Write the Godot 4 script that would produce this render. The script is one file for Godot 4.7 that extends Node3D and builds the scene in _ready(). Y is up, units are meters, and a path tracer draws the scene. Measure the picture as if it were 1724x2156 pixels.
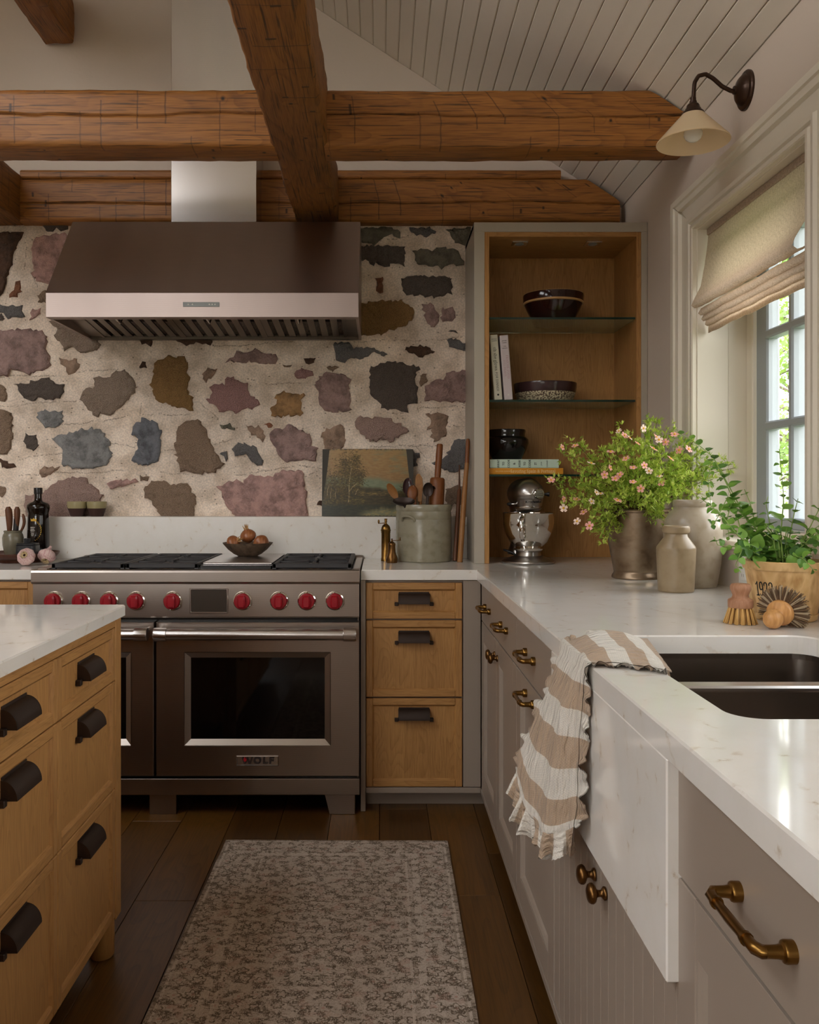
extends Node3D
# A kitchen with a field-stone wall, hewn beams, a wide steel range and a window over the worktop.
# x runs to the right, y up, the camera stands at z = 0 and looks towards -z; "d" is the distance in front of it.

const F := 1865.0      # focal length in pixels of the 1724 x 2156 frame
const VPX := 798.0     # where depth lines meet
const VPY := 1027.0
const EYE := 1.22
const CT := 0.909      # height of the worktops
const WALL := 4.0      # distance of the stone wall
const WX := 1.10       # inner face of the window wall
const EAVE := 2.49
const PITCH := 0.655
const RIDGE := -1.44

var M := {}
var taken := {}
var rng := RandomNumberGenerator.new()
var nz := FastNoiseLite.new()


func _ready() -> void:
	rng.seed = 7
	nz.seed = 11
	nz.noise_type = FastNoiseLite.TYPE_SIMPLEX
	nz.frequency = 1.0
	setup_camera_and_light()
	make_materials()
	build_shell()
	build_stone_wall()
	build_beams()
	build_windows()
	build_outside()
	build_back_run()
	build_right_run()
	build_island()
	build_range()
	build_hood()
	build_hutch()
	build_rug()
	build_wall_counter_things()
	build_hutch_things()
	build_window_counter_things()
	build_sconce()
	build_towel()


func setup_camera_and_light() -> void:
	var cam := Camera3D.new()
	cam.name = "camera"
	cam.projection = Camera3D.PROJECTION_FRUSTUM
	cam.near = 0.05
	cam.far = 400.0
	cam.size = 2156.0 / F * cam.near
	cam.frustum_offset = Vector2((862.0 - VPX) / F * cam.near, (VPY - 1078.0) / F * cam.near)
	cam.position = Vector3(0, EYE, 0)
	add_child(cam)
	cam.current = true
	var env := Environment.new()
	env.background_mode = Environment.BG_SKY
	var sky := Sky.new()
	var sm := ProceduralSkyMaterial.new()
	sm.sky_top_color = Color(0.93, 0.95, 0.97)
	sm.sky_horizon_color = Color(0.99, 0.98, 0.96)
	sm.sky_curve = 0.3
	sm.ground_bottom_color = Color(0.42, 0.41, 0.36)
	sm.ground_horizon_color = Color(0.66, 0.65, 0.60)
	sm.sky_energy_multiplier = 1.0
	sm.ground_energy_multiplier = 1.0
	sky.sky_material = sm
	env.sky = sky
	env.background_energy_multiplier = 3.0
	env.tonemap_mode = Environment.TONE_MAPPER_LINEAR
	env.tonemap_exposure = 2.9
	env.sdfgi_enabled = true
	env.ssao_enabled = true
	env.ssil_enabled = true
	var we := WorldEnvironment.new()
	we.name = "environment"
	we.environment = env
	add_child(we)


# ---------------------------------------------------------------- helpers
func P(px: float, py: float, d: float) -> Vector3:
	return Vector3((px - VPX) * d / F, EYE - (py - VPY) * d / F, -d)


func numbered(called: String) -> String:
	var n: int = taken.get(called, -1) + 1
	taken[called] = n
	return called if n == 0 else "%s_%03d" % [called, n]


func tag(o: Node, label := "", category := "", group := "", kind := "") -> Node:
	if label: o.set_meta("label", label)
	if category: o.set_meta("category", category)
	if group: o.set_meta("group", group)
	if kind: o.set_meta("kind", kind)
	return o


func thing(called: String, label: String, category: String, at := Vector3.ZERO, turn := 0.0, group := "") -> Node3D:
	var o := Node3D.new()
	o.name = numbered(called)
	add_child(o)
	o.position = at
	o.rotation.y = turn
	tag(o, label, category, group)
	return o


func structure(called: String, label := "", category := "") -> Node3D:
	var o := Node3D.new()
	o.name = numbered(called)
	add_child(o)
	tag(o, label, category, "", "structure")
	return o


func S() -> SurfaceTool:
	var st := SurfaceTool.new()
	st.begin(Mesh.PRIMITIVE_TRIANGLES)
	st.set_smooth_group(-1)
	return st


func finish(st: SurfaceTool) -> ArrayMesh:
	st.generate_normals()
	st.index()
	return st.commit()


func put(st: SurfaceTool, called: String, m: Material, parent: Node = self) -> MeshInstance3D:
	return put_mesh(finish(st), called, m, parent)


func put_mesh(mesh: Mesh, called: String, m: Material, parent: Node = self) -> MeshInstance3D:
	var o := MeshInstance3D.new()
	o.mesh = mesh
	o.material_override = m
	o.name = numbered(called) if parent == self else called
	parent.add_child(o, true)
	return o


# a flat polygon, turned so that it faces n; texture v runs along the axis "grain"
func face(st: SurfaceTool, p: Array, n: Vector3, grain := 1, off := Vector2.ZERO) -> void:
	var c: Vector3 = (p[1] - p[0]).cross(p[2] - p[0])
	var flip := c.dot(n) > 0.0
	var ax := n.abs().max_axis_index()
	var iu := -1
	var iv := grain
	if grain == ax:
		iu = (ax + 1) % 3
		iv = (ax + 2) % 3
	else:
		iu = 3 - ax - grain
	for k in range(1, p.size() - 1):
		var t := [p[0], p[k + 1], p[k]] if flip else [p[0], p[k], p[k + 1]]
		for v: Vector3 in t:
			var uv := Vector2(v[iu], v[iv]) + off
			st.set_uv(uv)
			st.set_uv2(uv)
			st.add_vertex(v)


func box(st: SurfaceTool, lo: Vector3, hi: Vector3, bev := 0.0, grain := 1, off := Vector2.ZERO) -> void:
	for ax in 3:
		var b := (ax + 1) % 3
		var c := (ax + 2) % 3
		for s in 2:
			var n := Vector3.ZERO
			n[ax] = 1.0 if s else -1.0
			var p := []
			for q in [[0, 0], [1, 0], [1, 1], [0, 1]]:
				var v := Vector3.ZERO
				v[ax] = hi[ax] if s else lo[ax]
				v[b] = hi[b] - bev if q[0] else lo[b] + bev
				v[c] = hi[c] - bev if q[1] else lo[c] + bev
				p.append(v)
			face(st, p, n, grain, off)
	if bev <= 0.0:
		return
	for ax in 3:
		var b := (ax + 1) % 3
		var c := (ax + 2) % 3
		for sb in 2:
			for sc in 2:
				var n := Vector3.ZERO
				n[b] = 1.02 if sb else -1.02
				n[c] = 1.0 if sc else -1.0
				var p := []
				for q in [[0, 0], [0, 1], [1, 1], [1, 0]]:
					var v := Vector3.ZERO
					v[ax] = hi[ax] - bev if q[0] else lo[ax] + bev
					v[b] = (hi[b] if sb else lo[b]) if q[1] == 0 else (hi[b] - bev if sb else lo[b] + bev)
					v[c] = (hi[c] if sc else lo[c]) if q[1] == 1 else (hi[c] - bev if sc else lo[c] + bev)
					p.append(v)
				face(st, p, n, grain, off)
	for k in 8:
		var s := Vector3(1 if k & 1 else -1, 1 if k & 2 else -1, 1 if k & 4 else -1)
		var corner := Vector3(hi.x if s.x > 0 else lo.x, hi.y if s.y > 0 else lo.y, hi.z if s.z > 0 else lo.z)
		var p := []
		for ax in 3:
			var v := corner - s * bev
			v[ax] = corner[ax]
			p.append(v)
		face(st, p, s * Vector3(1.01, 1, 1), grain, off)


# box given as x from-to, y from-to, distance near-far
func bx(st: SurfaceTool, x0: float, x1: float, y0: float, y1: float, dn: float, df: float, bev := 0.0, grain := 1, off := Vector2.ZERO) -> void:
	box(st, Vector3(x0, y0, -df), Vector3(x1, y1, -dn), bev, grain, off)


func quad(st: SurfaceTool, a: Vector3, b: Vector3, c: Vector3, d: Vector3, ua: Vector2, ub: Vector2, uc: Vector2, ud: Vector2) -> void:
	for k in [[a, ua], [c, uc], [b, ub], [a, ua], [d, ud], [c, uc]]:
		st.set_uv(k[1])
		st.set_uv2(k[1])
		st.add_vertex(k[0])


# turned shape: profile of (radius, height); outside lies to the right of the way along it
func lathe(st: SurfaceTool, prof: Array, seg := 32, xf := Transform3D.IDENTITY, sharp := 0.6, squash := Vector2.ONE) -> void:
	var group := 1
	var along := 0.0
	for i in prof.size() - 1:
		var a: Vector2 = prof[i]
		var b: Vector2 = prof[i + 1]
		if i > 0:
			var was: Vector2 = a - prof[i - 1]
			if was.length() > 1e-7 and (b - a).length() > 1e-7 and absf(was.angle_to(b - a)) > sharp:
				group += 1
		st.set_smooth_group(group)
		var l := (b - a).length()
		for j in seg:
			var t0 := TAU * j / seg
			var t1 := TAU * (j + 1) / seg
			var e0 := Vector3(cos(t0) * squash.x, 0, -sin(t0) * squash.y)
			var e1 := Vector3(cos(t1) * squash.x, 0, -sin(t1) * squash.y)
			var p := [xf * (e0 * a.x + Vector3(0, a.y, 0)), xf * (e1 * a.x + Vector3(0, a.y, 0)), xf * (e1 * b.x + Vector3(0, b.y, 0)), xf * (e0 * b.x + Vector3(0, b.y, 0))]
			var u := [Vector2(float(j) / seg, along), Vector2(float(j + 1) / seg, along), Vector2(float(j + 1) / seg, along + l), Vector2(float(j) / seg, along + l)]
			var tris := [0, 2, 1, 0, 3, 2]
			if a.x < 1e-6: tris = [0, 3, 2]
			elif b.x < 1e-6: tris = [0, 2, 1]
			for k in tris:
				st.set_uv(u[k])
				st.set_uv2(u[k])
				st.add_vertex(p[k])
		along += l
	st.set_smooth_group(-1)


func tube(st: SurfaceTool, pts: Array, radius, seg := 10, capped := true, flat := 1.0) -> void:
	var n := pts.size()
	var rings := []
	var up := Vector3.UP
	for i in n:
		var t: Vector3 = ((pts[mini(i + 1, n - 1)] as Vector3) - (pts[maxi(i - 1, 0)] as Vector3)).normalized()
		if absf(up.dot(t)) > 0.9:
			up = Vector3.RIGHT if absf(t.x) < 0.9 else Vector3.FORWARD
		var side := t.cross(up).normalized()
		up = side.cross(t).normalized()
		var r: float = radius if radius is float or radius is int else radius[i]
		var ring := []
		for j in seg:
			var a := TAU * j / seg
			ring.append((pts[i] as Vector3) + (side * cos(a) - up * sin(a) * flat) * r)
		rings.append(ring)
	loft(st, rings, true, 1)
	if capped:
		st.set_smooth_group(-1)
		for e in 2:
			var ring: Array = rings[0] if e == 0 else rings[n - 1]
			var out: Vector3 = (pts[0] as Vector3) - (pts[1] as Vector3) if e == 0 else (pts[n - 1] as Vector3) - (pts[n - 2] as Vector3)
			face(st, ring, out)


# skin over rings of equal size; a ring runs counter-clockwise seen from the last ring
func loft(st: SurfaceTool, rings: Array, closed := true, group := 1, uvs := Vector2(1, 1)) -> void:
	st.set_smooth_group(group)
	for i in rings.size() - 1:
		var a: Array = rings[i]
		var b: Array = rings[i + 1]
		var m := a.size()
		for j in (m if closed else m - 1):
			var k := (j + 1) % m
			var u0 := float(j) / m * uvs.x
			var u1 := float(j + 1) / m * uvs.x
			var v0 := float(i) / (rings.size() - 1) * uvs.y
			var v1 := float(i + 1) / (rings.size() - 1) * uvs.y
			quad(st, a[j], a[k], b[k], b[j], Vector2(u0, v0), Vector2(u1, v0), Vector2(u1, v1), Vector2(u0, v1))
	st.set_smooth_group(-1)


func inset(loop: PackedVector2Array, by: float) -> PackedVector2Array:   # counter-clockwise loop, by > 0 moves inwards
	var out := PackedVector2Array()
	var n := loop.size()
	for i in n:
		var a := (loop[i] - loop[(i + n - 1) % n]).normalized()
		var b := (loop[(i + 1) % n] - loop[i]).normalized()
		var na := Vector2(-a.y, a.x)
		var nb := Vector2(-b.y, b.x)
		var m := (na + nb)
		out.append(loop[i] + m * (by / maxf(0.25, 1.0 + na.dot(nb))))
	return out


# polygon in the local xy plane pushed out along local z from 0 to depth, front edge bevelled
func extrude(st: SurfaceTool, loop: PackedVector2Array, depth: float, xf := Transform3D.IDENTITY, bev := 0.0, holes := [], both := false) -> void:
	var l := loop.duplicate()
	if Geometry2D.is_polygon_clockwise(l) == false:
		pass
	var area := 0.0
	for i in l.size():
		area += l[i].cross(l[(i + 1) % l.size()])
	if area < 0.0:
		l.reverse()
	var loops := [l]
	for h: PackedVector2Array in holes:
		var q := h.duplicate()
		var ar := 0.0
		for i in q.size():
			ar += q[i].cross(q[(i + 1) % q.size()])
		if ar > 0.0:
			q.reverse()
		loops.append(q)
	var tops := []
	for q in loops:
		tops.append(inset(q, bev) if bev > 0.0 else q)
	var keyed := keyhole(tops)
	var ids := Geometry2D.triangulate_polygon(keyed)
	var plain := keyhole(loops)
	var ids2 := Geometry2D.triangulate_polygon(plain)
	for k in range(0, ids.size(), 3):
		face(st, [xf * v3(keyed[ids[k]], depth), xf * v3(keyed[ids[k + 1]], depth), xf * v3(keyed[ids[k + 2]], depth)], xf.basis.z)
	for k in range(0, ids2.size(), 3):
		face(st, [xf * v3(plain[ids2[k]], 0), xf * v3(plain[ids2[k + 1]], 0), xf * v3(plain[ids2[k + 2]], 0)], -xf.basis.z)
	for n in loops.size():
		var q: PackedVector2Array = loops[n]
		var t: PackedVector2Array = tops[n]
		for i in q.size():
			var k := (i + 1) % q.size()
			var e := (q[k] - q[i])
			var nn: Vector3 = xf.basis * Vector3(e.y, -e.x, 0)
			face(st, [xf * v3(q[i], 0), xf * v3(q[k], 0), xf * v3(q[k], depth - bev), xf * v3(q[i], depth - bev)], nn)
			if bev > 0.0:
				face(st, [xf * v3(q[i], depth - bev), xf * v3(q[k], depth - bev), xf * v3(t[k], depth), xf * v3(t[i], depth)], nn.normalized() + xf.basis.z.normalized())


func v3(v: Vector2, z: float) -> Vector3:
	return Vector3(v.x, v.y, z)


func keyhole(loops: Array) -> PackedVector2Array:
	var out: PackedVector2Array = loops[0].duplicate()
	for n in range(1, loops.size()):
		var h: PackedVector2Array = loops[n]
		var best := 1e9
		var bi := 0
		var bj := 0
		for i in out.size():
			for j in h.size():
				var dd := out[i].distance_squared_to(h[j])
				if dd < best:
					best = dd
					bi = i
					bj = j
		var merged := PackedVector2Array()
		for i in bi + 1:
			merged.append(out[i])
		for j in h.size() + 1:
			merged.append(h[(bj + j) % h.size()])
		for i in range(bi, out.size()):
			merged.append(out[i])
		out = merged
	return out


func rounded(x0: float, x1: float, y0: float, y1: float, r: float, seg := 6) -> PackedVector2Array:
	var out := PackedVector2Array()
	for c in [[x1 - r, y0 + r, -PI / 2], [x1 - r, y1 - r, 0.0], [x0 + r, y1 - r, PI / 2], [x0 + r, y0 + r, PI]]:
		for k in seg + 1:
			var a: float = c[2] + PI / 2 * k / seg
			out.append(Vector2(c[0] + r * cos(a), c[1] + r * sin(a)))
	return out


func lettering(words: String, height: float, xf: Transform3D, m: Material, parent: Node, called := "lettering", face_name := "Droid Sans", bold := 400, wide := 1.0, depth := 0.0006, italic := false) -> MeshInstance3D:
	var t := TextMesh.new()
	var f := SystemFont.new()
	f.font_names = PackedStringArray([face_name])
	f.font_weight = bold
	f.font_italic = italic
	t.font = f
	t.text = words
	t.font_size = 48
	t.pixel_size = height / 48.0 / 0.72
	t.depth = depth
	t.curve_step = 3.0
	var o := MeshInstance3D.new()
	o.mesh = t
	o.material_override = m
	o.name = called
	parent.add_child(o, true)
	o.transform = xf * Transform3D(Basis.from_scale(Vector3(wide, 1, 1)), Vector3.ZERO)
	return o


# ---------------------------------------------------------------- materials
func rgb(r: int, g: int, b: int) -> Color:
	return Color(r / 255.0, g / 255.0, b / 255.0)


func noise(seed_: int, freq: float, oct := 4, kind := FastNoiseLite.TYPE_SIMPLEX, fractal := FastNoiseLite.FRACTAL_FBM) -> FastNoiseLite:
	var n := FastNoiseLite.new()
	n.seed = seed_
	n.noise_type = kind
	n.frequency = freq
	n.fractal_octaves = oct
	n.fractal_type = fractal
	return n


func ntex(n: FastNoiseLite, ramp: Array, size := 512, high := 0) -> NoiseTexture2D:
	var t := NoiseTexture2D.new()
	t.width = size
	t.height = high if high else size
	t.seamless = true
	t.seamless_blend_skirt = 0.15
	t.noise = n
	if ramp.size():
		var g := Gradient.new()
		var o := PackedFloat32Array()
		var c := PackedColorArray()
		for r in ramp:
			o.append(r[0])
			c.append(r[1])
		g.offsets = o
		g.colors = c
		t.color_ramp = g
	return t


func rocky(seed_: int, freq: float) -> FastNoiseLite:
	var n := noise(seed_, freq, 7)
	n.fractal_gain = 0.68
	return n


func grey(v: float) -> Color:
	return Color(v, v, v)


func mat(called: String, c: Color, rough := 0.5, metal := 0.0) -> StandardMaterial3D:
	var m := StandardMaterial3D.new()
	m.resource_name = called
	m.albedo_color = c
	m.roughness = rough
	m.metallic = metal
	M[called] = m
	return m


func tri(m: StandardMaterial3D, scale: Vector3, world := true) -> StandardMaterial3D:
	m.uv1_triplanar = true
	m.uv1_world_triplanar = world
	m.uv1_scale = scale
	m.uv1_triplanar_sharpness = 4.0
	return m


func bump(m: StandardMaterial3D, t: Texture2D, cm: float) -> StandardMaterial3D:
	m.heightmap_enabled = true
	m.heightmap_texture = t
	m.heightmap_scale = cm
	return m


# wood seen on a flat-sawn face: u across, v along the grain
func wood_image(w: int, h: int, seed_: int, light: Color, dark: Color, rings: float, streak: float, knots: Array, marks: Array, wave := 0.8, figure := 0.42, checks := 0.0) -> ImageTexture:
	var low := noise(seed_, 1.0, 2)
	var fine := noise(seed_ + 1, 1.0, 3)
	var lap := h / 8   # rows past the end are faded into the first ones, so that the length repeats without a seam
	var im := Image.create(w, h + lap, false, Image.FORMAT_RGB8)
	for y in h + lap:
		var v := float(y) / h
		for x in w:
			var u := float(x) / w
			var bend := low.get_noise_2d(u * 2.2, v * 1.3)
			var t := (u * 0.9 + bend * wave) * rings
			var dist := 9.0
			var hole := 0.0
			for k in knots:
				var e := Vector2((u - k[0]) * k[3], (v - k[1]) * k[4])
				var q := e.length()
				dist = minf(dist, q / k[2])
				t += 1.6 * exp(-pow(q / (k[2] * 2.2), 2.0)) * (1.0 if e.x > 0.0 else -1.0)
				hole = maxf(hole, clampf(1.25 - q / (k[2] * 0.8), 0.0, 1.0))
			var f := t - floorf(t)
			var line := pow(f, 3.0) if f < 0.94 else (1.0 - f) / 0.06
			var s := fine.get_noise_2d(u * streak, v * streak * 0.045)
			var pore := maxf(0.0, fine.get_noise_2d(u * streak * 2.3 + 50.0, v * streak * 0.09) - 0.15) * 1.6
			var a := clampf(figure * line + 0.30 * (s * 0.5 + 0.5) + 0.38 * pore + 0.12 * low.get_noise_2d(u * 1.5 + 9.0, v * 0.8), 0.0, 1.0)
			var c := light.lerp(dark, a)
			if checks > 0.0:
				var ck := fine.get_noise_2d(u * 52.0 + 7.0, v * 2.6) - 0.46
				if ck > 0.0: c = c.lerp(dark * 0.35, clampf(ck * 9.0, 0.0, 1.0) * checks)
			c = c.lerp(dark * 0.28, hole * 0.9)
			im.set_pixel(x, y, c)
	for y in lap:
		for x in w:
			im.set_pixel(x, y, im.get_pixel(x, h + y).lerp(im.get_pixel(x, y), float(y) / lap))
	im.crop(w, h)
	for m in marks:   # saw kerfs across the grain
		var reach := 1.0 / float(m[4]) + 0.005
		for y in range(maxi(0, int((m[0] - reach) * h)), mini(h, int((m[0] + reach) * h) + 1)):
			for x in range(maxi(0, int(m[1] * w)), mini(w, int(m[2] * w))):
				var g: float = absf(float(y) / h - m[0] - 0.0012 * low.get_noise_2d(float(x) / w * 9.0, m[0] * 40.0)) * m[4]
				if g < 1.0: im.set_pixel(x, y, im.get_pixel(x, y).lerp(dark * 0.42, (1.0 - g) * m[3]))
	return ImageTexture.create_from_image(im)


func make_materials() -> void:
	var fibre := ntex(noise(3, 0.05, 4), [], 256)
	var grain := ntex(noise(5, 0.11, 3), [], 256)
	var cloud := ntex(noise(6, 0.008, 4), [[0.0, grey(0.80)], [1.0, grey(1.0)]], 256)
	# paint
	var paint := mat("wall_paint", rgb(213, 197, 182), 0.62)
	tri(bump(paint, fibre, 0.03), Vector3.ONE * 3.0)
	var ceil := mat("ceiling_paint", rgb(236, 226, 212), 0.5)
	tri(bump(ceil, fibre, 0.02), Vector3.ONE * 3.0)
	mat("trim_paint", rgb(226, 216, 198), 0.38)
	mat("cabinet_paint", rgb(154, 139, 125), 0.34)
	mat("hutch_paint", rgb(176, 166, 151), 0.4)
	mat("outlet_plastic", rgb(232, 230, 224), 0.35)
	mat("dark_gap", rgb(30, 24, 20), 0.9)
	# white quartz with faint veins
	var veins := noise(21, 0.0045, 5, FastNoiseLite.TYPE_SIMPLEX, FastNoiseLite.FRACTAL_RIDGED)
	veins.domain_warp_enabled = true
	veins.domain_warp_amplitude = 40.0
	veins.domain_warp_frequency = 0.01
	var quartz := mat("quartz", rgb(238, 233, 226), 0.08)
	quartz.albedo_texture = ntex(veins, [[0.0, Color(1, 1, 1)], [0.78, Color(0.985, 0.98, 0.97)], [0.90, Color(0.93, 0.90, 0.86)], [1.0, Color(0.78, 0.71, 0.63)]], 1024)
	tri(quartz, Vector3(1.1, 1.1, 1.1))
	var splash := mat("quartz_backsplash", rgb(238, 233, 226), 0.2)
	splash.albedo_texture = quartz.albedo_texture
	tri(splash, Vector3(1.3, 1.3, 1.3))
	# woods
	var oak_t := wood_image(384, 1024, 40, rgb(205, 162, 106), rgb(140, 99, 55), 7.0, 80.0, [], [], 0.62, 0.26)
	var oak := mat("oak", rgb(236, 222, 202), 0.46)
	oak.albedo_texture = oak_t
	oak.uv1_scale = Vector3(3.1, 1.15, 1)
	bump(oak, oak_t, 0.012)
	var oak_b := mat("oak_shelf", rgb(236, 222, 202), 0.46)
	oak_b.albedo_texture = oak_t
	oak_b.uv1_scale = Vector3(3.1, 1.0, 1)
	var oak_d := mat("oak_drawer", rgb(236, 222, 202), 0.46)
	oak_d.albedo_texture = oak_t
	oak_d.uv1_scale = Vector3(3.1, 1.15, 1)
	var knots := []
	var marks := []
	var kr := RandomNumberGenerator.new()
	kr.seed = 5
	for k in 13:
		knots.append([kr.randf_range(0.06, 0.94), kr.randf_range(0.03, 0.97), kr.randf_range(0.005, 0.010), 0.62, 1.7])
	for k in 16:
		var a := kr.randf_range(0.0, 0.7)
		marks.append([0.03 + k / 16.0 + kr.randf_range(-0.012, 0.012), a, a + kr.randf_range(0.12, 0.35), kr.randf_range(0.25, 0.6), kr.randf_range(420.0, 800.0)])
	for k in 20:
		var a := kr.randf_range(0.0, 0.9)
		marks.append([kr.randf(), a, a + kr.randf_range(0.015, 0.05), 0.8, 240.0])
	var beam_t := wood_image(448, 1024, 60, rgb(188, 126, 58), rgb(96, 56, 22), 9.0, 85.0, knots, marks, 0.30, 0.26, 0.5)
	var beam := mat("beam_wood", rgb(232, 226, 218), 0.52)
	beam.albedo_texture = beam_t
	beam.uv1_scale = Vector3(1.6, 0.62, 1)
	bump(beam, beam_t, 0.10)
	var beam2 := mat("beam_wood_grey", rgb(205, 198, 178), 0.6)
	beam2.albedo_texture = beam_t
	beam2.uv1_scale = Vector3(1.6, 0.62, 1)
	bump(beam2, beam_t, 0.14)
	var floor_t := wood_image(320, 1024, 80, rgb(108, 74, 32), rgb(58, 37, 13), 6.0, 55.0, [], [], 0.5, 0.3)
	for k in 3:
		var fm := mat("floor_oak_%d" % k, [rgb(235, 228, 220), rgb(205, 196, 186), rgb(255, 248, 236)][k], 0.34)
		fm.albedo_texture = floor_t
		fm.uv1_scale = Vector3(2.6, 0.6, 1)
	var tool := mat("tool_wood", rgb(208, 184, 156), 0.5)
	tool.albedo_texture = oak_t
	tool.uv1_scale = Vector3(1.5, 3.0, 1)
	var tool_d := mat("tool_wood_dark", rgb(128, 96, 72), 0.5)
	tool_d.albedo_texture = oak_t
	tool_d.uv1_scale = Vector3(1.5, 3.0, 1)
	var tool_r := mat("tool_wood_red", rgb(170, 128, 94), 0.45)
	tool_r.albedo_texture = oak_t
	tool_r.uv1_scale = Vector3(1.5, 3.0, 1)
	var walnut := mat("tray_wood", rgb(104, 66, 44), 0.4)
	walnut.albedo_texture = oak_t
	walnut.uv1_scale = Vector3(1.0, 2.0, 1)
	var pale := mat("pail_wood", rgb(234, 196, 138), 0.5)
	pale.albedo_texture = ntex(noise(71, 0.012, 4), [[0.0, Color(0.80, 0.72, 0.62)], [0.5, Color(1, 1, 1)], [1.0, Color(0.93, 0.88, 0.8)]], 256)
	tri(pale, Vector3(6, 3, 6), false)
	var beech := mat("beech", rgb(224, 170, 108), 0.45)
	beech.albedo_texture = ntex(noise(72, 0.02, 3), [[0.0, Color(0.86, 0.8, 0.72)], [1.0, Color(1, 1, 1)]], 256)
	tri(beech, Vector3(20, 4, 20), false)
	var beech_w := mat("beech_worn", rgb(186, 138, 108), 0.6)
	beech_w.albedo_texture = beech.albedo_texture
	tri(beech_w, Vector3(20, 4, 20), false)
	mat("bristle_tan", rgb(214, 168, 96), 0.6)
	mat("bristle_dark", rgb(112, 86, 62), 0.7)
	mat("bristle_pale", rgb(196, 176, 146), 0.7)
	# metals
	var streaks := ntex(noise(91, 0.02, 3), [[0.0, grey(0.92)], [1.0, grey(1.0)]], 256)
	for k in [["steel", rgb(178, 166, 156), 0.28], ["steel_bright", rgb(214, 208, 204), 0.26], ["steel_dark", rgb(132, 120, 110), 0.34], ["sink_steel", rgb(168, 156, 146), 0.26], ["hood_steel", rgb(178, 162, 156), 0.38]]:
		var m := mat(k[0], k[1], k[2], 1.0)
		m.albedo_texture = streaks
		tri(m, Vector3(1.2, 130.0, 130.0))
	mat("chrome", rgb(226, 222, 216), 0.06, 1.0)
	mat("satin_silver", rgb(176, 172, 168), 0.28, 1.0)
	mat("black_band", rgb(24, 22, 22), 0.4)
	mat("cast_iron", rgb(52, 50, 51), 0.55)
	mat("black_enamel", rgb(20, 18, 18), 0.25)
	mat("oven_glass", rgb(6, 5, 5), 0.04)
	mat("red_knob", rgb(150, 8, 26), 0.32)
	mat("bronze", rgb(58, 46, 40), 0.42, 0.55)
	var brass := mat("brass", rgb(150, 112, 58), 0.30, 1.0)
	brass.albedo_texture = cloud
	tri(brass, Vector3.ONE * 9.0, false)
	mat("brass_dark", rgb(118, 84, 48), 0.34, 1.0)
	mat("sconce_bronze", rgb(62, 42, 30), 0.34, 0.6)
	mat("panel_grey", rgb(134, 136, 134), 0.3)
	mat("display_dark", rgb(92, 84, 76), 0.18, 0.6)
	mat("engraving", rgb(52, 40, 38), 0.5)
	mat("badge_red", rgb(188, 30, 38), 0.4)
	# glazes and pots
	var stone_speck := ntex(noise(101, 0.03, 5), [[0.0, Color(0.88, 0.86, 0.82)], [0.5, Color(0.97, 0.96, 0.95)], [1.0, Color(1, 1, 1)]], 256)
	for k in [["stoneware", rgb(172, 160, 141), 0.28], ["stoneware_bottle", rgb(160, 141, 112), 0.36], ["crock_grey", rgb(150, 144, 124), 0.24], ["jar_grey", rgb(122, 116, 98), 0.24]]:
		var m := mat(k[0], k[1], k[2])
		m.albedo_texture = stone_speck
		tri(m, Vector3.ONE * 2.4, false)
	mat("brown_glaze", rgb(40, 16, 12), 0.10)
	mat("black_glaze", rgb(18, 14, 13), 0.10)
	mat("plum_glaze", rgb(58, 36, 38), 0.18)
	var drip := mat("drip_glaze", rgb(255, 255, 255), 0.35)
	drip.albedo_texture = ntex(noise(104, 0.05, 4), [[0.0, rgb(64, 40, 34)], [0.44, rgb(90, 66, 50)], [0.52, rgb(206, 192, 160)], [1.0, rgb(226, 216, 188)]], 256)
	tri(drip, Vector3.ONE * 7.0, false)
	mat("tan_glaze", rgb(186, 146, 96), 0.3)
	mat("cup_sage", rgb(164, 152, 112), 0.26)
	mat("cup_umber", rgb(66, 42, 36), 0.55)
	var tin := mat("old_tin", rgb(160, 142, 122), 0.36, 0.85)
	tin.albedo_texture = ntex(noise(106, 0.012, 5), [[0.0, Color(0.72, 0.66, 0.6)], [0.5, Color(0.92, 0.89, 0.85)], [1.0, Color(1, 1, 1)]], 256)
	tri(tin, Vector3.ONE * 4.0, false)
	var bowl := mat("weathered_bowl", rgb(112, 92, 74), 0.6)
	bowl.albedo_texture = ntex(noise(107, 0.016, 5), [[0.0, Color(0.28, 0.26, 0.22)], [0.34, Color(0.75, 0.72, 0.66)], [1.0, Color(1, 1, 1)]], 256)
	tri(bowl, Vector3.ONE * 6.0, false)
	var marble := mat("black_marble", rgb(70, 72, 78), 0.3)
	var mv := noise(108, 0.012, 5, FastNoiseLite.TYPE_SIMPLEX, FastNoiseLite.FRACTAL_RIDGED)
	marble.albedo_texture = ntex(mv, [[0.0, grey(0.35)], [0.7, grey(0.55)], [1.0, grey(1.0)]], 256)
	tri(marble, Vector3.ONE * 9.0, false)
	mat("bottle_glass", rgb(22, 13, 7), 0.05)
	mat("bottle_cap", rgb(14, 13, 14), 0.3)
	mat("gilt", rgb(186, 148, 60), 0.35, 0.8)
	mat("print_white", rgb(206, 200, 190), 0.7)
	mat("print_black", rgb(26, 24, 24), 0.7)
	mat("print_pink", rgb(176, 134, 140), 0.7)
	mat("print_cream", rgb(238, 214, 160), 0.7)
	mat("book_grey", rgb(198, 192, 172), 0.6)
	mat("book_mauve", rgb(196, 182, 182), 0.6)
	mat("book_mint", rgb(190, 208, 190), 0.6)
	mat("book_mustard", rgb(206, 136, 16), 0.55)
	mat("paper", rgb(222, 214, 196), 0.8)
	var onion := mat("onion_skin", rgb(176, 118, 76), 0.32)
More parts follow.
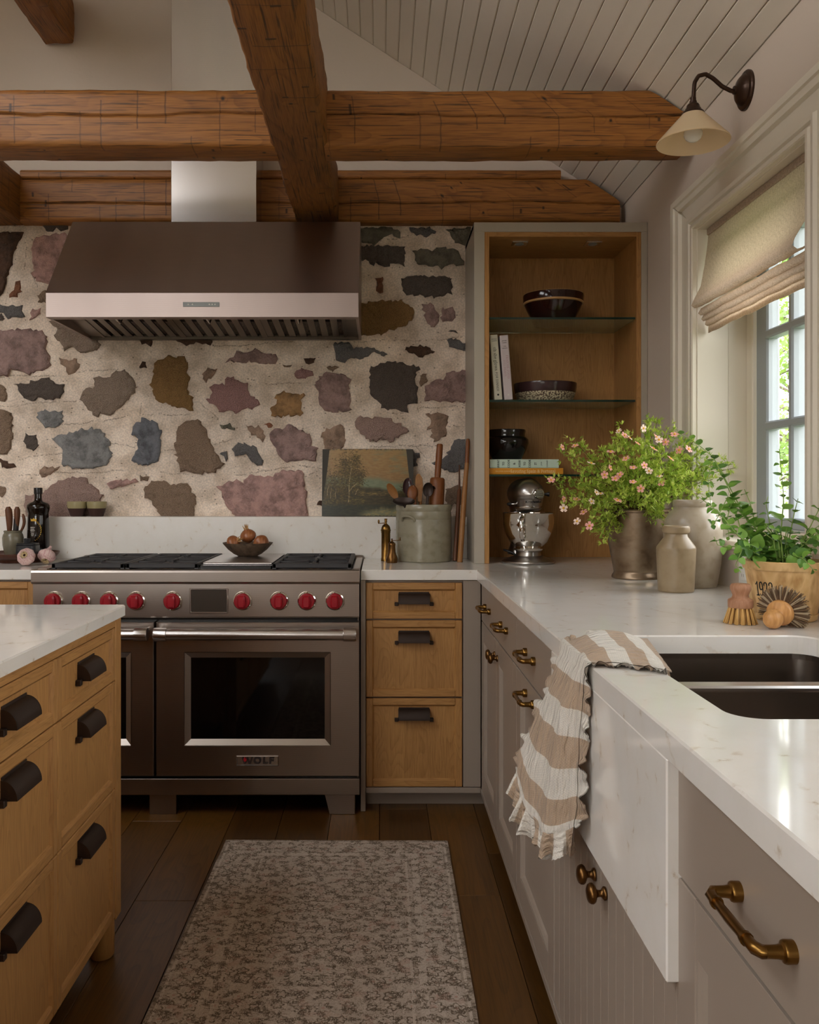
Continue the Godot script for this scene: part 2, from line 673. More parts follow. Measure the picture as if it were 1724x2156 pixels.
	onion.albedo_texture = ntex(noise(111, 0.02, 3), [[0.0, Color(0.74, 0.6, 0.5)], [1.0, Color(1, 1, 1)]], 256)
	tri(onion, Vector3(26, 3, 26), false)
	mat("onion_dry", rgb(196, 150, 96), 0.7)
	var garlic := mat("garlic_skin", rgb(222, 200, 192), 0.5)
	garlic.albedo_texture = ntex(noise(112, 0.02, 3), [[0.0, Color(0.82, 0.62, 0.66)], [0.5, Color(0.96, 0.9, 0.9)], [1.0, Color(1, 1, 1)]], 256)
	tri(garlic, Vector3(24, 4, 24), false)
	mat("garlic_root", rgb(206, 182, 140), 0.8)
	mat("soil", rgb(52, 38, 28), 0.95)
	# glass
	var pane := mat("window_glass", Color(1, 1, 1, 0.04), 0.0)
	pane.transparency = BaseMaterial3D.TRANSPARENCY_ALPHA
	var shelf := mat("shelf_glass", Color(0.82, 0.93, 0.88, 0.10), 0.0)
	shelf.refraction_enabled = true
	shelf.refraction_scale = 0.05
	mat("shelf_edge", rgb(14, 44, 36), 0.08)
	var shade := mat("opal_glass", rgb(250, 230, 196), 0.22)
	shade.backlight_enabled = true
	shade.backlight = Color(0.8, 0.74, 0.62)
	mat("bulb_glass", rgb(232, 230, 222), 0.12)
	mat("sash_paint_shaded", rgb(150, 156, 160), 0.4)  # shadow on the room side of the sash is put into this grey
	# cloth
	var weave := Image.create(64, 64, false, Image.FORMAT_RGB8)
	for y in 64:
		for x in 64:
			var k := 0.82 + 0.18 * absf(sin(x * PI / 4.0)) * absf(sin(y * PI / 4.0)) - rng.randf() * 0.10
			weave.set_pixel(x, y, grey(k))
	var weave_t := ImageTexture.create_from_image(weave)
	var slub := ntex(noise(121, 0.03, 3), [[0.0, Color(0.84, 0.82, 0.79)], [0.5, Color(0.96, 0.955, 0.945)], [1.0, Color(1, 1, 1)]], 512)
	var linen := mat("shade_linen", rgb(234, 219, 202), 0.85)
	linen.albedo_texture = slub
	linen.uv1_scale = Vector3(14, 3, 1)
	linen.detail_enabled = true
	linen.detail_blend_mode = BaseMaterial3D.BLEND_MODE_MUL
	linen.detail_albedo = slub
	linen.detail_uv_layer = BaseMaterial3D.DETAIL_UV_2
	linen.uv2_scale = Vector3(3, 22, 1)
	linen.backlight_enabled = true
	linen.backlight = Color(1.0, 0.96, 0.91)
	var stripe := Image.create(64, 512, false, Image.FORMAT_RGB8)
	for y in 512:
		var band := fposmod(y / 512.0 * 5.5 + 0.25, 1.0) < 0.5
		for x in 64:
			var k := 0.94 + 0.06 * sin(x * PI / 2.0) * sin(y * PI / 2.0) - rng.randf() * 0.05
			stripe.set_pixel(x, y, (rgb(196, 170, 144) if band else rgb(238, 230, 217)) * k)
	var towel := mat("towel_linen", Color(1, 1, 1), 0.9)
	towel.albedo_texture = ImageTexture.create_from_image(stripe)
	towel.uv1_scale = Vector3(6, 1, 1)
	towel.rim_enabled = true
	towel.rim = 0.2
	var wn := ntex(noise(122, 0.03, 4), [], 256)
	bump(towel, wn, 0.5)
	# plants
	for k in [["leaf_a", rgb(184, 200, 84)], ["leaf_b", rgb(146, 170, 66)], ["leaf_c", rgb(208, 216, 110)], ["herb_a", rgb(88, 134, 48)], ["herb_b", rgb(120, 162, 64)], ["herb_c", rgb(64, 106, 40)], ["tree_leaf", rgb(98, 124, 62)]]:
		var m := mat(k[0], k[1], 0.5)
		m.backlight_enabled = true
		m.backlight = Color(0.5, 0.6, 0.2) if not k[0].begins_with("herb") else Color(0.3, 0.4, 0.14)
	mat("stem_brown", rgb(104, 74, 46), 0.8)
	mat("stem_green", rgb(142, 168, 86), 0.6)
	var petal := mat("petal_pink", rgb(246, 176, 168), 0.6)
	petal.backlight_enabled = true
	petal.backlight = Color(0.5, 0.35, 0.3)
	var petal2 := mat("petal_pale", rgb(250, 222, 206), 0.6)
	petal2.backlight_enabled = true
	petal2.backlight = Color(0.5, 0.42, 0.36)
	mat("stamen", rgb(232, 176, 44), 0.7)
	mat("bark", rgb(92, 78, 62), 0.9)
	var lawn := mat("lawn", rgb(112, 126, 84), 0.95)
	lawn.albedo_texture = ntex(noise(131, 0.05, 4), [[0.0, Color(0.75, 0.78, 0.7)], [1.0, Color(1, 1, 1)]], 256)
	tri(lawn, Vector3.ONE * 0.2)
	# field stones
	var mottled := ntex(rocky(141, 0.006), [[0.0, grey(0.66)], [0.35, grey(0.82)], [0.6, grey(0.93)], [1.0, grey(1.0)]], 512)
	var speckled := ntex(noise(142, 0.10, 3), [[0.0, grey(0.55)], [0.42, grey(0.80)], [0.62, grey(0.95)], [1.0, grey(1.0)]], 512)
	var rough_t := ntex(rocky(143, 0.008), [], 512)
	var tones := {"umber": [rgb(94, 68, 52), 0], "rust": [rgb(152, 99, 72), 0], "slate": [rgb(130, 126, 124), 1], "coal": [rgb(110, 98, 90), 1], "rose": [rgb(206, 165, 156), 0], "rose_deep": [rgb(192, 148, 143), 1],
		"mauve": [rgb(178, 147, 140), 0], "granite": [rgb(174, 152, 134), 1], "granite_rose": [rgb(190, 158, 146), 1], "fawn": [rgb(180, 150, 128), 0], "brown": [rgb(166, 139, 116), 1], "blue": [rgb(158, 157, 156), 0], "steel_blue": [rgb(127, 129, 135), 0],
		"ochre": [rgb(166, 127, 76), 1], "ochre_pale": [rgb(190, 147, 100), 0], "moss": [rgb(124, 118, 102), 0]}
	for k in tones:
		var m := mat("stone_" + k, tones[k][0], 0.85)
		m.albedo_texture = speckled if tones[k][1] else mottled
		tri(bump(m, rough_t, 1.3), Vector3.ONE * (4.5 if tones[k][1] else 3.4))


# ---------------------------------------------------------------- the room
func build_shell() -> void:
	var fl := structure("floor", "dark stained oak plank floor", "floor")
	var x := -3.98
	var row := 0
	while x < WX - 0.01:
		var z := -WALL - rng.randf_range(0.0, 1.8)
		while z < 3.2:
			var l := rng.randf_range(1.5, 2.4)
			var z0 := maxf(z, -WALL)
			var z1 := minf(z + l, 3.2)
			if z1 - z0 > 0.02:
				var st := S()
				box(st, Vector3(x, -0.022, z0), Vector3(minf(x + 0.1795, WX), rng.randf_range(-0.0006, 0.0), z1 - 0.0008), 0.0011, 2, Vector2(rng.randf() * 3.0, rng.randf() * 3.0))
				put(st, "plank", M["floor_oak_%d" % rng.randi_range(0, 2)], fl)
			z += l
		x += 0.181
		row += 1
	var sub := S()
	box(sub, Vector3(-4.2, -0.16, -4.25), Vector3(1.34, -0.0225, 3.4))
	put(sub, "subfloor", M.dark_gap, fl)

	var ce := structure("ceiling", "cream tongue-and-groove sloped ceiling", "ceiling")
	var th := atan(PITCH)
	var run := (WX - RIDGE) / cos(th)
	var right := Transform3D(Basis(Vector3(-cos(th), sin(th), 0), Vector3(-sin(th), -cos(th), 0), Vector3(0, 0, 1)), Vector3(WX, EAVE, 0))
	var s := 0.0
	while s < run:
		var st := S()
		box(st, Vector3(s + 0.0010, -0.014, -WALL - 0.02), Vector3(minf(s + 0.0664, run), 0.0, 3.2), 0.0034, 2)
		put(st, "ceiling_board", M.ceiling_paint, ce).transform = right
		s += 0.0674
	var rs := S()
	box(rs, Vector3(-0.4, -0.16, -4.3), Vector3(run + 0.06, -0.010, 3.4))
	put(rs, "roof_slope", M.ceiling_paint, ce).transform = right
	# two unseen roof windows, added in the far slope to brighten the room
	var added_skylights := []
	for c in [[0.1, 1.7], [-2.3, -0.7]]:
		added_skylights.append(PackedVector2Array([Vector2(0.75, c[0]), Vector2(2.55, c[0]), Vector2(2.55, c[1]), Vector2(0.75, c[1])]))
	rs = S()
	extrude(rs, PackedVector2Array([Vector2(-0.4, -3.4), Vector2(run + 0.06, -3.4), Vector2(run + 0.06, 4.3), Vector2(-0.4, 4.3)]), 0.16, Transform3D(Basis(Vector3(cos(th), sin(th), 0), Vector3(0, 0, -1), Vector3(-sin(th), cos(th), 0)), Vector3(2 * RIDGE - WX, EAVE, 0)), 0.0, added_skylights)
	put(rs, "roof_slope", M.ceiling_paint, ce)

	# end walls
	var ridge_y := EAVE + PITCH * (WX - RIDGE)
	var lx := 2 * RIDGE - WX
	var gable := PackedVector2Array([Vector2(lx - 0.2, -0.1), Vector2(WX + 0.24, -0.1), Vector2(WX + 0.24, EAVE - 0.1), Vector2(WX, EAVE), Vector2(RIDGE, ridge_y), Vector2(lx, EAVE), Vector2(lx - 0.2, EAVE - 0.1)])
	var wb := structure("wall_back", "field stone and mortar wall under plastered gable", "wall")
	var st := S()
	extrude(st, gable, 0.23, Transform3D(Basis.IDENTITY, Vector3(0, 0, -4.25)))
	put(st, "plaster", M.wall_paint, wb)
	# behind the camera: a tall window in the gable end
	var wf := structure("wall_front", "plastered gable wall with tall window", "wall")
	st = S()
	var hole := PackedVector2Array([Vector2(-3.3, 1.2), Vector2(-1.3, 1.2), Vector2(-1.3, 2.75), Vector2(-3.3, 2.75)])
	extrude(st, gable, 0.2, Transform3D(Basis.IDENTITY, Vector3(0, 0, 3.2)), 0.0, [hole])
	put(st, "plaster", M.wall_paint, wf)
	st = S()
	for k in 4:
		var mx := -3.3 + 0.6667 * k
		box(st, Vector3(mx - 0.03, 1.2, 3.27), Vector3(mx + 0.03, 2.75, 3.33))
	for k in 3:
		box(st, Vector3(-3.3, 1.18 + k * 0.77, 3.27), Vector3(-1.3, 1.24 + k * 0.77, 3.33))
	put(st, "mullion", M.trim_paint, wf)
	var wl := structure("wall_left", "plastered side wall", "wall")
	st = S()
	var side := Transform3D(Basis(Vector3(0, 0, -1), Vector3(0, 1, 0), Vector3(1, 0, 0)), Vector3(lx - 0.2, 0, 0))
	var lh := []
	extrude(st, PackedVector2Array([Vector2(-3.4, -0.1), Vector2(4.25, -0.1), Vector2(4.25, EAVE - 0.05), Vector2(-3.4, EAVE - 0.05)]), 0.2, side, 0.0, lh)
	put(st, "plaster", M.wall_paint, wl)
	var wr := structure("wall_right", "plastered window wall", "wall")
	st = S()
	var to_room := Transform3D(Basis(Vector3(0, 0, 1), Vector3(0, 1, 0), Vector3(-1, 0, 0)), Vector3(WX + 0.24, 0, 0))
	var rh := []
	for c in WINDOWS:
		rh.append(PackedVector2Array([Vector2(-c[1] - 0.02, 1.035), Vector2(-c[0] + 0.02, 1.035), Vector2(-c[0] + 0.02, 2.13), Vector2(-c[1] - 0.02, 2.13)]))
	extrude(st, PackedVector2Array([Vector2(-4.25, -0.1), Vector2(3.4, -0.1), Vector2(3.4, EAVE), Vector2(-4.25, EAVE)]), 0.24, to_room, 0.0, rh)
	put(st, "plaster", M.wall_paint, wr)


const WINDOWS := [[2.252, 3.053], [1.10, 1.90], [-0.05, 0.75]]  # the last opening is unseen, added for more light on the worktop


# ---------------------------------------------------------------- stone wall
func build_stone_wall() -> void:
	var wb: Node3D = get_node("wall_back")
	var x0 := -2.55
	var x1 := 0.43
	var y0 := 0.88
	var y1 := 2.43
	# mortar colour: sandy, with pale grit, dark pits and hairline cracks, their recess shade painted in
	var w := 1024
	var h := 560
	var im := Image.create(w, h, false, Image.FORMAT_RGB8)
	var n1 := noise(201, 0.02, 4)
	var n2 := noise(202, 0.25, 2)
	var light := rgb(233, 216, 199)
	var dull := rgb(203, 184, 164)
	for y in h:
		for x in w:
			var c := dull.lerp(light, clampf(n1.get_noise_2d(x, y) * 0.9 + 0.62, 0.0, 1.0))
			var g := n2.get_noise_2d(x, y)
			c = c * (1.0 + g * 0.10 + 0.10 * n1.get_noise_2d(x * 0.25 + 400.0, y * 0.25))
			im.set_pixel(x, y, c)
	for k in 3200:
		var px := rng.randi_range(0, w - 2)
		var py := rng.randi_range(0, h - 2)
		if rng.randf() < 0.75:
			im.set_pixel(px, py, rgb(240, 230, 214))
			if rng.randf() < 0.3: im.set_pixel(px + 1, py, rgb(232, 220, 202))
		else:
			im.set_pixel(px, py, rgb(84, 70, 56))
			if rng.randf() < 0.5: im.set_pixel(px + 1, py, rgb(110, 94, 78))
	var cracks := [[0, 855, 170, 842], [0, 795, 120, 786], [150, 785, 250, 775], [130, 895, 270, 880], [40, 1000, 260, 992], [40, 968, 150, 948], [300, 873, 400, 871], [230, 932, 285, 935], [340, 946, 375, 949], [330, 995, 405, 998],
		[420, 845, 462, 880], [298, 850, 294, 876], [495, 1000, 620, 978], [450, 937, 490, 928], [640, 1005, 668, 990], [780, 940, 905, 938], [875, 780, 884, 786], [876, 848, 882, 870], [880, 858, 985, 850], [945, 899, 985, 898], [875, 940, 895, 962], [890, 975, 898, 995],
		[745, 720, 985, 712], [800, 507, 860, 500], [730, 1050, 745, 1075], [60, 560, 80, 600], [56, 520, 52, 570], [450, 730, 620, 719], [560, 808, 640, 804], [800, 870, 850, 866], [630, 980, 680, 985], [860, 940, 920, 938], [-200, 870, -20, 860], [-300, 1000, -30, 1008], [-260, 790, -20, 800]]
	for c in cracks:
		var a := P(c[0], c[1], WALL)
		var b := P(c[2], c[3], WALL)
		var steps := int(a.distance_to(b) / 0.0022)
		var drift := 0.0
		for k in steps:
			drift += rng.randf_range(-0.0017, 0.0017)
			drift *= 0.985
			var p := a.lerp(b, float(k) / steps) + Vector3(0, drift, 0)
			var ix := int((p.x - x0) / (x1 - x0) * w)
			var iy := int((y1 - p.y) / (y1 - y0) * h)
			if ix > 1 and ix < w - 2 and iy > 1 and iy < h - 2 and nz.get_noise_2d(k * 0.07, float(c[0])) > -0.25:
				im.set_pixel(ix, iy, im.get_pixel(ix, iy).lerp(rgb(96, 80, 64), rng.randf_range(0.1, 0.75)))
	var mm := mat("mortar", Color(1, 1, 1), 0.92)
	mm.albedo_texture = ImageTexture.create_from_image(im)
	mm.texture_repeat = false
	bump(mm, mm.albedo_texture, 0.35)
	var st := S()
	st.set_smooth_group(1)
	var nx := 170
	var ny := 90
	var pts := []
	for j in ny + 1:
		for i in nx + 1:
			var x := lerpf(x0, x1, float(i) / nx)
			var y := lerpf(y0, y1, float(j) / ny)
			var e := 0.0038 * nz.get_noise_2d(x * 7.0, y * 7.0) + 0.0022 * nz.get_noise_2d(x * 26.0 + 40, y * 26.0)
			pts.append(Vector3(x, y, -WALL + e))
	for j in ny:
		for i in nx:
			var a: int = j * (nx + 1) + i
			var u0 := float(i) / nx
			var u1 := float(i + 1) / nx
			var v0 := 1.0 - float(j) / ny
			var v1 := 1.0 - float(j + 1) / ny
			quad(st, pts[a], pts[a + 1], pts[a + nx + 2], pts[a + nx + 1], Vector2(u0, v0), Vector2(u1, v0), Vector2(u1, v1), Vector2(u0, v1))
	st.set_smooth_group(-1)
	for e in [[x0, 0], [x1, 1]]:   # closed to the wall behind
		face(st, [Vector3(e[0], y0, -WALL), Vector3(e[0], y1, -WALL), Vector3(e[0], y1, -WALL - 0.03), Vector3(e[0], y0, -WALL - 0.03)], Vector3(-1 if e[1] == 0 else 1, 0, 0))
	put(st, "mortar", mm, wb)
	for s in STONES:
		stone(wb, s, 1.0, 0.0)
	var turn := 0
	for s in STONES:   # the wall goes on past the frame to the left
		if s[1] < 330 and s[1] > -6 and s[2] > 560:
			turn += 1
			stone(wb, s, -1.0, -24.0)


func stone(parent: Node, s: Array, flip: float, shift: float) -> void:
	var raw := PackedVector2Array()
	for k in range(1, s.size(), 2):
		raw.append(Vector2(s[k] * flip + shift, s[k + 1]))
	var loop := PackedVector2Array()
	var n := raw.size()
	for i in n:
		var a := raw[i]
		var b := raw[(i + 1) % n]
		var cuts := maxi(1, int(a.distance_to(b) / 5.5))
		for k in cuts:
			var q := a.lerp(b, float(k) / cuts)
			q += Vector2(nz.get_noise_2d(q.x * 0.085, q.y * 0.085), nz.get_noise_2d(q.x * 0.085 + 70.0, q.y * 0.085)) * 5.0
			q += Vector2(nz.get_noise_2d(q.x * 0.4, q.y * 0.4), nz.get_noise_2d(q.x * 0.4 + 30.0, q.y * 0.4)) * 3.0
			var p := P(q.x, q.y, WALL)
			loop.append(Vector2(p.x, p.y))
	var mid := Vector2.ZERO
	for p in loop:
		mid += p
	mid /= loop.size()
	var big := 0.0
	for p in loop:
		big = maxf(big, p.distance_to(mid))
	var lift := 0.006 + minf(0.010, big * 0.05) + rng.randf() * 0.004
	var rings := []
	var area := 0.0
	for i in loop.size():
		area += loop[i].cross(loop[(i + 1) % loop.size()])
	if area < 0.0:
		loop.reverse()
	for k in 4:
		var ring := []
		for p in loop:
			var q := p.move_toward(mid, minf([0.0, 0.0008, 0.004, 0.011][k], p.distance_to(mid) * 0.5))
			var z: float = [-0.012, lift * 0.35, lift * 0.8, lift][k]
			z += 0.003 * nz.get_noise_2d(q.x * 30.0, q.y * 30.0) * (1.0 if k > 1 else 0.3)
			ring.append(Vector3(q.x, q.y, -WALL + z))
		rings.append(ring)
	var st := S()
	loft(st, rings, true, 1)
	st.set_smooth_group(1)
	var flat := PackedVector2Array()
	for v: Vector3 in rings[3]:
		flat.append(Vector2(v.x, v.y))
	var ids := Geometry2D.triangulate_polygon(flat)
	if ids.is_empty():
		for i in flat.size():
			var a: Vector3 = rings[3][i]
			var b: Vector3 = rings[3][(i + 1) % flat.size()]
			face(st, [a, b, Vector3(mid.x, mid.y, -WALL + lift)], Vector3(0, 0, 1))
	for k in range(0, ids.size(), 3):
		face(st, [rings[3][ids[k]], rings[3][ids[k + 1]], rings[3][ids[k + 2]]], Vector3(0, 0, 1))
	put(st, "stone", M["stone_" + s[0]], parent)


# outlines of the stones as they show in the photograph
const STONES := [
	["umber", -5, 488, 48, 489, 35, 516, 28, 549, 17, 578, 7, 620, -5, 630],
	["rust", 35, 594, 42, 592, 43, 615, 33, 624, 19, 627, 28, 610],
	["slate", -5, 642, 47, 642, 51, 668, 14, 670, 8, 659, -5, 654],
	["coal", -8, 658, 6, 662, 12, 671, -8, 676],
	["mauve", -5, 700, 14, 694, 58, 692, 89, 695, 97, 708, 103, 724, 99, 733, 104, 747, 107, 766, 100, 775, 86, 784, 57, 789, 41, 782, 24, 781, 15, 792, -5, 793],
	["coal", 89, 474, 97, 466, 148, 466, 142, 486, 125, 486, 117, 481, 103, 488, 96, 486],
	["rose", 78, 498, 139, 490, 160, 520, 140, 590, 105, 598, 86, 596, 71, 585, 67, 543, 70, 509],
	["brown", 79, 622, 95, 612, 120, 625, 110, 640, 81, 636],
	["rose", 67, 651, 84, 648, 89, 660, 75, 668, 65, 672],
	["granite", 103, 676, 130, 672, 192, 690, 212, 725, 200, 740, 171, 743, 156, 733, 136, 737, 125, 719, 116, 708, 121, 694],
	["fawn", 125, 755, 140, 755, 146, 761, 159, 755, 170, 768, 159, 785, 151, 789, 141, 784, 138, 774, 128, 769],
	["coal", 31, 806, 37, 804, 62, 808, 65, 800, 81, 802, 97, 794, 120, 805, 125, 810, 135, 810, 131, 831, 127, 839, 102, 842, 81, 839, 68, 845, 52, 841, 45, 828],
	["brown", -5, 803, 10, 811, 15, 831, 14, 841, -5, 846],
	["brown", -5, 861, 23, 867, 27, 878, 26, 945, 15, 956, -5, 956],
	["blue", 75, 880, 81, 868, 97, 863, 114, 867, 131, 863, 135, 883, 128, 894, 112, 902, 97, 899, 91, 891],
	["granite", 168, 842, 179, 818, 199, 814, 199, 793, 227, 793, 260, 777, 280, 797, 290, 818, 264, 850, 231, 875, 211, 872, 199, 878, 179, 854],
	["coal", 55, 912, 75, 917, 81, 941, 65, 951, 49, 933],
	["blue", 109, 923, 130, 915, 153, 912, 172, 904, 193, 901, 216, 907, 230, 930, 237, 957, 224, 979, 192, 988, 159, 987, 135, 982, 130, 967, 133, 946, 120, 935],
	["umber", -4, 965, 13, 970, 33, 983, 29, 986, 4, 982],
	["fawn", 80, 990, 97, 980, 114, 988, 127, 983, 118, 993, 91, 1006, 84, 1001],
	["granite_rose", 56, 1045, 91, 1037, 110, 1019, 130, 1009, 162, 1006, 183, 1006, 187, 1019, 204, 1026, 216, 1042, 211, 1056, 218, 1092, 55, 1092, 52, 1065],
	["brown", -5, 1024, 13, 1022, 10, 1040, 3, 1047, -5, 1042],
	["rose", 225, 1017, 244, 1009, 288, 1009, 292, 1015, 231, 1031],
	["brown", 292, 1002, 315, 1002, 309, 1011, 294, 1011],
	["ochre", 325, 767, 349, 751, 388, 751, 394, 760, 392, 781, 402, 794, 396, 805, 397, 830, 405, 837, 405, 863, 392, 859, 370, 859, 349, 850, 334, 850, 325, 837, 318, 812, 323, 787],
	["umber", 292, 771, 300, 762, 311, 765, 309, 774, 296, 778],
	["fawn", 425, 792, 437, 774, 460, 778, 444, 798, 432, 805],
	["rose_deep", 480, 794, 493, 794, 500, 803, 521, 807, 529, 832, 545, 841, 545, 852, 532, 861, 514, 859, 496, 870, 480, 866, 464, 868, 453, 854, 435, 843, 448, 830, 440, 812, 471, 808],
	["steel_blue", 285, 892, 301, 881, 318, 885, 334, 894, 340, 912, 339, 933, 334, 970, 314, 979, 292, 977, 276, 970, 289, 944, 291, 923, 278, 912],
	["brown", 377, 895, 394, 885, 417, 883, 434, 899, 441, 928, 455, 953, 472, 977, 453, 995, 432, 998, 381, 993, 372, 971, 368, 933],
	["slate", 462, 953, 473, 948, 481, 964, 477, 973],
	["brown", 301, 1031, 318, 1013, 341, 1013, 377, 1020, 394, 1018, 414, 1044, 410, 1067, 408, 1092, 345, 1092, 320, 1060, 305, 1044],
	["moss", 464, 895, 478, 894, 495, 899, 493, 908, 478, 903, 467, 903],
	["fawn", 514, 895, 529, 893, 536, 903, 545, 895, 559, 917, 556, 933, 545, 921, 532, 915],
	["rust", 558, 890, 576, 895, 572, 901, 559, 897],
	["slate", 491, 944, 500, 930, 527, 937, 538, 942, 549, 959, 554, 979, 538, 982, 529, 966, 516, 957, 496, 957],
	["mauve", 565, 917, 576, 903, 596, 904, 607, 890, 623, 901, 654, 915, 654, 939, 668, 942, 664, 970, 634, 970, 597, 973, 585, 953, 572, 933],
	["mauve", 473, 760, 489, 752, 500, 740, 520, 743, 536, 733, 558, 742, 583, 749, 583, 765, 558, 769, 529, 763, 496, 763],
	["brown", 594, 769, 614, 768, 612, 774, 599, 777],
	["umber", 643, 756, 666, 754, 659, 767, 650, 769],
	["rose_deep", 619, 785, 634, 776, 654, 778, 657, 790, 632, 801, 619, 794],
	["ochre_pale", 576, 832, 596, 823, 608, 830, 645, 830, 635, 843, 635, 875, 590, 877, 569, 874, 570, 854, 583, 848],
	["mauve", 664, 807, 671, 792, 687, 784, 698, 788, 725, 788, 738, 798, 737, 822, 738, 834, 738, 863, 708, 870, 683, 867, 673, 851, 671, 830, 664, 819],
	["brown", 687, 771, 710, 773, 702, 782, 691, 780],
	["slate", 700, 725, 733, 721, 737, 733, 767, 734, 782, 734, 817, 745, 813, 751, 786, 741, 763, 754, 737, 756, 717, 765, 708, 759, 706, 742],
	["umber", 849, 736, 871, 727, 897, 729, 916, 740, 913, 746, 884, 752, 867, 742],
	["slate", 941, 715, 959, 713, 984, 725, 984, 738, 955, 736, 941, 725],
	["coal", 777, 773, 798, 765, 825, 759, 882, 773, 884, 778, 874, 784, 878, 815, 878, 851, 859, 853, 857, 868, 838, 865, 805, 859, 794, 842, 781, 834, 777, 800],
	["brown", 888, 788, 898, 786, 897, 807, 886, 815, 883, 807],
	["mauve", 894, 815, 907, 803, 936, 796, 939, 784, 992, 780, 992, 846, 924, 846, 894, 844],
	["granite_rose", 750, 882, 758, 872, 767, 880, 788, 878, 809, 880, 844, 891, 863, 907, 844, 918, 825, 930, 802, 928, 779, 930, 760, 912, 748, 897],
	["fawn", 897, 870, 928, 868, 945, 878, 939, 897, 941, 918, 911, 932, 909, 912, 911, 899, 894, 907, 907, 891],
	["fawn", 677, 916, 689, 903, 714, 893, 727, 903, 728, 930, 719, 945, 685, 945],
	["slate", 959, 926, 990, 918, 990, 985, 947, 995, 932, 985, 907, 976, 936, 962],
	["brown", 938, 1029, 962, 1022, 990, 1025, 990, 1064, 938, 1064],
	["slate", 866, 949, 884, 955, 878, 979, 866, 987],
	["rose", 458, 1024, 494, 1011, 511, 1015, 531, 998, 561, 1006, 597, 991, 635, 991, 641, 1007, 650, 1092, 498, 1092, 473, 1060, 465, 1038],
	["umber", 666, 1058, 680, 1054, 680, 1070, 668, 1067],
	["moss", 742, 479, 824, 479, 842, 492, 840, 500, 828, 493, 810, 501, 788, 515, 742, 511],
	["slate", 863, 480, 911, 482, 917, 488, 897, 499, 878, 493, 860, 488],
	["moss", 940, 483, 995, 477, 985, 517, 960, 511, 950, 496],
	["coal", 745, 519, 812, 518, 850, 521, 852, 560, 827, 556, 812, 564, 789, 553, 785, 561, 778, 550, 745, 548],
	["moss", 866, 530, 889, 524, 910, 527, 920, 519, 949, 521, 966, 534, 976, 550, 972, 559, 949, 557, 931, 564, 910, 561, 878, 556],
	["rust", 791, 586, 807, 583, 807, 615, 801, 621, 794, 617],
	["coal", 844, 589, 862, 583, 879, 579, 953, 585, 950, 601, 956, 606, 950, 618, 914, 627, 860, 622, 847, 612],
	["ochre", 745, 643, 795, 633, 844, 633, 868, 647, 872, 667, 856, 685, 827, 695, 804, 705, 762, 706, 745, 686],
	["mauve", 889, 641, 907, 640, 921, 653, 927, 675, 914, 689, 905, 692, 895, 670],
	["mauve", 930, 650, 955, 651, 955, 677, 930, 677],
	["coal", 943, 698, 957, 693, 962, 701],
	["umber", 365, 712, 446, 712, 445, 726, 420, 724, 390, 728],
	["umber", 285, 712, 318, 712, 320, 731, 306, 725],
]


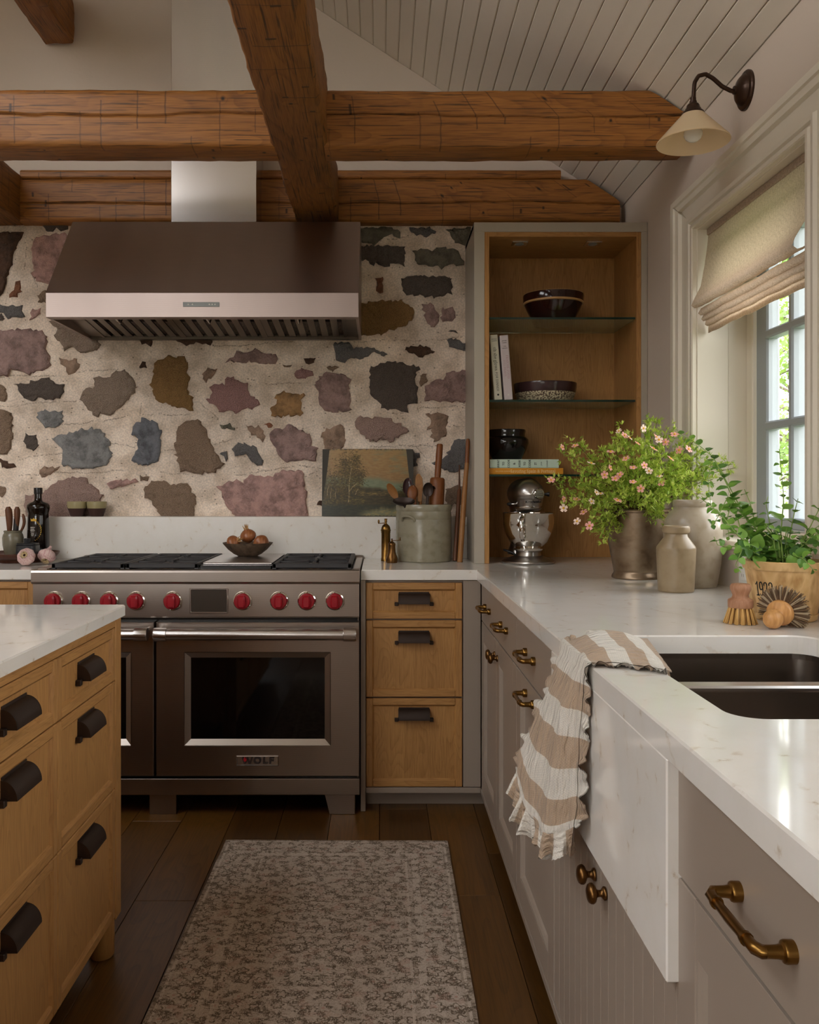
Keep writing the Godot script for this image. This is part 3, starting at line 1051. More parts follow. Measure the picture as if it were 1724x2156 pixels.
# ---------------------------------------------------------------- hewn timbers
func hewn(called: String, label: String, xf: Transform3D, length: float, high: float, deep: float, crack: float, seed_: int, m: Material, ends: Callable, group := "", amp := 0.004) -> MeshInstance3D:
	var n := FastNoiseLite.new()
	n.seed = seed_
	n.frequency = 1.0
	var steps := int(length / 0.035)
	var r := 0.010
	var rings := []
	var uvs := []
	for i in steps + 1:
		var t := float(i) / steps
		var x := t * length
		var row := []
		for k in 4: row.append([high, lerpf(r, deep - r, k / 3.0), 0.0])
		if crack > 0.0:
			var c := high * crack + 0.018 * n.get_noise_1d(x * 1.1 + 3.0) + 0.004 * n.get_noise_1d(x * 9.0)
			var open := clampf(0.9 + 1.0 * n.get_noise_1d(x * 0.9 + 40.0), 0.45, 1.0)
			for k in 6: row.append([lerpf(high - r, c + 0.0085, k / 5.0), deep, 0.0])
			row.append([c + 0.0040 * open, deep, 0.0])
			row.append([c, deep, -0.030 * open])
			row.append([c - 0.0050 * open, deep, 0.0])
			for k in 7: row.append([lerpf(c - 0.0105, r, k / 6.0), deep, 0.0])
		else:
			for k in 10: row.append([lerpf(high - r, r, k / 9.0), deep, 0.0])
		for k in 4: row.append([0.0, lerpf(deep - r, r, k / 3.0), 0.0])
		for k in 4: row.append([lerpf(r, high - r, k / 3.0), 0.0, 0.0])
		var ring := []
		var per := []
		var run := 0.0
		var last := Vector2(row[0][0], row[0][1])
		for q in row:
			var y: float = q[0]
			var z: float = q[1]
			run += last.distance_to(Vector2(y, z))
			last = Vector2(y, z)
			per.append(Vector2(run, x + seed_ * 0.37))
			var e: Array = ends.call(y)
			var px: float = lerpf(e[0], e[1], t)
			var out := Vector2((y / high - 0.5) * 2.0, (z / deep - 0.5) * 2.0)
			var edge := 0.5 + pow(absf(out.x * out.y), 6.0) * 2.4
			var w := n.get_noise_3d(px * 2.4, y * 5.0, z * 5.0) * amp + n.get_noise_3d(px * 17.0, y * 22.0, z * 22.0) * amp * 0.32 * edge - absf(n.get_noise_3d(px * 5.0, y * 9.0 + 9.0, z * 9.0)) * amp * edge
			var push := Vector2(0, 0)
			if absf(out.x) > 0.985: push.x = signf(out.x)
			if absf(out.y) > 0.985: push.y = signf(out.y)
			if push == Vector2.ZERO: push = out
			ring.append(xf * Vector3(px, y + push.x * w, z + push.y * w + q[2]))
		rings.append(ring)
		uvs.append(per)
	var st := S()
	st.set_smooth_group(1)
	var m_ := (rings[0] as Array).size()
	for i in steps:
		for j in m_:
			var k := (j + 1) % m_
			var ua: Vector2 = uvs[i][j]
			var ub: Vector2 = uvs[i][k] if k else ua + Vector2(0.02, 0)
			var uc: Vector2 = uvs[i + 1][k] if k else uvs[i + 1][j] + Vector2(0.02, 0)
			quad(st, rings[i][j], rings[i][k], rings[i + 1][k], rings[i + 1][j], ua, ub, uc, uvs[i + 1][j])
	st.set_smooth_group(-1)
	for e in 2:
		var ring: Array = rings[0] if e == 0 else rings[steps]
		var mid := Vector3.ZERO
		for v: Vector3 in ring: mid += v
		mid /= ring.size()
		var out := xf.basis.x * (-1.0 if e == 0 else 1.0)
		for j in m_:
			face(st, [ring[j], ring[(j + 1) % m_], mid], out)
	var o := put(st, called, m)
	tag(o, label, "beam", group)
	return o


func build_beams() -> void:
	var front := Basis.IDENTITY
	var along := Basis(Vector3(0, 0, -1), Vector3(0, 1, 0), Vector3(1, 0, 0))   # runs away from the camera, face to the right
	var g := "hewn timber tie beams"
	var straight := func(l): return func(_y): return [0.0, l]
	# beam through the middle of the view, in two lengths
	hewn("timber_beam", "hewn brown tie beam with saw marks, crossing in front of steel hood flue", Transform3D(front, Vector3(-1.60, 2.396, -3.20)), 1.24, 0.198, 0.15, 0.57, 3, M.beam_wood, straight.call(1.24), g)
	hewn("timber_beam", "hewn brown tie beam with long split, ending at wall beside glass shaded sconce", Transform3D(front, Vector3(-0.19, 2.396, -3.20)), 1.27, 0.196, 0.15, 0.56, 8, M.beam_wood,
		func(y): return [0.0, minf(1.262, 0.19 + WX - maxf(0.0, (y + 2.396 - EAVE + 0.002) / PITCH) - 0.012)], g)
	# plate along the stone wall
	for k in 2:
		var x0: float = [-1.60, -0.19][k]
		var l: float = [1.24, 1.26][k]
		var cut := func(y): return [0.0, l if k == 0 else minf(1.258, 0.19 + 1.07 - maxf(0.0, (y + 2.401 - EAVE) / PITCH))]
		hewn("wall_plate_beam", ["dark hewn wall plate beam behind steel hood flue", "dark hewn wall plate beam above stone wall and oak hutch"][k], Transform3D(front, Vector3(x0, 2.401, -4.03)), l, 0.19, 0.105, 0.42, 21 + k, M.beam_wood, cut, "", 0.003)
		var o := hewn("wall_plate_board", ["thin brown board lying on wall plate beam behind hood flue", "thin brown board lying on wall plate beam above hutch"][k], Transform3D(front, Vector3(x0, 2.596, -4.03)), l, 0.042, 0.085, -1.0, 31 + k, M.beam_wood,
			func(y): return [0.0, l if k == 0 else minf(1.0, 0.19 + 1.06 - maxf(0.0, (y + 2.606 - EAVE) / PITCH))], "", 0.0012)
		o.set_meta("category", "board")
	# beams running with the room
	hewn("cross_beam", "heavy hewn beam running lengthwise over range, checked underside", Transform3D(along, Vector3(-0.372, 2.398, 2.9)), 6.88, 0.215, 0.192, -1.0, 45, M.beam_wood_grey, straight.call(6.88), "", 0.006)
	hewn("cross_beam", "hewn lengthwise beam above olive oil bottle and tray", Transform3D(along, Vector3(-1.79, 2.398, 2.9)), 6.88, 0.215, 0.2, -1.0, 52, M.beam_wood_grey, straight.call(6.88), "", 0.006)
	hewn("ridge_purlin", "high rounded ridge purlin let into plaster gable", Transform3D(along, Vector3(-1.515, 3.225, 2.9)), 6.9, 0.21, 0.14, -1.0, 61, M.beam_wood, straight.call(6.9), "", 0.01)


# ---------------------------------------------------------------- windows, casings, blinds
func build_windows() -> void:
	var side := Transform3D(Basis(Vector3(0, 0, 1), Vector3(0, 1, 0), Vector3(-1, 0, 0)), Vector3.ZERO)
	for w in WINDOWS.size():
		var dn: float = WINDOWS[w][0]
		var df: float = WINDOWS[w][1]
		var node := structure("window_%d" % (w + 1), ["casement window with nine panes beyond flowering bush", "casement window with nine panes over sink", "added unseen casement window with nine panes past sink"][w], "window")
		# lining boards: an inner and an outer one at each side and at the head
		for k in 2:
			var xa: float = [WX - 0.004, WX + 0.105][k]
			var xb: float = [WX + 0.103, WX + 0.24][k]
			var t: float = [0.0, 0.006][k]
			for side_ in 3:
				var st := S()
				if side_ == 0: bx(st, xa, xb, 1.035, 2.13, df + t, df + 0.021, 0.0012)
				elif side_ == 1: bx(st, xa, xb, 1.035, 2.13, dn - 0.021, dn - t, 0.0012)
				else: bx(st, xa, xb, 2.11 + t, 2.131, dn, df, 0.0012)
				put(st, "jamb", M.trim_paint, node)
		var st := S()
		bx(st, WX - 0.012, WX + 0.24, 1.030, 1.055, dn - 0.02, df + 0.02, 0.003)
		put(st, "stool", M.trim_paint, node)
		# fixed frame
		var fx0 := WX + 0.165
		var fx1 := WX + 0.235
		st = S()
		for r in [[dn, dn + 0.05, 1.055, 2.11], [df - 0.05, df, 1.055, 2.11], [dn + 0.05, df - 0.05, 1.055, 1.085], [dn + 0.05, df - 0.05, 2.06, 2.11]]:
			bx(st, fx0, fx1, r[2], r[3], r[0], r[1], 0.004)
		put(st, "frame", M.trim_paint, node)
		# sash
		var sn := dn + 0.06
		var sf := df - 0.06
		var sash := Node3D.new()
		sash.name = "sash"
		node.add_child(sash)
		st = S()
		for r in [[sn, sn + 0.085, 1.088, 2.055], [sf - 0.085, sf, 1.088, 2.055], [sn + 0.085, sf - 0.085, 1.088, 1.125], [sn + 0.085, sf - 0.085, 2.02, 2.055]]:
			bx(st, fx0 + 0.008, fx0 + 0.052, r[2], r[3], r[0], r[1], 0.006)
		put(st, "sash_frame", M.sash_paint_shaded, sash)
		var gn := sn + 0.085
		var gf := sf - 0.085
		for k in range(1, 3):
			var c := lerpf(gn, gf, k / 3.0)
			st = S()
			bx(st, fx0 + 0.004, fx0 + 0.05, 1.12, 2.025, c - 0.014, c + 0.014, 0.006)
			put(st, "muntin", M.sash_paint_shaded, sash)
			var h := lerpf(1.123, 2.024, k / 3.0)
			st = S()
			bx(st, fx0 + 0.002, fx0 + 0.048, h - 0.014, h + 0.014, gn - 0.012, gf + 0.012, 0.006)
			put(st, "muntin", M.sash_paint_shaded, sash)
		for i in 3:
			for j in 3:
				st = S()
				var a := lerpf(gn, gf, i / 3.0)
				var b := lerpf(gn, gf, (i + 1) / 3.0)
				var y0 := lerpf(1.12, 2.025, j / 3.0)
				var y1 := lerpf(1.12, 2.025, (j + 1) / 3.0)
				face(st, [Vector3(fx0 + 0.026, y0, -a), Vector3(fx0 + 0.026, y0, -b), Vector3(fx0 + 0.026, y1, -b), Vector3(fx0 + 0.026, y1, -a)], Vector3(-1, 0, 0))
				put(st, "pane", M.window_glass, sash)
	# casings: one mitred moulding of backband, flat and bead at each side and the head
	var prof := [[0.0, -0.004], [0.0, 0.018], [0.004, 0.022], [0.016, 0.022], [0.020, 0.016], [0.028, 0.014], [0.034, 0.022], [0.048, 0.024], [0.054, 0.015], [0.118, 0.015], [0.124, 0.027], [0.146, 0.030], [0.150, 0.037], [0.174, 0.038], [0.178, 0.034], [0.178, -0.004]]
	var tall := 0.14 / 0.178
	var n := 0
	for w in WINDOWS.size():
		var dn: float = WINDOWS[w][0] - 0.004
		var df: float = WINDOWS[w][1] + 0.004
		for s in 3:
			var ends := [[], []]
			for q in prof:
				var a: float = q[0]
				var x: float = WX - q[1]
				if s == 0:
					ends[0].append(Vector3(x, 1.056, -df - a))
					ends[1].append(Vector3(x, 2.114 + a * tall, -df - a))
				elif s == 1:
					ends[0].append(Vector3(x, 2.114 + a * tall, -dn + a))
					ends[1].append(Vector3(x, 1.056, -dn + a))
				else:
					ends[0].append(Vector3(x, 2.114 + a * tall, -df - a))
					ends[1].append(Vector3(x, 2.114 + a * tall, -dn + a))
			var st := S()
			for k in prof.size() - 1:
				face(st, [ends[0][k], ends[0][k + 1], ends[1][k + 1], ends[1][k]], Vector3(-1, 0.01, 0.02))
			for e in ends: face(st, e, Vector3(0, -1, 0))
			n += 1
			var o := structure("trim_%d" % n, "cream window casing", "trim")
			put(st, "casing", M.trim_paint, o)
	# roman blinds: a smooth upper panel over a stack of folds
	for w in 1:
		var dn: float = WINDOWS[w][0] + 0.018
		var df: float = WINDOWS[w][1] - 0.012
		var t := thing("roman_shade", "natural linen roman shade drawn half up above flowering bush", "shade")
		var folds := [
			[[0.030, 2.106], [0.026, 2.05], [0.018, 1.98], [0.004, 1.91], [-0.022, 1.862], [-0.030, 1.843], [-0.018, 1.834], [0.008, 1.842], [0.03, 1.86]],
			[[0.030, 1.85], [0.004, 1.835], [-0.006, 1.818], [0.004, 1.810], [0.024, 1.816], [0.034, 1.83]],
			[[0.032, 1.826], [0.014, 1.815], [0.006, 1.799], [0.014, 1.792], [0.032, 1.798], [0.040, 1.81]],
			[[0.034, 1.806], [0.022, 1.795], [0.018, 1.78], [0.026, 1.774], [0.038, 1.78]],
			[[0.036, 1.79], [0.032, 1.782], [0.028, 1.766], [0.0285, 1.752], [0.032, 1.752], [0.034, 1.77]]]
		for k in folds.size():
			var rings := []
			var seg := 26
			for i in seg + 1:
				var d := lerpf(df, dn, float(i) / seg)
				var ring := []
				var f: Array = folds[k]
				var sag := 0.004 * nz.get_noise_2d(d * 6.0, k * 3.0)
				var edge := 0.012 * exp(-(d - dn) / 0.06) * (1.0 if k == 0 else 0.4)
				for q in f:
					ring.append(Vector3(WX + q[0] + 0.003 * nz.get_noise_2d(d * 4.0, q[1] * 6.0) + edge * sin(q[1] * 16.0), q[1] + sag, -d))
				rings.append(ring)
			var st := S()
			st.set_smooth_group(1)
			for i in seg:
				for j in (rings[0] as Array).size() - 1:
					var q := j + 1
					var a0 := Vector2(float(i) / seg, (rings[i][j] as Vector3).y)
					var a1 := Vector2(float(i), 0) / seg + Vector2(0, (rings[i][q] as Vector3).y)
					quad(st, rings[i][j], rings[i + 1][j], rings[i + 1][q], rings[i][q], a0, a0 + Vector2(1.0 / seg, 0), a1 + Vector2(1.0 / seg, 0), a1)
			st.set_smooth_group(-1)
			put(st, "panel" if k == 0 else "fold", M.shade_linen, t)
		var hr := S()
		bx(hr, WX + 0.024, WX + 0.05, 2.085, 2.109, dn, df, 0.003)
		put(hr, "headrail", M.shade_linen, t)


# ---------------------------------------------------------------- what the window looks out on
func build_outside() -> void:
	var st := S()
	box(st, Vector3(1.6, -0.75, -160), Vector3(220, -0.55, 60))
	box(st, Vector3(-220, -0.75, 3.7), Vector3(1.6, -0.55, 60))
	box(st, Vector3(-220, -0.75, -160), Vector3(-4.5, -0.55, 3.7))
	var o := put(st, "lawn", M.lawn)
	tag(o, "green lawn outside the window", "lawn", "", "structure")
	tree("garden_tree", "leafy green tree seen through upper panes", Vector3(7.55, -0.55, -14.2), 6.4, 2.3, 9000, 3, "")
	tree("garden_tree", "leafy green tree behind lower window panes", Vector3(11.6, -0.55, -24.5), 6.5, 2.9, 5000, 9, "")
	for k in 7:
		tree("distant_tree", "small hazy tree on far field edge", Vector3(38.0 + k * 15.0, -0.55, -118.0 + k * 4.0), 5.0 + 1.5 * sin(k * 2.1), 6.0, 500, 30 + k, "distant trees across the field")


func tree(called: String, label: String, at: Vector3, high: float, wide: float, leaves: int, seed_: int, group: String) -> void:
	var r := RandomNumberGenerator.new()
	r.seed = seed_
	var t := thing(called, label, "tree", at, 0.0, group)
	var st := S()
	tube(st, [Vector3.ZERO, Vector3(0.05, high * 0.3, 0), Vector3(-0.05, high * 0.6, 0.1), Vector3(0.1, high * 0.9, 0)], [high * 0.03, high * 0.024, high * 0.016, high * 0.006], 8)
	put(st, "trunk", M.bark, t)
	var lf := S()
	var tips := []
	var big := wide / 2.4
	for k in 26:
		var y := lerpf(high * 0.28, high * 0.95, r.randf())
		var a := r.randf() * TAU
		var reach := wide * sqrt(clampf(1.0 - pow((y / high - 0.58) / 0.46, 2.0), 0.05, 1.0)) * r.randf_range(0.6, 1.0)
		var tip := Vector3(cos(a) * reach, y + r.randf_range(-0.25, 0.2) * big, sin(a) * reach)
		var b := S()
		tube(b, [Vector3(0, y * 0.9, 0), Vector3(cos(a) * reach * 0.5, y + 0.05, sin(a) * reach * 0.5), tip], [high * 0.008, high * 0.005, high * 0.002], 5)
		put(b, "branch", M.bark, t)
		tips.append(tip)
		tips.append(tip * Vector3(0.65, 1, 0.65) + Vector3(0, 0.1, 0))
	var size := 0.085 * (1.0 if wide < 4 else 4.5)
	for k in leaves:
		var c: Vector3 = tips[r.randi() % tips.size()]
		var p := c + Vector3(r.randfn(), r.randfn() * 0.55, r.randfn()) * 0.30 * big
		var d := Vector3(r.randfn(), r.randfn() - 0.5, r.randfn()).normalized()
		var s := d.cross(Vector3(r.randfn(), r.randfn(), r.randfn())).normalized() * size * 0.5
		var l := size * r.randf_range(0.7, 1.4)
		var up := d.cross(s).normalized() * size * 0.12
		face(lf, [p, p + d * l * 0.5 + s + up, p + d * l], d.cross(s))
		face(lf, [p, p + d * l, p + d * l * 0.5 - s + up], d.cross(s))
	tag(put(lf, "foliage", M.tree_leaf, t), "", "", "", "stuff")


# ---------------------------------------------------------------- cabinets: local x to the right along the front, z out of it
func oak_drawer(parent: Node, x0: float, x1: float, y0: float, y1: float, pull_y: float, m: Material, fw := 0.026) -> void:
	var st := S()
	var off := Vector2(rng.randf() * 3.0, rng.randf() * 3.0)
	box(st, Vector3(x0, y0, 0.001), Vector3(x0 + fw, y1, 0.021), 0.0022, 1, off)
	box(st, Vector3(x1 - fw, y0, 0.001), Vector3(x1, y1, 0.021), 0.0022, 1, off + Vector2(0.31, 0.2))
	box(st, Vector3(x0 + fw, y0, 0.001), Vector3(x1 - fw, y0 + fw, 0.0206), 0.0022, 0, off + Vector2(0.1, 0.5))
	box(st, Vector3(x0 + fw, y1 - fw, 0.001), Vector3(x1 - fw, y1, 0.0206), 0.0022, 0, off + Vector2(0.6, 0.8))
	# sloped inner edge
	for k in 4:
		var a := [Vector2(x0 + fw, y0 + fw), Vector2(x1 - fw, y0 + fw), Vector2(x1 - fw, y1 - fw), Vector2(x0 + fw, y1 - fw)]
		var p: Vector2 = a[k]
		var q: Vector2 = a[(k + 1) % 4]
		var mid := Vector2((x0 + x1) * 0.5, (y0 + y1) * 0.5)
		var pi_ := p + Vector2(signf(mid.x - p.x), signf(mid.y - p.y)) * 0.005
		var qi := q + Vector2(signf(mid.x - q.x), signf(mid.y - q.y)) * 0.005
		var n := v3((mid - (p + q) * 0.5).normalized() * 0.4, 1.0)
		face(st, [v3(p, 0.019), v3(q, 0.019), v3(qi, 0.0125), v3(pi_, 0.0125)], n, 0 if k % 2 == 0 else 1, off)
	var o := put(st, "drawer_front", m, parent)
	st = S()
	box(st, Vector3(x0 + fw - 0.001, y0 + fw - 0.001, 0.002), Vector3(x1 - fw + 0.001, y1 - fw + 0.001, 0.0125), 0.0, 1, off + Vector2(rng.randf(), rng.randf()))
	put(st, "panel", m, o)
	cup_pull(o, (x0 + x1) * 0.5, pull_y, 0.0125 if pull_y < y1 - 0.03 else 0.02)


var pull_mesh: ArrayMesh
func cup_pull(parent: Node, cx: float, cy: float, z: float) -> void:
	if pull_mesh == null:
		var st := S()
		var w := 0.058
		var outer := []
		var inner := []
		for k in 11:
			var a := PI / 2 * k / 10.0
			outer.append(Vector2(0.031 * sin(a), -0.016 + 0.038 * cos(a)))
			inner.append(Vector2(0.0285 * sin(a), -0.016 + 0.0355 * cos(a)))
		st.set_smooth_group(1)
		for k in 10:
			var a: Vector2 = outer[k]
			var b: Vector2 = outer[k + 1]
			quad(st, Vector3(-w, b.y, b.x), Vector3(w, b.y, b.x), Vector3(w, a.y, a.x), Vector3(-w, a.y, a.x), Vector2.ZERO, Vector2.RIGHT, Vector2.ONE, Vector2.DOWN)
		st.set_smooth_group(2)
		for k in 10:
			var a: Vector2 = inner[k]
			var b: Vector2 = inner[k + 1]
			quad(st, Vector3(-w, a.y, a.x), Vector3(w, a.y, a.x), Vector3(w, b.y, b.x), Vector3(-w, b.y, b.x), Vector2.ZERO, Vector2.RIGHT, Vector2.ONE, Vector2.DOWN)
		st.set_smooth_group(-1)
		face(st, [Vector3(-w, -0.016, 0.0285), Vector3(w, -0.016, 0.0285), Vector3(w, -0.016, 0.031), Vector3(-w, -0.016, 0.031)], Vector3.DOWN)
		for s in [-1.0, 1.0]:   # cheeks and the small ears beside them
			var loop := PackedVector2Array()
			for q: Vector2 in outer: loop.append(q)
			loop.append(Vector2(0, -0.016))
			var xf := Transform3D(Basis(Vector3(0, 0, 1), Vector3(0, 1, 0), Vector3(-1, 0, 0)), Vector3(s * w + (0.0016 if s > 0 else 0.0016), 0, 0))
			extrude(st, loop, 0.0032, xf)
			box(st, Vector3(s * (w + 0.0085) - 0.007, -0.025, 0.0), Vector3(s * (w + 0.0085) + 0.007, -0.011, 0.013), 0.0018)
		box(st, Vector3(-w, -0.014, -0.0005), Vector3(w, 0.027, 0.0022), 0.0008)
		pull_mesh = finish(st)
	put_mesh(pull_mesh, "cup_pull", M.bronze, parent).position = Vector3(cx, cy, z)


var bar_mesh: ArrayMesh
func bar_pull(parent: Node, cx: float, cy: float, z: float) -> void:
	if bar_mesh == null:
		var st := S()
		var h := 0.0615
		var out := Basis(Vector3(1, 0, 0), Vector3(0, 0, 1), Vector3(0, -1, 0))
		for s in [-1.0, 1.0]:
			lathe(st, [Vector2(0, 0), Vector2(0.0108, 0), Vector2(0.0110, 0.0085), Vector2(0.0100, 0.0105), Vector2(0.0072, 0.012), Vector2(0.0064, 0.016), Vector2(0.0060, 0.027), Vector2(0, 0.027)], 20, Transform3D(out, Vector3(s * h, 0, 0)))
			tube(st, [Vector3(s * h, 0, 0.018), Vector3(s * h, 0, 0.0295), Vector3(s * (h - 0.008), 0, 0.034), Vector3(s * (h - 0.022), 0, 0.0345)], [0.0060, 0.0064, 0.0064, 0.0058], 6)
			tube(st, [Vector3(s * (h - 0.022), 0, 0.0345), Vector3(s * (h - 0.027), 0, 0.0345)], 0.0070, 12)
		tube(st, [Vector3(-h + 0.02, 0, 0.0345), Vector3(0, 0, 0.035), Vector3(h - 0.02, 0, 0.0345)], [0.0048, 0.0055, 0.0048], 8)
		bar_mesh = finish(st)
	put_mesh(bar_mesh, "bar_pull", M.brass, parent).position = Vector3(cx, cy, z)


var knob_mesh: ArrayMesh
func knob(parent: Node, cx: float, cy: float, z: float) -> void:
	if knob_mesh == null:
		var st := S()
		var out := Basis(Vector3(1, 0, 0), Vector3(0, 0, 1), Vector3(0, -1, 0))
		lathe(st, [Vector2(0, 0), Vector2(0.0112, 0), Vector2(0.0115, 0.003), Vector2(0.0098, 0.0045), Vector2(0.0062, 0.007), Vector2(0.0055, 0.011), Vector2(0.007, 0.015), Vector2(0.0145, 0.018), Vector2(0.0172, 0.0215), Vector2(0.0170, 0.0255), Vector2(0.0145, 0.0295), Vector2(0.009, 0.0318), Vector2(0, 0.0325)], 24, Transform3D(out, Vector3.ZERO), 1.2)
		knob_mesh = finish(st)
	put_mesh(knob_mesh, "knob", M.brass_dark, parent).position = Vector3(cx, cy, z)


func painted_door(parent: Node, x0: float, x1: float, y0: float, y1: float, m: Material, fw := 0.068) -> MeshInstance3D:
	var st := S()
	box(st, Vector3(x0, y0, 0.001), Vector3(x0 + fw, y1, 0.021), 0.0016)
	box(st, Vector3(x1 - fw, y0, 0.001), Vector3(x1, y1, 0.021), 0.0016)
	box(st, Vector3(x0 + fw, y0, 0.001), Vector3(x1 - fw, y0 + fw, 0.021), 0.0004)
	box(st, Vector3(x0 + fw, y1 - fw, 0.001), Vector3(x1 - fw, y1, 0.021), 0.0004)
	var o := put(st, "door", m, parent)
	st = S()
	var a := [Vector2(x0 + fw, y0 + fw), Vector2(x1 - fw, y0 + fw), Vector2(x1 - fw, y1 - fw), Vector2(x0 + fw, y1 - fw)]
	var mid := Vector2((x0 + x1) * 0.5, (y0 + y1) * 0.5)
	for k in 4:   # small moulding round the panel
		var p: Vector2 = a[k]
		var q: Vector2 = a[(k + 1) % 4]
		var last := [p, q, 0.0195]
		for s in [[0.004, 0.0195], [0.009, 0.0145], [0.0125, 0.0095]]:
			var pa: Vector2 = p + Vector2(signf(mid.x - p.x), signf(mid.y - p.y)) * s[0]
			var qa: Vector2 = q + Vector2(signf(mid.x - q.x), signf(mid.y - q.y)) * s[0]
			face(st, [v3(last[0], last[2]), v3(last[1], last[2]), v3(qa, s[1]), v3(pa, s[1])], v3((mid - (p + q) * 0.5).normalized() * 0.4, 1.0))
			last = [pa, qa, s[1]]
	box(st, Vector3(x0 + fw, y0 + fw, 0.002), Vector3(x1 - fw, y1 - fw, 0.0096))
	put(st, "panel", m, o)
	return o


func slab_front(parent: Node, called: String, x0: float, x1: float, y0: float, y1: float, m: Material) -> MeshInstance3D:
	var st := S()
	box(st, Vector3(x0, y0, 0.001), Vector3(x1, y1, 0.021), 0.0016)
	return put(st, called, m, parent)


func build_back_run() -> void:
	# drawer base right of the range
	var c := thing("drawer_cabinet", "oak three-drawer base cabinet with bronze cup pulls right of range", "cabinet", Vector3(0, 0, -3.381))
	var st := S()
	bx(st, -0.050, 0.386, 0.062, 0.869, 0.0, 0.60)
	put(st, "carcass", M.cabinet_paint, c)
	oak_drawer(c, -0.0505, 0.3155, 0.7225, 0.859, 0.797, M.oak_drawer)
	oak_drawer(c, -0.0505, 0.3155, 0.4265, 0.7165, 0.650, M.oak_drawer)
	oak_drawer(c, -0.0505, 0.3155, 0.085, 0.4205, 0.358, M.oak_drawer)
	st = S()
	box(st, Vector3(0.319, 0.085, 0.0), Vector3(0.3855, 0.869, 0.021), 0.001)
	put(st, "filler", M.cabinet_paint, c)
	st = S()
	box(st, Vector3(-0.0505, 0.062, 0.0), Vector3(0.3855, 0.0825, 0.022), 0.001)
	put(st, "bottom_rail", M.cabinet_paint, c)
	st = S()
	box(st, Vector3(-0.0505, 0.0, -0.06), Vector3(0.44, 0.062, -0.04))
	put(st, "toe_kick", M.cabinet_paint, c)
	st = S()
	box(st, Vector3(-0.0695, 0.0, -0.6), Vector3(-0.0515, 0.870, 0.042), 0.0012)
	put(st, "end_panel", M.cabinet_paint, c)
	# and left of it
	c = thing("drawer_cabinet", "oak base cabinet at left end of steel range", "cabinet", Vector3(0, 0, -3.381))
	st = S()
	bx(st, -2.3, -1.294, 0.062, 0.869, 0.0, 0.60)
	put(st, "carcass", M.cabinet_paint, c)
	for k in 2:
		var xa: float = [-2.296, -1.80][k]
		var xb: float = [-1.803, -1.3065][k]
		oak_drawer(c, xa, xb, 0.7225, 0.863, 0.797, M.oak_drawer)
		oak_drawer(c, xa, xb, 0.4265, 0.7165, 0.650, M.oak_drawer)
		oak_drawer(c, xa, xb, 0.085, 0.4205, 0.358, M.oak_drawer)
	st = S()
	box(st, Vector3(-2.3, 0.0, -0.06), Vector3(-1.294, 0.062, -0.04))
	put(st, "toe_kick", M.cabinet_paint, c)
	# worktops
	st = S()
	bx(st, -2.32, -1.2925, 0.871, CT, 3.353, WALL - 0.105, 0.0025)
	tag(put(st, "countertop", M.quartz), "white quartz countertop under tray and garlic", "countertop")
	st = S()
	var flat := Transform3D(Basis(Vector3(1, 0, 0), Vector3(0, 0, -1), Vector3(0, 1, 0)), Vector3(0, 0.871, 0))
	var outer := PackedVector2Array([Vector2(-0.0685, WALL - 0.105), Vector2(-0.0685, 3.353), Vector2(0.37, 3.353), Vector2(0.37, 0.25), Vector2(WX - 0.002, 0.25), Vector2(WX - 0.002, WALL - 0.002), Vector2(0.395, WALL - 0.002), Vector2(0.395, WALL - 0.105)])
	var hole := rounded(0.482, 0.905, 1.193, 1.865, 0.045, 7)
	extrude(st, outer, CT - 0.871, flat, 0.0028, [hole])
	var t := thing("countertop", "white quartz worktop with apron sink front along window wall", "countertop")
	put(st, "slab", M.quartz, t)
	st = S()
	bx(st, 0.3702, 0.400, 0.581, 0.8705, 1.142, 1.905, 0.0022)
	put(st, "apron", M.quartz, t)
	# upstand behind the range
	st = S()
	bx(st, -2.32, 0.388, CT - 0.04, 1.0925, 3.897, WALL - 0.002, 0.0022)
	tag(put(st, "backsplash", M.quartz_backsplash), "low white quartz backsplash ledge under stone wall", "backsplash")


func right_cabinet(called: String, label: String, d_far: float) -> Node3D:
	return thing(called, label, "cabinet", Vector3(0.407, 0, -d_far), -PI / 2)


func right_carcass(c: Node3D, wide: float, top := 0.869) -> void:
	var st := S()
	box(st, Vector3(0.0005, 0.075, -0.60), Vector3(wide - 0.0005, top, 0.0))
	put(st, "carcass", M.cabinet_paint, c)
	st = S()
	box(st, Vector3(0, 0.062, 0.0), Vector3(wide, 0.0825, 0.0225), 0.001)
	put(st, "bottom_rail", M.cabinet_paint, c)
	st = S()
	box(st, Vector3(0, 0.0, -0.07), Vector3(wide, 0.0745, -0.052))
	put(st, "toe_kick", M.cabinet_paint, c)


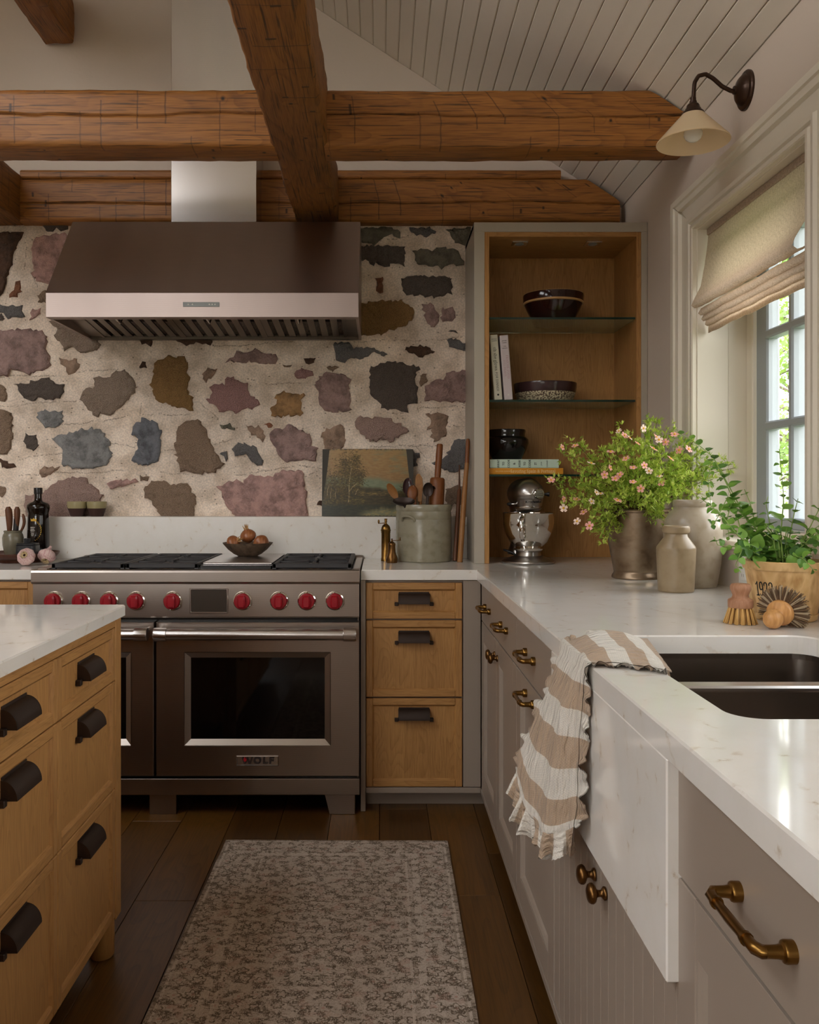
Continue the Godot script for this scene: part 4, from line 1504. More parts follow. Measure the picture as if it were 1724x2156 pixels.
func build_right_run() -> void:
	var p: Material = M.cabinet_paint
	var c := right_cabinet("painted_cabinet", "taupe painted corner base cabinet with drawer over two panelled doors", 3.348)
	var w := 3.348 - 2.491
	right_carcass(c, w)
	var dr := slab_front(c, "drawer_front", 0.012, w - 0.0015, 0.7215, 0.864, p)
	bar_pull(dr, w * 0.25, 0.79, 0.021)
	bar_pull(dr, w * 0.73, 0.79, 0.021)
	var d1 := painted_door(c, 0.012, w * 0.5 - 0.0012, 0.085, 0.7175, p)
	knob(d1, w * 0.5 - 0.034, 0.664, 0.021)
	var d2 := painted_door(c, w * 0.5 + 0.0012, w - 0.0015, 0.085, 0.7175, p)
	knob(d2, w * 0.5 + 0.034, 0.664, 0.021)
	c = right_cabinet("painted_cabinet", "taupe painted pull-out cabinet behind hanging striped towel", 2.491)
	w = 2.491 - 1.956
	right_carcass(c, w)
	dr = slab_front(c, "drawer_front", 0.0015, w - 0.0015, 0.7215, 0.864, p)
	bar_pull(dr, w * 0.44, 0.79, 0.021)
	d1 = painted_door(c, 0.0015, w - 0.0015, 0.085, 0.7175, p)
	bar_pull(d1, w * 0.44, 0.683, 0.021)
	c = right_cabinet("sink_cabinet", "taupe beadboard sink cabinet under white apron", 1.956)
	w = 1.956 - 1.152
	right_carcass(c, w, 0.58)
	for k in 2:
		var a: float = 0.0015 if k == 0 else w * 0.507 + 0.0012
		var b: float = w * 0.507 - 0.0012 if k == 0 else w - 0.0015
		var st := S()
		box(st, Vector3(a, 0.085, 0.001), Vector3(b, 0.575, 0.0178))
		var door := put(st, "door", p, c)
		var n := 8
		for i in n:
			st = S()
			var u0 := lerpf(a, b, float(i) / n)
			var u1 := lerpf(a, b, float(i + 1) / n)
			box(st, Vector3(u0 + 0.0006, 0.085, 0.016), Vector3(u1 - 0.0006, 0.575, 0.0195), 0.0009)
			put(st, "bead_slat", p, door)
		knob(door, b - 0.036 if k == 0 else a + 0.036, 0.528, 0.021)
	c = right_cabinet("painted_cabinet", "taupe painted cabinet nearest sink with large brass bar pull", 1.152)
	w = 1.152 - 0.574
	right_carcass(c, w)
	dr = slab_front(c, "drawer_front", 0.0015, w - 0.0015, 0.7215, 0.864, p)
	bar_pull(dr, w * 0.46, 0.788, 0.021)
	painted_door(c, 0.0015, w - 0.0015, 0.085, 0.7175, p)
	c = right_cabinet("painted_cabinet", "taupe painted end cabinet of sink run", 0.574)
	w = 0.574 - 0.26
	right_carcass(c, w)
	slab_front(c, "drawer_front", 0.0015, w - 0.0015, 0.7215, 0.864, p)
	painted_door(c, 0.0015, w - 0.0015, 0.085, 0.7175, p)
	# undermount sink
	var s := thing("sink", "stainless double bowl undermount sink beside striped towel", "sink")
	for k in 2:
		var dn: float = [1.652, 1.180][k]
		var df: float = [1.878, 1.619][k]
		var rim := 0.870
		var rings := []
		for q in [[0.0, rim - 0.012 if k == 0 else rim - 0.012, 0.05], [0.0015, 0.80, 0.05], [0.004, 0.69, 0.05], [0.012, 0.672, 0.05], [0.03, 0.662, 0.05], [0.06, 0.660, 0.05]]:
			var l := rounded(0.476 + q[0], 0.912 - q[0], dn + q[0], df - q[0], q[2], 6)
			var ring := []
			for v in l: ring.append(Vector3(v.x, q[1], -v.y))
			rings.append(ring)
		var st := S()
		loft(st, rings, true, 1)
		var base: Array = rings[rings.size() - 1]
		for j in base.size():
			face(st, [base[j], base[(j + 1) % base.size()], Vector3(0.69, 0.659, -(dn + df) * 0.5)], Vector3.UP)
		var o := put(st, "bowl", M.sink_steel, s)
		var dst := S()
		lathe(dst, [Vector2(0.045, 0.0), Vector2(0.043, 0.003), Vector2(0.034, 0.002), Vector2(0.030, -0.004), Vector2(0.0, -0.006)], 24, Transform3D(Basis.IDENTITY, Vector3(0.69, 0.6605, -(dn + df) * 0.5)))
		put(dst, "drain", M.steel_dark, o)
	var st2 := S()
	bx(st2, 0.47, 0.918, 0.846, 0.858, 1.615, 1.656, 0.004, 0)
	put(st2, "divider", M.steel_bright, s)
	st2 = S()
	var fl := Transform3D(Basis(Vector3(1, 0, 0), Vector3(0, 0, -1), Vector3(0, 1, 0)), Vector3(0, 0.8575, 0))
	extrude(st2, rounded(0.45, 0.935, 1.155, 1.905, 0.06), 0.0125, fl, 0.0, [rounded(0.477, 0.911, 1.181, 1.877, 0.05)])
	put(st2, "rim", M.sink_steel, s)


func build_island() -> void:
	var c := thing("kitchen_island", "oak island with drawers and black cup pulls", "island", Vector3(-0.705, 0, -2.345), PI / 2)
	# local x runs away from the camera, so the far corner is at x = 0
	var st := S()
	box(st, Vector3(-1.60, 0.10, -1.1), Vector3(-0.003, 0.88, 0.0))
	put(st, "carcass", M.oak, c)
	st = S()
	box(st, Vector3(-0.046, 0.098, -0.02), Vector3(0.0, 0.8805, 0.0222), 0.002, 1, Vector2(0.2, 0.9))
	put(st, "corner_post", M.oak, c)
	st = S()
	box(st, Vector3(-1.60, 0.8595, 0.0), Vector3(-0.047, 0.8805, 0.0215), 0.001, 0, Vector2(0.7, 0.1))
	put(st, "top_rail", M.oak, c)
	st = S()
	box(st, Vector3(-0.002, 0.10, -1.1), Vector3(0.012, 0.88, -0.03), 0.002, 1, Vector2(0.4, 0.4))
	put(st, "end_panel", M.oak, c)
	for k in 3:
		var b := -0.0475 - k * 0.4125
		var a := b - 0.4105
		oak_drawer(c, a, b, 0.7215, 0.8565, 0.792, M.oak, 0.024)
		oak_drawer(c, a, b, 0.4425, 0.7185, 0.662, M.oak, 0.024)
		oak_drawer(c, a, b, 0.106, 0.4395, 0.384, M.oak, 0.024)
	st = S()
	lathe(st, [Vector2(0.0, 0.0), Vector2(0.028, 0.0), Vector2(0.032, 0.006), Vector2(0.032, 0.10), Vector2(0, 0.10)], 24, Transform3D(Basis.IDENTITY, Vector3(-0.035, 0.0, -0.018)))
	put(st, "foot", M.oak, c)
	st = S()
	lathe(st, [Vector2(0.0, 0.0), Vector2(0.028, 0.0), Vector2(0.032, 0.006), Vector2(0.032, 0.10), Vector2(0, 0.10)], 24, Transform3D(Basis.IDENTITY, Vector3(-0.035, 0.0, -1.05)))
	put(st, "foot", M.oak, c)
	st = S()
	box(st, Vector3(-1.60, 0.0, -1.0), Vector3(-0.09, 0.10, -0.12))
	put(st, "plinth", M.oak, c)
	st = S()
	var fl := Transform3D(Basis(Vector3(1, 0, 0), Vector3(0, 0, -1), Vector3(0, 1, 0)), Vector3(0, 0.8815, 0))
	extrude(st, rounded(-1.86, -0.674, 0.70, 2.362, 0.012, 5), CT - 0.8815, fl, 0.003)
	tag(put(st, "island_countertop", M.quartz), "white quartz slab on oak island", "countertop")


# ---------------------------------------------------------------- range
func build_range() -> void:
	var xl := -1.288
	var xr := -0.072
	var t := thing("gas_range", "wide stainless steel range with red knobs and two ovens", "range", Vector3(0, 0, 0))
	var st := S()
	bx(st, xl + 0.004, xr - 0.004, 0.081, 0.905, 3.325, 3.895)
	put(st, "body", M.steel_dark, t)
	# rounded front rail
	st = S()
	var prof := []
	for q in [[3.345, 0.906], [3.300, 0.9165], [3.286, 0.9165], [3.280, 0.9135], [3.277, 0.906], [3.277, 0.872], [3.280, 0.866], [3.287, 0.863], [3.345, 0.863]]:
		prof.append(q)
	sweep_x(st, prof, xl, xr)
	put(st, "front_rail", M.steel, t)
	# slanted control panel
	st = S()
	sweep_x(st, [[3.34, 0.862], [3.292, 0.862], [3.291, 0.742], [3.293, 0.737], [3.34, 0.737]], xl + 0.002, xr - 0.002)
	var cp := put(st, "control_panel", M.steel, t)
	st = S()
	bx(st, xl + 0.01, xr - 0.01, 0.722, 0.738, 3.31, 3.35)
	put(st, "vent_gap", M.black_enamel, t)
	var tilt := 0.0
	for px in [114, 172, 231, 287, 364, 511, 588, 646, 705]:
		var p := P(px, 1265, 3.292)
		red_knob(cp, p, tilt)
	# digital panel in its frame
	st = S()
	var mid := P(440, 1265, 3.2925)
	var face_ := Transform3D(Basis(Vector3.RIGHT, -tilt), mid)
	extrude(st, rounded(-0.072, 0.072, -0.0475, 0.0475, 0.003, 2), 0.006, face_, 0.002, [rounded(-0.0655, 0.0655, -0.041, 0.041, 0.002, 2)])
	var disp := put(st, "display", M.steel, cp)
	st = S()
	extrude(st, rounded(-0.066, 0.066, -0.0415, 0.0415, 0.002, 2), 0.003, face_)
	put(st, "screen", M.display_dark, disp)
	# cooktop
	st = S()
	bx(st, xl + 0.006, xr - 0.006, 0.904, 0.910, 3.34, 3.893, 0.001)
	put(st, "cooktop", M.black_enamel, t)
	st = S()
	bx(st, xl, xr, 0.905, 0.925, 3.868, 3.8955, 0.002)
	put(st, "rear_trim", M.steel, t)
	for k in 2:
		st = S()
		bx(st, [xl, xr - 0.026][k], [xl + 0.04, xr][k], 0.904, 0.917, 3.33, 3.87, 0.002)
		put(st, "side_trim", M.steel, t)
	for g in [[-1.236, -0.962], [-0.956, -0.682], [-0.403, -0.104]]:
		grate(t, g[0], g[1])
	# griddle under a flat steel cover
	st = S()
	bx(st, -0.678, -0.408, 0.906, 0.926, 3.35, 3.866, 0.002)
	var gr := put(st, "griddle", M.black_enamel, t)
	st = S()
	bx(st, -0.676, -0.410, 0.9262, 0.934, 3.395, 3.862, 0.002)
	put(st, "griddle_cover", M.steel_bright, gr)
	# oven doors
	oven_door(t, -1.284, -0.835, [-1.19, -0.94])
	oven_door(t, -0.8255, -0.0735, [-0.699, -0.202])
	# kick panel and feet
	st = S()
	bx(st, xl, xr, 0.081, 0.1405, 3.284, 3.32, 0.0015)
	put(st, "kick_panel", M.steel, t)
	st = S()
	bx(st, xl + 0.01, xr - 0.01, 0.1405, 0.152, 3.30, 3.33)
	put(st, "door_gap", M.black_enamel, t)
	for q in [[-1.262, -1.15, 0.02], [-0.858, -0.758, 0.0], [-0.205, -0.09, -0.02]]:
		st = S()
		var l := PackedVector2Array([Vector2(q[0] + maxf(0.0, -q[2]), 0.0), Vector2(q[1] - maxf(0.0, q[2]), 0.0), Vector2(q[1], 0.081), Vector2(q[0], 0.081)])
		extrude(st, l, 0.05, Transform3D(Basis.IDENTITY, Vector3(0, 0, -3.36)), 0.001)
		put(st, "leg", M.steel, t)


func sweep_x(st: SurfaceTool, prof: Array, x0: float, x1: float) -> void:
	var n := prof.size()
	var loop := PackedVector2Array()
	for q in prof: loop.append(Vector2(-q[0], q[1]))
	# local x = scene z, local y = scene y, pushed along -x
	extrude(st, loop, x1 - x0, Transform3D(Basis(Vector3(0, 0, 1), Vector3(0, 1, 0), Vector3(-1, 0, 0)), Vector3(x1, 0, 0)))
	if n == 0: return


var red_mesh: ArrayMesh
var bezel_mesh: ArrayMesh
func red_knob(parent: Node, at: Vector3, tilt: float) -> void:
	if red_mesh == null:
		var out := Transform3D(Basis(Vector3(1, 0, 0), Vector3(0, 0, 1), Vector3(0, -1, 0)), Vector3.ZERO)
		var st := S()
		lathe(st, [Vector2(0.0, 0.0), Vector2(0.0345, 0.0), Vector2(0.0355, 0.004), Vector2(0.034, 0.010), Vector2(0.0305, 0.0125), Vector2(0.0305, 0.006), Vector2(0, 0.006)], 32, out)
		bezel_mesh = finish(st)
		st = S()
		lathe(st, [Vector2(0.0, 0.008), Vector2(0.0295, 0.008), Vector2(0.0295, 0.024), Vector2(0.0275, 0.0275), Vector2(0.0, 0.0285)], 36, out)
		# two flats leave a raised grip with chamfered ends
		var grip := PackedVector2Array([Vector2(-0.011, -0.023), Vector2(0.011, -0.023), Vector2(0.0145, -0.012), Vector2(0.0145, 0.012), Vector2(0.011, 0.023), Vector2(-0.011, 0.023), Vector2(-0.0145, 0.012), Vector2(-0.0145, -0.012)])
		extrude(st, grip, 0.016, Transform3D(Basis.IDENTITY, Vector3(0, 0, 0.0275)), 0.005)
		red_mesh = finish(st)
	var o := put_mesh(red_mesh, "knob", M.red_knob, parent)
	o.transform = Transform3D(Basis(Vector3.RIGHT, -tilt), at)
	put_mesh(bezel_mesh, "bezel", M.chrome, o)


func grate(t: Node3D, x0: float, x1: float) -> void:
	var st := S()
	var top := 0.9355
	var y0 := 0.916
	var n := 3.342
	var f := 3.862
	for r in [[x0, x0 + 0.016, n, f], [x1 - 0.016, x1, n, f], [x0, x1, n, n + 0.018], [x0, x1, f - 0.018, f], [x0, x1, (n + f) * 0.5 - 0.009, (n + f) * 0.5 + 0.009]]:
		bx(st, r[0], r[1], y0, top - 0.001, r[2], r[3], 0.003)
	for k in 4:
		bx(st, [x0, x1 - 0.014][k % 2], [x0 + 0.014, x1][k % 2], 0.909, 0.918, [n, f - 0.014][k / 2], [n + 0.014, f][k / 2])
	var cx := (x0 + x1) * 0.5
	for b in 2:
		var cz := lerpf(n, f, 0.25 + 0.5 * b)
		for k in 4:
			var a := PI / 4 + PI / 2 * k
			for q in [[a, 0.030, 0.125], [a + PI / 4, 0.030, 0.118]]:
				var d := Vector3(cos(q[0]), 0, sin(q[0]))
				var p0: Vector3 = Vector3(cx, top - 0.007, -cz) + d * q[1]
				var p1: Vector3 = Vector3(clampf(cx + d.x * q[2] * 1.35, x0 + 0.008, x1 - 0.008), top - 0.007, -clampf(cz - d.z * q[2], n + 0.008, f - 0.008))
				tube(st, [p0, p1], 0.0062, 6)
	var o := put(st, "grate", M.cast_iron, t)
	for b in 2:
		var cz := lerpf(n, f, 0.25 + 0.5 * b)
		var s := S()
		lathe(s, [Vector2(0.0, 0.0), Vector2(0.045, 0.0), Vector2(0.045, 0.008), Vector2(0.034, 0.010), Vector2(0.032, 0.015), Vector2(0.0, 0.016)], 24, Transform3D(Basis.IDENTITY, Vector3(cx, 0.909, -cz)))
		put(s, "burner", M.black_enamel if b else M.brass_dark, o)


func oven_door(t: Node3D, x0: float, x1: float, win: Array) -> void:
	var y0 := 0.1525
	var y1 := 0.7215
	var df := 3.318
	var dn := 3.280
	var wy0 := 0.287
	var wy1 := 0.589
	var st := S()
	var hole := rounded(win[0] - 0.021, win[1] + 0.021, wy0 - 0.021, wy1 + 0.021, 0.001, 1)
	extrude(st, PackedVector2Array([Vector2(x0, y0), Vector2(x1, y0), Vector2(x1, y1), Vector2(x0, y1)]), df - dn, Transform3D(Basis.IDENTITY, Vector3(0, 0, -df)), 0.002, [hole])
	var o := put(st, "oven_door", M.steel, t)
	st = S()
	var a := [Vector2(win[0], wy0), Vector2(win[1], wy0), Vector2(win[1], wy1), Vector2(win[0], wy1)]
	var mid := Vector2((win[0] + win[1]) * 0.5, (wy0 + wy1) * 0.5)
	for k in 4:
		var p: Vector2 = a[k]
		var q: Vector2 = a[(k + 1) % 4]
		var po := p - Vector2(signf(mid.x - p.x), signf(mid.y - p.y)) * 0.021
		var qo := q - Vector2(signf(mid.x - q.x), signf(mid.y - q.y)) * 0.021
		face(st, [v3(po, -dn), v3(qo, -dn), v3(q, -dn - 0.012), v3(p, -dn - 0.012)], v3((mid - (p + q) * 0.5).normalized(), 1.0))
	put(st, "window_bevel", M.steel, o)
	st = S()
	bx(st, win[0] - 0.004, win[1] + 0.004, wy0 - 0.004, wy1 + 0.004, dn + 0.012, dn + 0.018)
	put(st, "oven_window", M.oven_glass, o)
	# tubular handle
	var hx0 := x0 + 0.004
	var hx1 := x1 - 0.010
	st = S()
	var side := Basis(Vector3(0, 1, 0), Vector3(1, 0, 0), Vector3(0, 0, -1))
	var r := 0.021
	lathe(st, [Vector2(0, 0), Vector2(r + 0.003, 0.0), Vector2(r + 0.0045, 0.004), Vector2(r + 0.0045, 0.046), Vector2(r, 0.0475), Vector2(r, hx1 - hx0 - 0.0475), Vector2(r + 0.0045, hx1 - hx0 - 0.046), Vector2(r + 0.0045, hx1 - hx0 - 0.004), Vector2(r + 0.003, hx1 - hx0), Vector2(0, hx1 - hx0)], 28, Transform3D(side, Vector3(hx0, 0.684, -3.234)))
	for x in [hx0, hx1 - 0.022]:
		bx(st, x + 0.001, x + 0.021, 0.666, 0.702, 3.235, 3.282, 0.006)
	put(st, "handle", M.steel_bright, o)
	if x1 - x0 > 0.6:
		st = S()
		var c := P(542, 1601.5, 3.279)
		extrude(st, rounded(-0.0785, 0.0785, -0.0195, 0.0195, 0.001, 1), 0.006, Transform3D(Basis.IDENTITY, c), 0.003)
		var b := put(st, "badge", M.steel_bright, o)
		lettering("WOLF", 0.0225, Transform3D(Basis.IDENTITY, c + Vector3(0.004, 0.0008, 0.0062)), M.engraving, b, "lettering", "Droid Sans", 700, 1.42)
		st = S()
		var fl := PackedVector2Array([Vector2(-0.006, 0.0), Vector2(-0.002, -0.006), Vector2(0.004, -0.004), Vector2(0.006, 0.002), Vector2(0.003, 0.008), Vector2(0.001, 0.004), Vector2(-0.001, 0.013), Vector2(-0.005, 0.006)])
		extrude(st, fl, 0.0012, Transform3D(Basis.IDENTITY, c + Vector3(-0.045, 0.004, 0.0063)))
		put(st, "emblem_flame", M.badge_red, b)


# ---------------------------------------------------------------- hood
func build_hood() -> void:
	var t := thing("range_hood", "stainless steel canopy hood above range", "hood")
	var xl := -1.2986
	var xr := -0.0795
	var top := EYE + 1.1275
	var lip1 := EYE + 0.760
	var lip0 := EYE + 0.664
	# sloping shell
	var st := S()
	sweep_x(st, [[3.99, lip1], [3.45, lip1], [3.755, top], [3.99, top]], xl, xr)
	put(st, "canopy", M.hood_steel, t)
	# front lip and the side skirts behind it
	st = S()
	bx(st, xl, xr, lip0, lip1, 3.45, 3.463, 0.0012, 0)
	put(st, "front_lip", M.hood_steel, t)
	for k in 2:
		st = S()
		bx(st, [xl, xr - 0.012][k], [xl + 0.012, xr][k], lip0, lip1, 3.463, 3.992, 0.001)
		put(st, "side_skirt", M.hood_steel, t)
	st = S()
	bx(st, xl + 0.012, xr - 0.012, lip0, lip0 + 0.016, 3.463, 3.495, 0.001)
	put(st, "front_flange", M.hood_steel, t)
	st = S()
	bx(st, xl + 0.012, xr - 0.012, lip0, lip0 + 0.022, 3.955, 3.992, 0.001)
	put(st, "rear_flange", M.steel_dark, t)
	st = S()
	bx(st, xl + 0.012, xr - 0.012, lip1 - 0.012, lip1 - 0.002, 3.463, 3.99)
	put(st, "inner_lining", M.black_enamel, t)
	# baffle filters, sloping down to the back
	var per := (xr - xl - 0.13) / 3.0
	for k in 3:
		var f := Node3D.new()
		f.name = "baffle_filter"
		t.add_child(f, true)
		var fx := xl + 0.065 + per * k
		var n := 7
		for i in n:
			var a := fx + 0.012 + (per - 0.024) * i / n
			st = S()
			var pr := [[3.50, lip0 + 0.052], [3.95, lip0 + 0.010], [3.95, lip0 + 0.016], [3.50, lip0 + 0.058]]
			sweep_x(st, pr, a, a + (per - 0.024) / n * 0.58)
			put(st, "baffle", M.steel_dark, f)
		for e in [fx, fx + per - 0.012]:
			st = S()
			sweep_x(st, [[3.497, lip0 + 0.050], [3.953, lip0 + 0.006], [3.953, lip0 + 0.018], [3.497, lip0 + 0.062]], e, e + 0.012)
			put(st, "frame_bar", M.steel_dark, f)
		st = S()
		var hx := fx + per * 0.5
		tube(st, [Vector3(hx - 0.0, lip0 + 0.048, -3.51), Vector3(hx, lip0 + 0.012, -3.53), Vector3(hx, lip0 + 0.004, -3.60), Vector3(hx, lip0 + 0.036, -3.64)], 0.004, 8)
		put(st, "filter_handle", M.steel_bright, f)
	for k in 2:
		st = S()
		var a: float = [xl + 0.012, xr - 0.075][k]
		sweep_x(st, [[3.50, lip0 + 0.052], [3.95, lip0 + 0.010], [3.95, lip0 + 0.016], [3.50, lip0 + 0.058]], a, a + 0.06)
		put(st, "filler_panel", M.steel_dark, t)
	# touch panel
	var c := P(423.5, 641, 3.449)
	st = S()
	extrude(st, rounded(-0.071, 0.071, -0.009, 0.009, 0.001, 1), 0.0016, Transform3D(Basis.IDENTITY, c), 0.0004)
	var pn := put(st, "control_panel", M.panel_grey, t)
	for k in 5:
		st = S()
		lathe(st, [Vector2(0, 0), Vector2(0.0028, 0), Vector2(0.0028, 0.0005), Vector2(0, 0.0005)], 10, Transform3D(Basis(Vector3(1, 0, 0), Vector3(0, 0, 1), Vector3(0, -1, 0)), c + Vector3([-0.05, -0.034, 0.032, 0.043, 0.054][k], 0, 0.0016)))
		put(st, "touch_key", M.print_white, pn)
	# flue up to the roof
	st = S()
	bx(st, -0.885, -0.5215, top - 0.004, 3.9, 3.77, 3.99, 0.0016)
	put(st, "flue_cover", M.steel_bright, t)


# ---------------------------------------------------------------- hutch in the corner
const HX0 := 0.3885
const HX1 := 1.0985
func build_hutch() -> void:
	var t := thing("hutch_cabinet", "tall oak-lined open hutch with glass shelves standing in corner", "cabinet")
	var y0 := CT + 0.0005
	var y1 := 2.3065
	var s := 3.625 / F
	var st := S()
	bx(st, HX0, HX0 + 0.019, y0, y1, 3.645, 3.992, 0.001)
	put(st, "side_panel", M.hutch_paint, t)
	st = S()
	bx(st, HX1 - 0.019, HX1, y0, y1, 3.645, 3.992, 0.001)
	put(st, "side_panel", M.hutch_paint, t)
	st = S()
	bx(st, HX0, HX1, y1 - 0.02, y1, 3.645, 3.992, 0.001)
	put(st, "top_panel", M.hutch_paint, t)
	# painted face frame
	var ix0 := (1020 - VPX) * s
	var ix1 := (1350 - VPX) * s
	var iy1 := EYE + (VPY - 488) * s
	st = S()
	bx(st, HX0, ix0, y0, y1 - 0.039, 3.625, 3.646, 0.001)
	bx(st, ix1, HX1, y0, y1 - 0.039, 3.625, 3.646, 0.001)
	bx(st, HX0, HX1, iy1, y1, 3.625, 3.646, 0.001)
	put(st, "face_frame", M.hutch_paint, t)
	# oak lining
	var ox0 := (1030 - VPX) * s
	var ox1 := (1340 - VPX) * s
	var oy1 := EYE + (VPY - 498) * s
	for k in 4:
		st = S()
		if k == 0: bx(st, ix0, ox0, y0, iy1, 3.627, 3.985, 0.001, 1, Vector2(0.1, 0.2))
		elif k == 1: bx(st, ox1, ix1, y0, iy1, 3.627, 3.985, 0.001, 1, Vector2(0.5, 0.6))
		elif k == 2: bx(st, ox0, ox1, oy1, iy1, 3.627, 3.985, 0.001, 0, Vector2(0.3, 0.3))
		else: bx(st, ox0, ox1, y0, oy1, 3.972, 3.985, 0.0, 1, Vector2(0.05, 0.4))
		put(st, ["lining_side", "lining_side", "lining_top", "lining_back"][k], M.oak_shelf, t)
	for y in [1.912, 1.573, 1.2665]:
		st = S()
		bx(st, ox0 + 0.0015, ox1 - 0.0015, y, y + 0.0085, 3.640, 3.970, 0.0006)
		var sh := put(st, "glass_shelf", M.shelf_glass, t)
		st = S()
		bx(st, ox0 + 0.0015, ox1 - 0.0015, y + 0.0002, y + 0.0083, 3.6375, 3.6398)
		put(st, "shelf_front_edge", M.shelf_edge, sh)
	for px in [1095, 1250]:
		st = S()
		var c := Vector3((px - VPX) * 3.70 / F, oy1 - 0.0055, -3.72)
		box(st, c - Vector3(0.032, 0.0, 0.032), c + Vector3(0.032, 0.0055, 0.032), 0.001)
		var o := put(st, "puck_fitting", M.steel_bright, t)
		st = S()
		lathe(st, [Vector2(0, -0.004), Vector2(0.014, -0.004), Vector2(0.02, 0.0), Vector2(0, 0.0)], 20, Transform3D(Basis.IDENTITY, c))
		put(st, "lens", M.panel_grey, o)


# ---------------------------------------------------------------- rug
func build_rug() -> void:
	var w := 500
	var h := 1400
	var len_ := 2.30
	var n1 := noise(301, 1.0, 3)
	var n2 := noise(302, 1.0, 2)
	var im := Image.create(w, h, false, Image.FORMAT_RGB8)
	var light := rgb(208, 193, 178)
	var mid := rgb(172, 155, 138)
	var dark := rgb(92, 76, 58)
	var pink := rgb(172, 122, 104)
	var cell := 0.052   # one flower to a cell of the mirrored field
	var roses := {}
	for i in range(-1, 10):
		for j in range(-1, 9):
			roses[Vector2i(i, j)] = [rng.randf_range(0.3, 0.7), rng.randf_range(0.3, 0.7), rng.randf_range(0.012, 0.024), rng.randi_range(4, 7), rng.randf() * TAU]
	for y in h:
		var v := float(y) / h * len_
		var vm := absf(fposmod(v, 0.6) - 0.3)
		var end := minf(v, len_ - v)
		for x in w:
			var u := (float(x) + 0.5) / w
			var um := absf(u - 0.5) * 2.0
			var edge := minf((1.0 - um) * 0.38, end)
			var wear := n1.get_noise_2d(u * 30.0, v * 90.0) * 0.6 + n1.get_noise_2d(u * 5.0 + 9.0, v * 6.0) * 0.7
			var tone := 0.10
			var hue := 0.0
			if edge < 0.010: tone = 0.62 + 0.3 * n2.get_noise_2d(x * 0.7, y * 0.7)
			elif edge < 0.018: tone = 0.05
			elif edge < 0.024: tone = 0.5
			elif absf(edge - 0.118) < 0.010 or absf(edge - 0.145) < 0.004: tone = 0.06
			elif absf(edge - 0.1335) < 0.0045: tone = 0.42 + 0.5 * n2.get_noise_2d(v * 90.0, u * 40.0)
			else:
				# vines: contour lines of a mirrored field; flowers on top of them
				var f := n2.get_noise_2d(um * 9.0, vm * 24.0) + 0.45 * n2.get_noise_2d(um * 22.0 + 20.0, vm * 58.0)
				tone = 0.86 if absf(f) < 0.045 else (0.08 if f > 0.0 else 0.26)
				if absf(f - 0.30) < 0.022 or absf(f + 0.34) < 0.022: tone = 0.66
				var mx := um * 0.38
				var ci := Vector2i(int(mx / cell), int(vm / cell))
				var q: Array = roses[ci]
				var dx: float = mx - (ci.x + q[0]) * cell
				var dy: float = vm - (ci.y + q[1]) * cell
				var rr := sqrt(dx * dx + dy * dy)
				if rr < q[2] * 1.25:
					var er: float = q[2] * (0.82 + 0.2 * cos(atan2(dy, dx) * q[3] + q[4]))
					if absf(rr - er) < 0.0021: tone = 0.95
					elif rr < er:
						tone = 0.03
						if rr < er * 0.28: hue = 0.9
						elif absf(rr - er * 0.5) < 0.0013: tone = 0.55
				if n2.get_noise_2d(u * 9.0 + 60.0, v * 12.0) > 0.42: hue = maxf(hue, 0.35)
			# worn pile: patches where the dark wool has gone, and a coarse cross weave
			tone = lerpf(tone, 0.08, clampf(0.15 + wear * 0.9, 0.0, 0.8))
			tone += 0.10 * n2.get_noise_2d(x * 0.8, y * 0.5)
			var hatch := maxf(n2.get_noise_2d(x * 0.55, y * 0.10), n2.get_noise_2d(x * 0.09, y * 0.55 + 90.0))
			var bare := clampf((n1.get_noise_2d(u * 15.0 + 31.0, v * 26.0) + 0.02) * 2.6, 0.0, 1.0)
			if hatch > 0.42 - 0.26 * bare: tone = maxf(tone, 0.35 + 0.6 * bare)
			var c := light.lerp(mid, clampf(tone * 2.0, 0.0, 1.0)).lerp(dark, clampf(tone * 1.7 - 0.7, 0.0, 1.0))
			c = c.lerp(pink, hue * clampf(0.4 + wear, 0.0, 0.6))
			im.set_pixel(x, y, c)
	var m := mat("rug_wool", Color(1, 1, 1), 0.95)
	m.albedo_texture = ImageTexture.create_from_image(im)
	m.rim_enabled = true
	m.rim = 0.15
	bump(m, m.albedo_texture, 0.12)
	var st := S()
	var far := 3.048
	var t := thing("runner_rug", "faded floral runner rug in beige and taupe on dark floor", "rug", Vector3(-0.146, 0.0005, -far), deg_to_rad(-0.5))
	var nx := 6
	var ny := 24
	st.set_smooth_group(1)
	for j in ny:
		for i in nx:
			var q := []
			var uu := []
			for e in [[0, 0], [0, 1], [1, 1], [1, 0]]:
				var u: float = float(i + e[0]) / nx
				var v: float = float(j + e[1]) / ny
				q.append(Vector3((u - 0.5) * 0.762 + 0.003 * nz.get_noise_1d(v * 9.0) * absf(u - 0.5), 0.0068 + 0.0012 * nz.get_noise_2d(u * 3.0, v * 14.0), v * len_))
				uu.append(Vector2(u, v))
			quad(st, q[0], q[1], q[2], q[3], uu[0], uu[1], uu[2], uu[3])
	put(st, "pile", m, t)
	st = S()
	box(st, Vector3(-0.381, 0.0, 0.0), Vector3(0.381, 0.0055, len_), 0.001)
	var b := mat("rug_backing", rgb(120, 104, 84), 0.95)
	put(st, "backing", b, t)


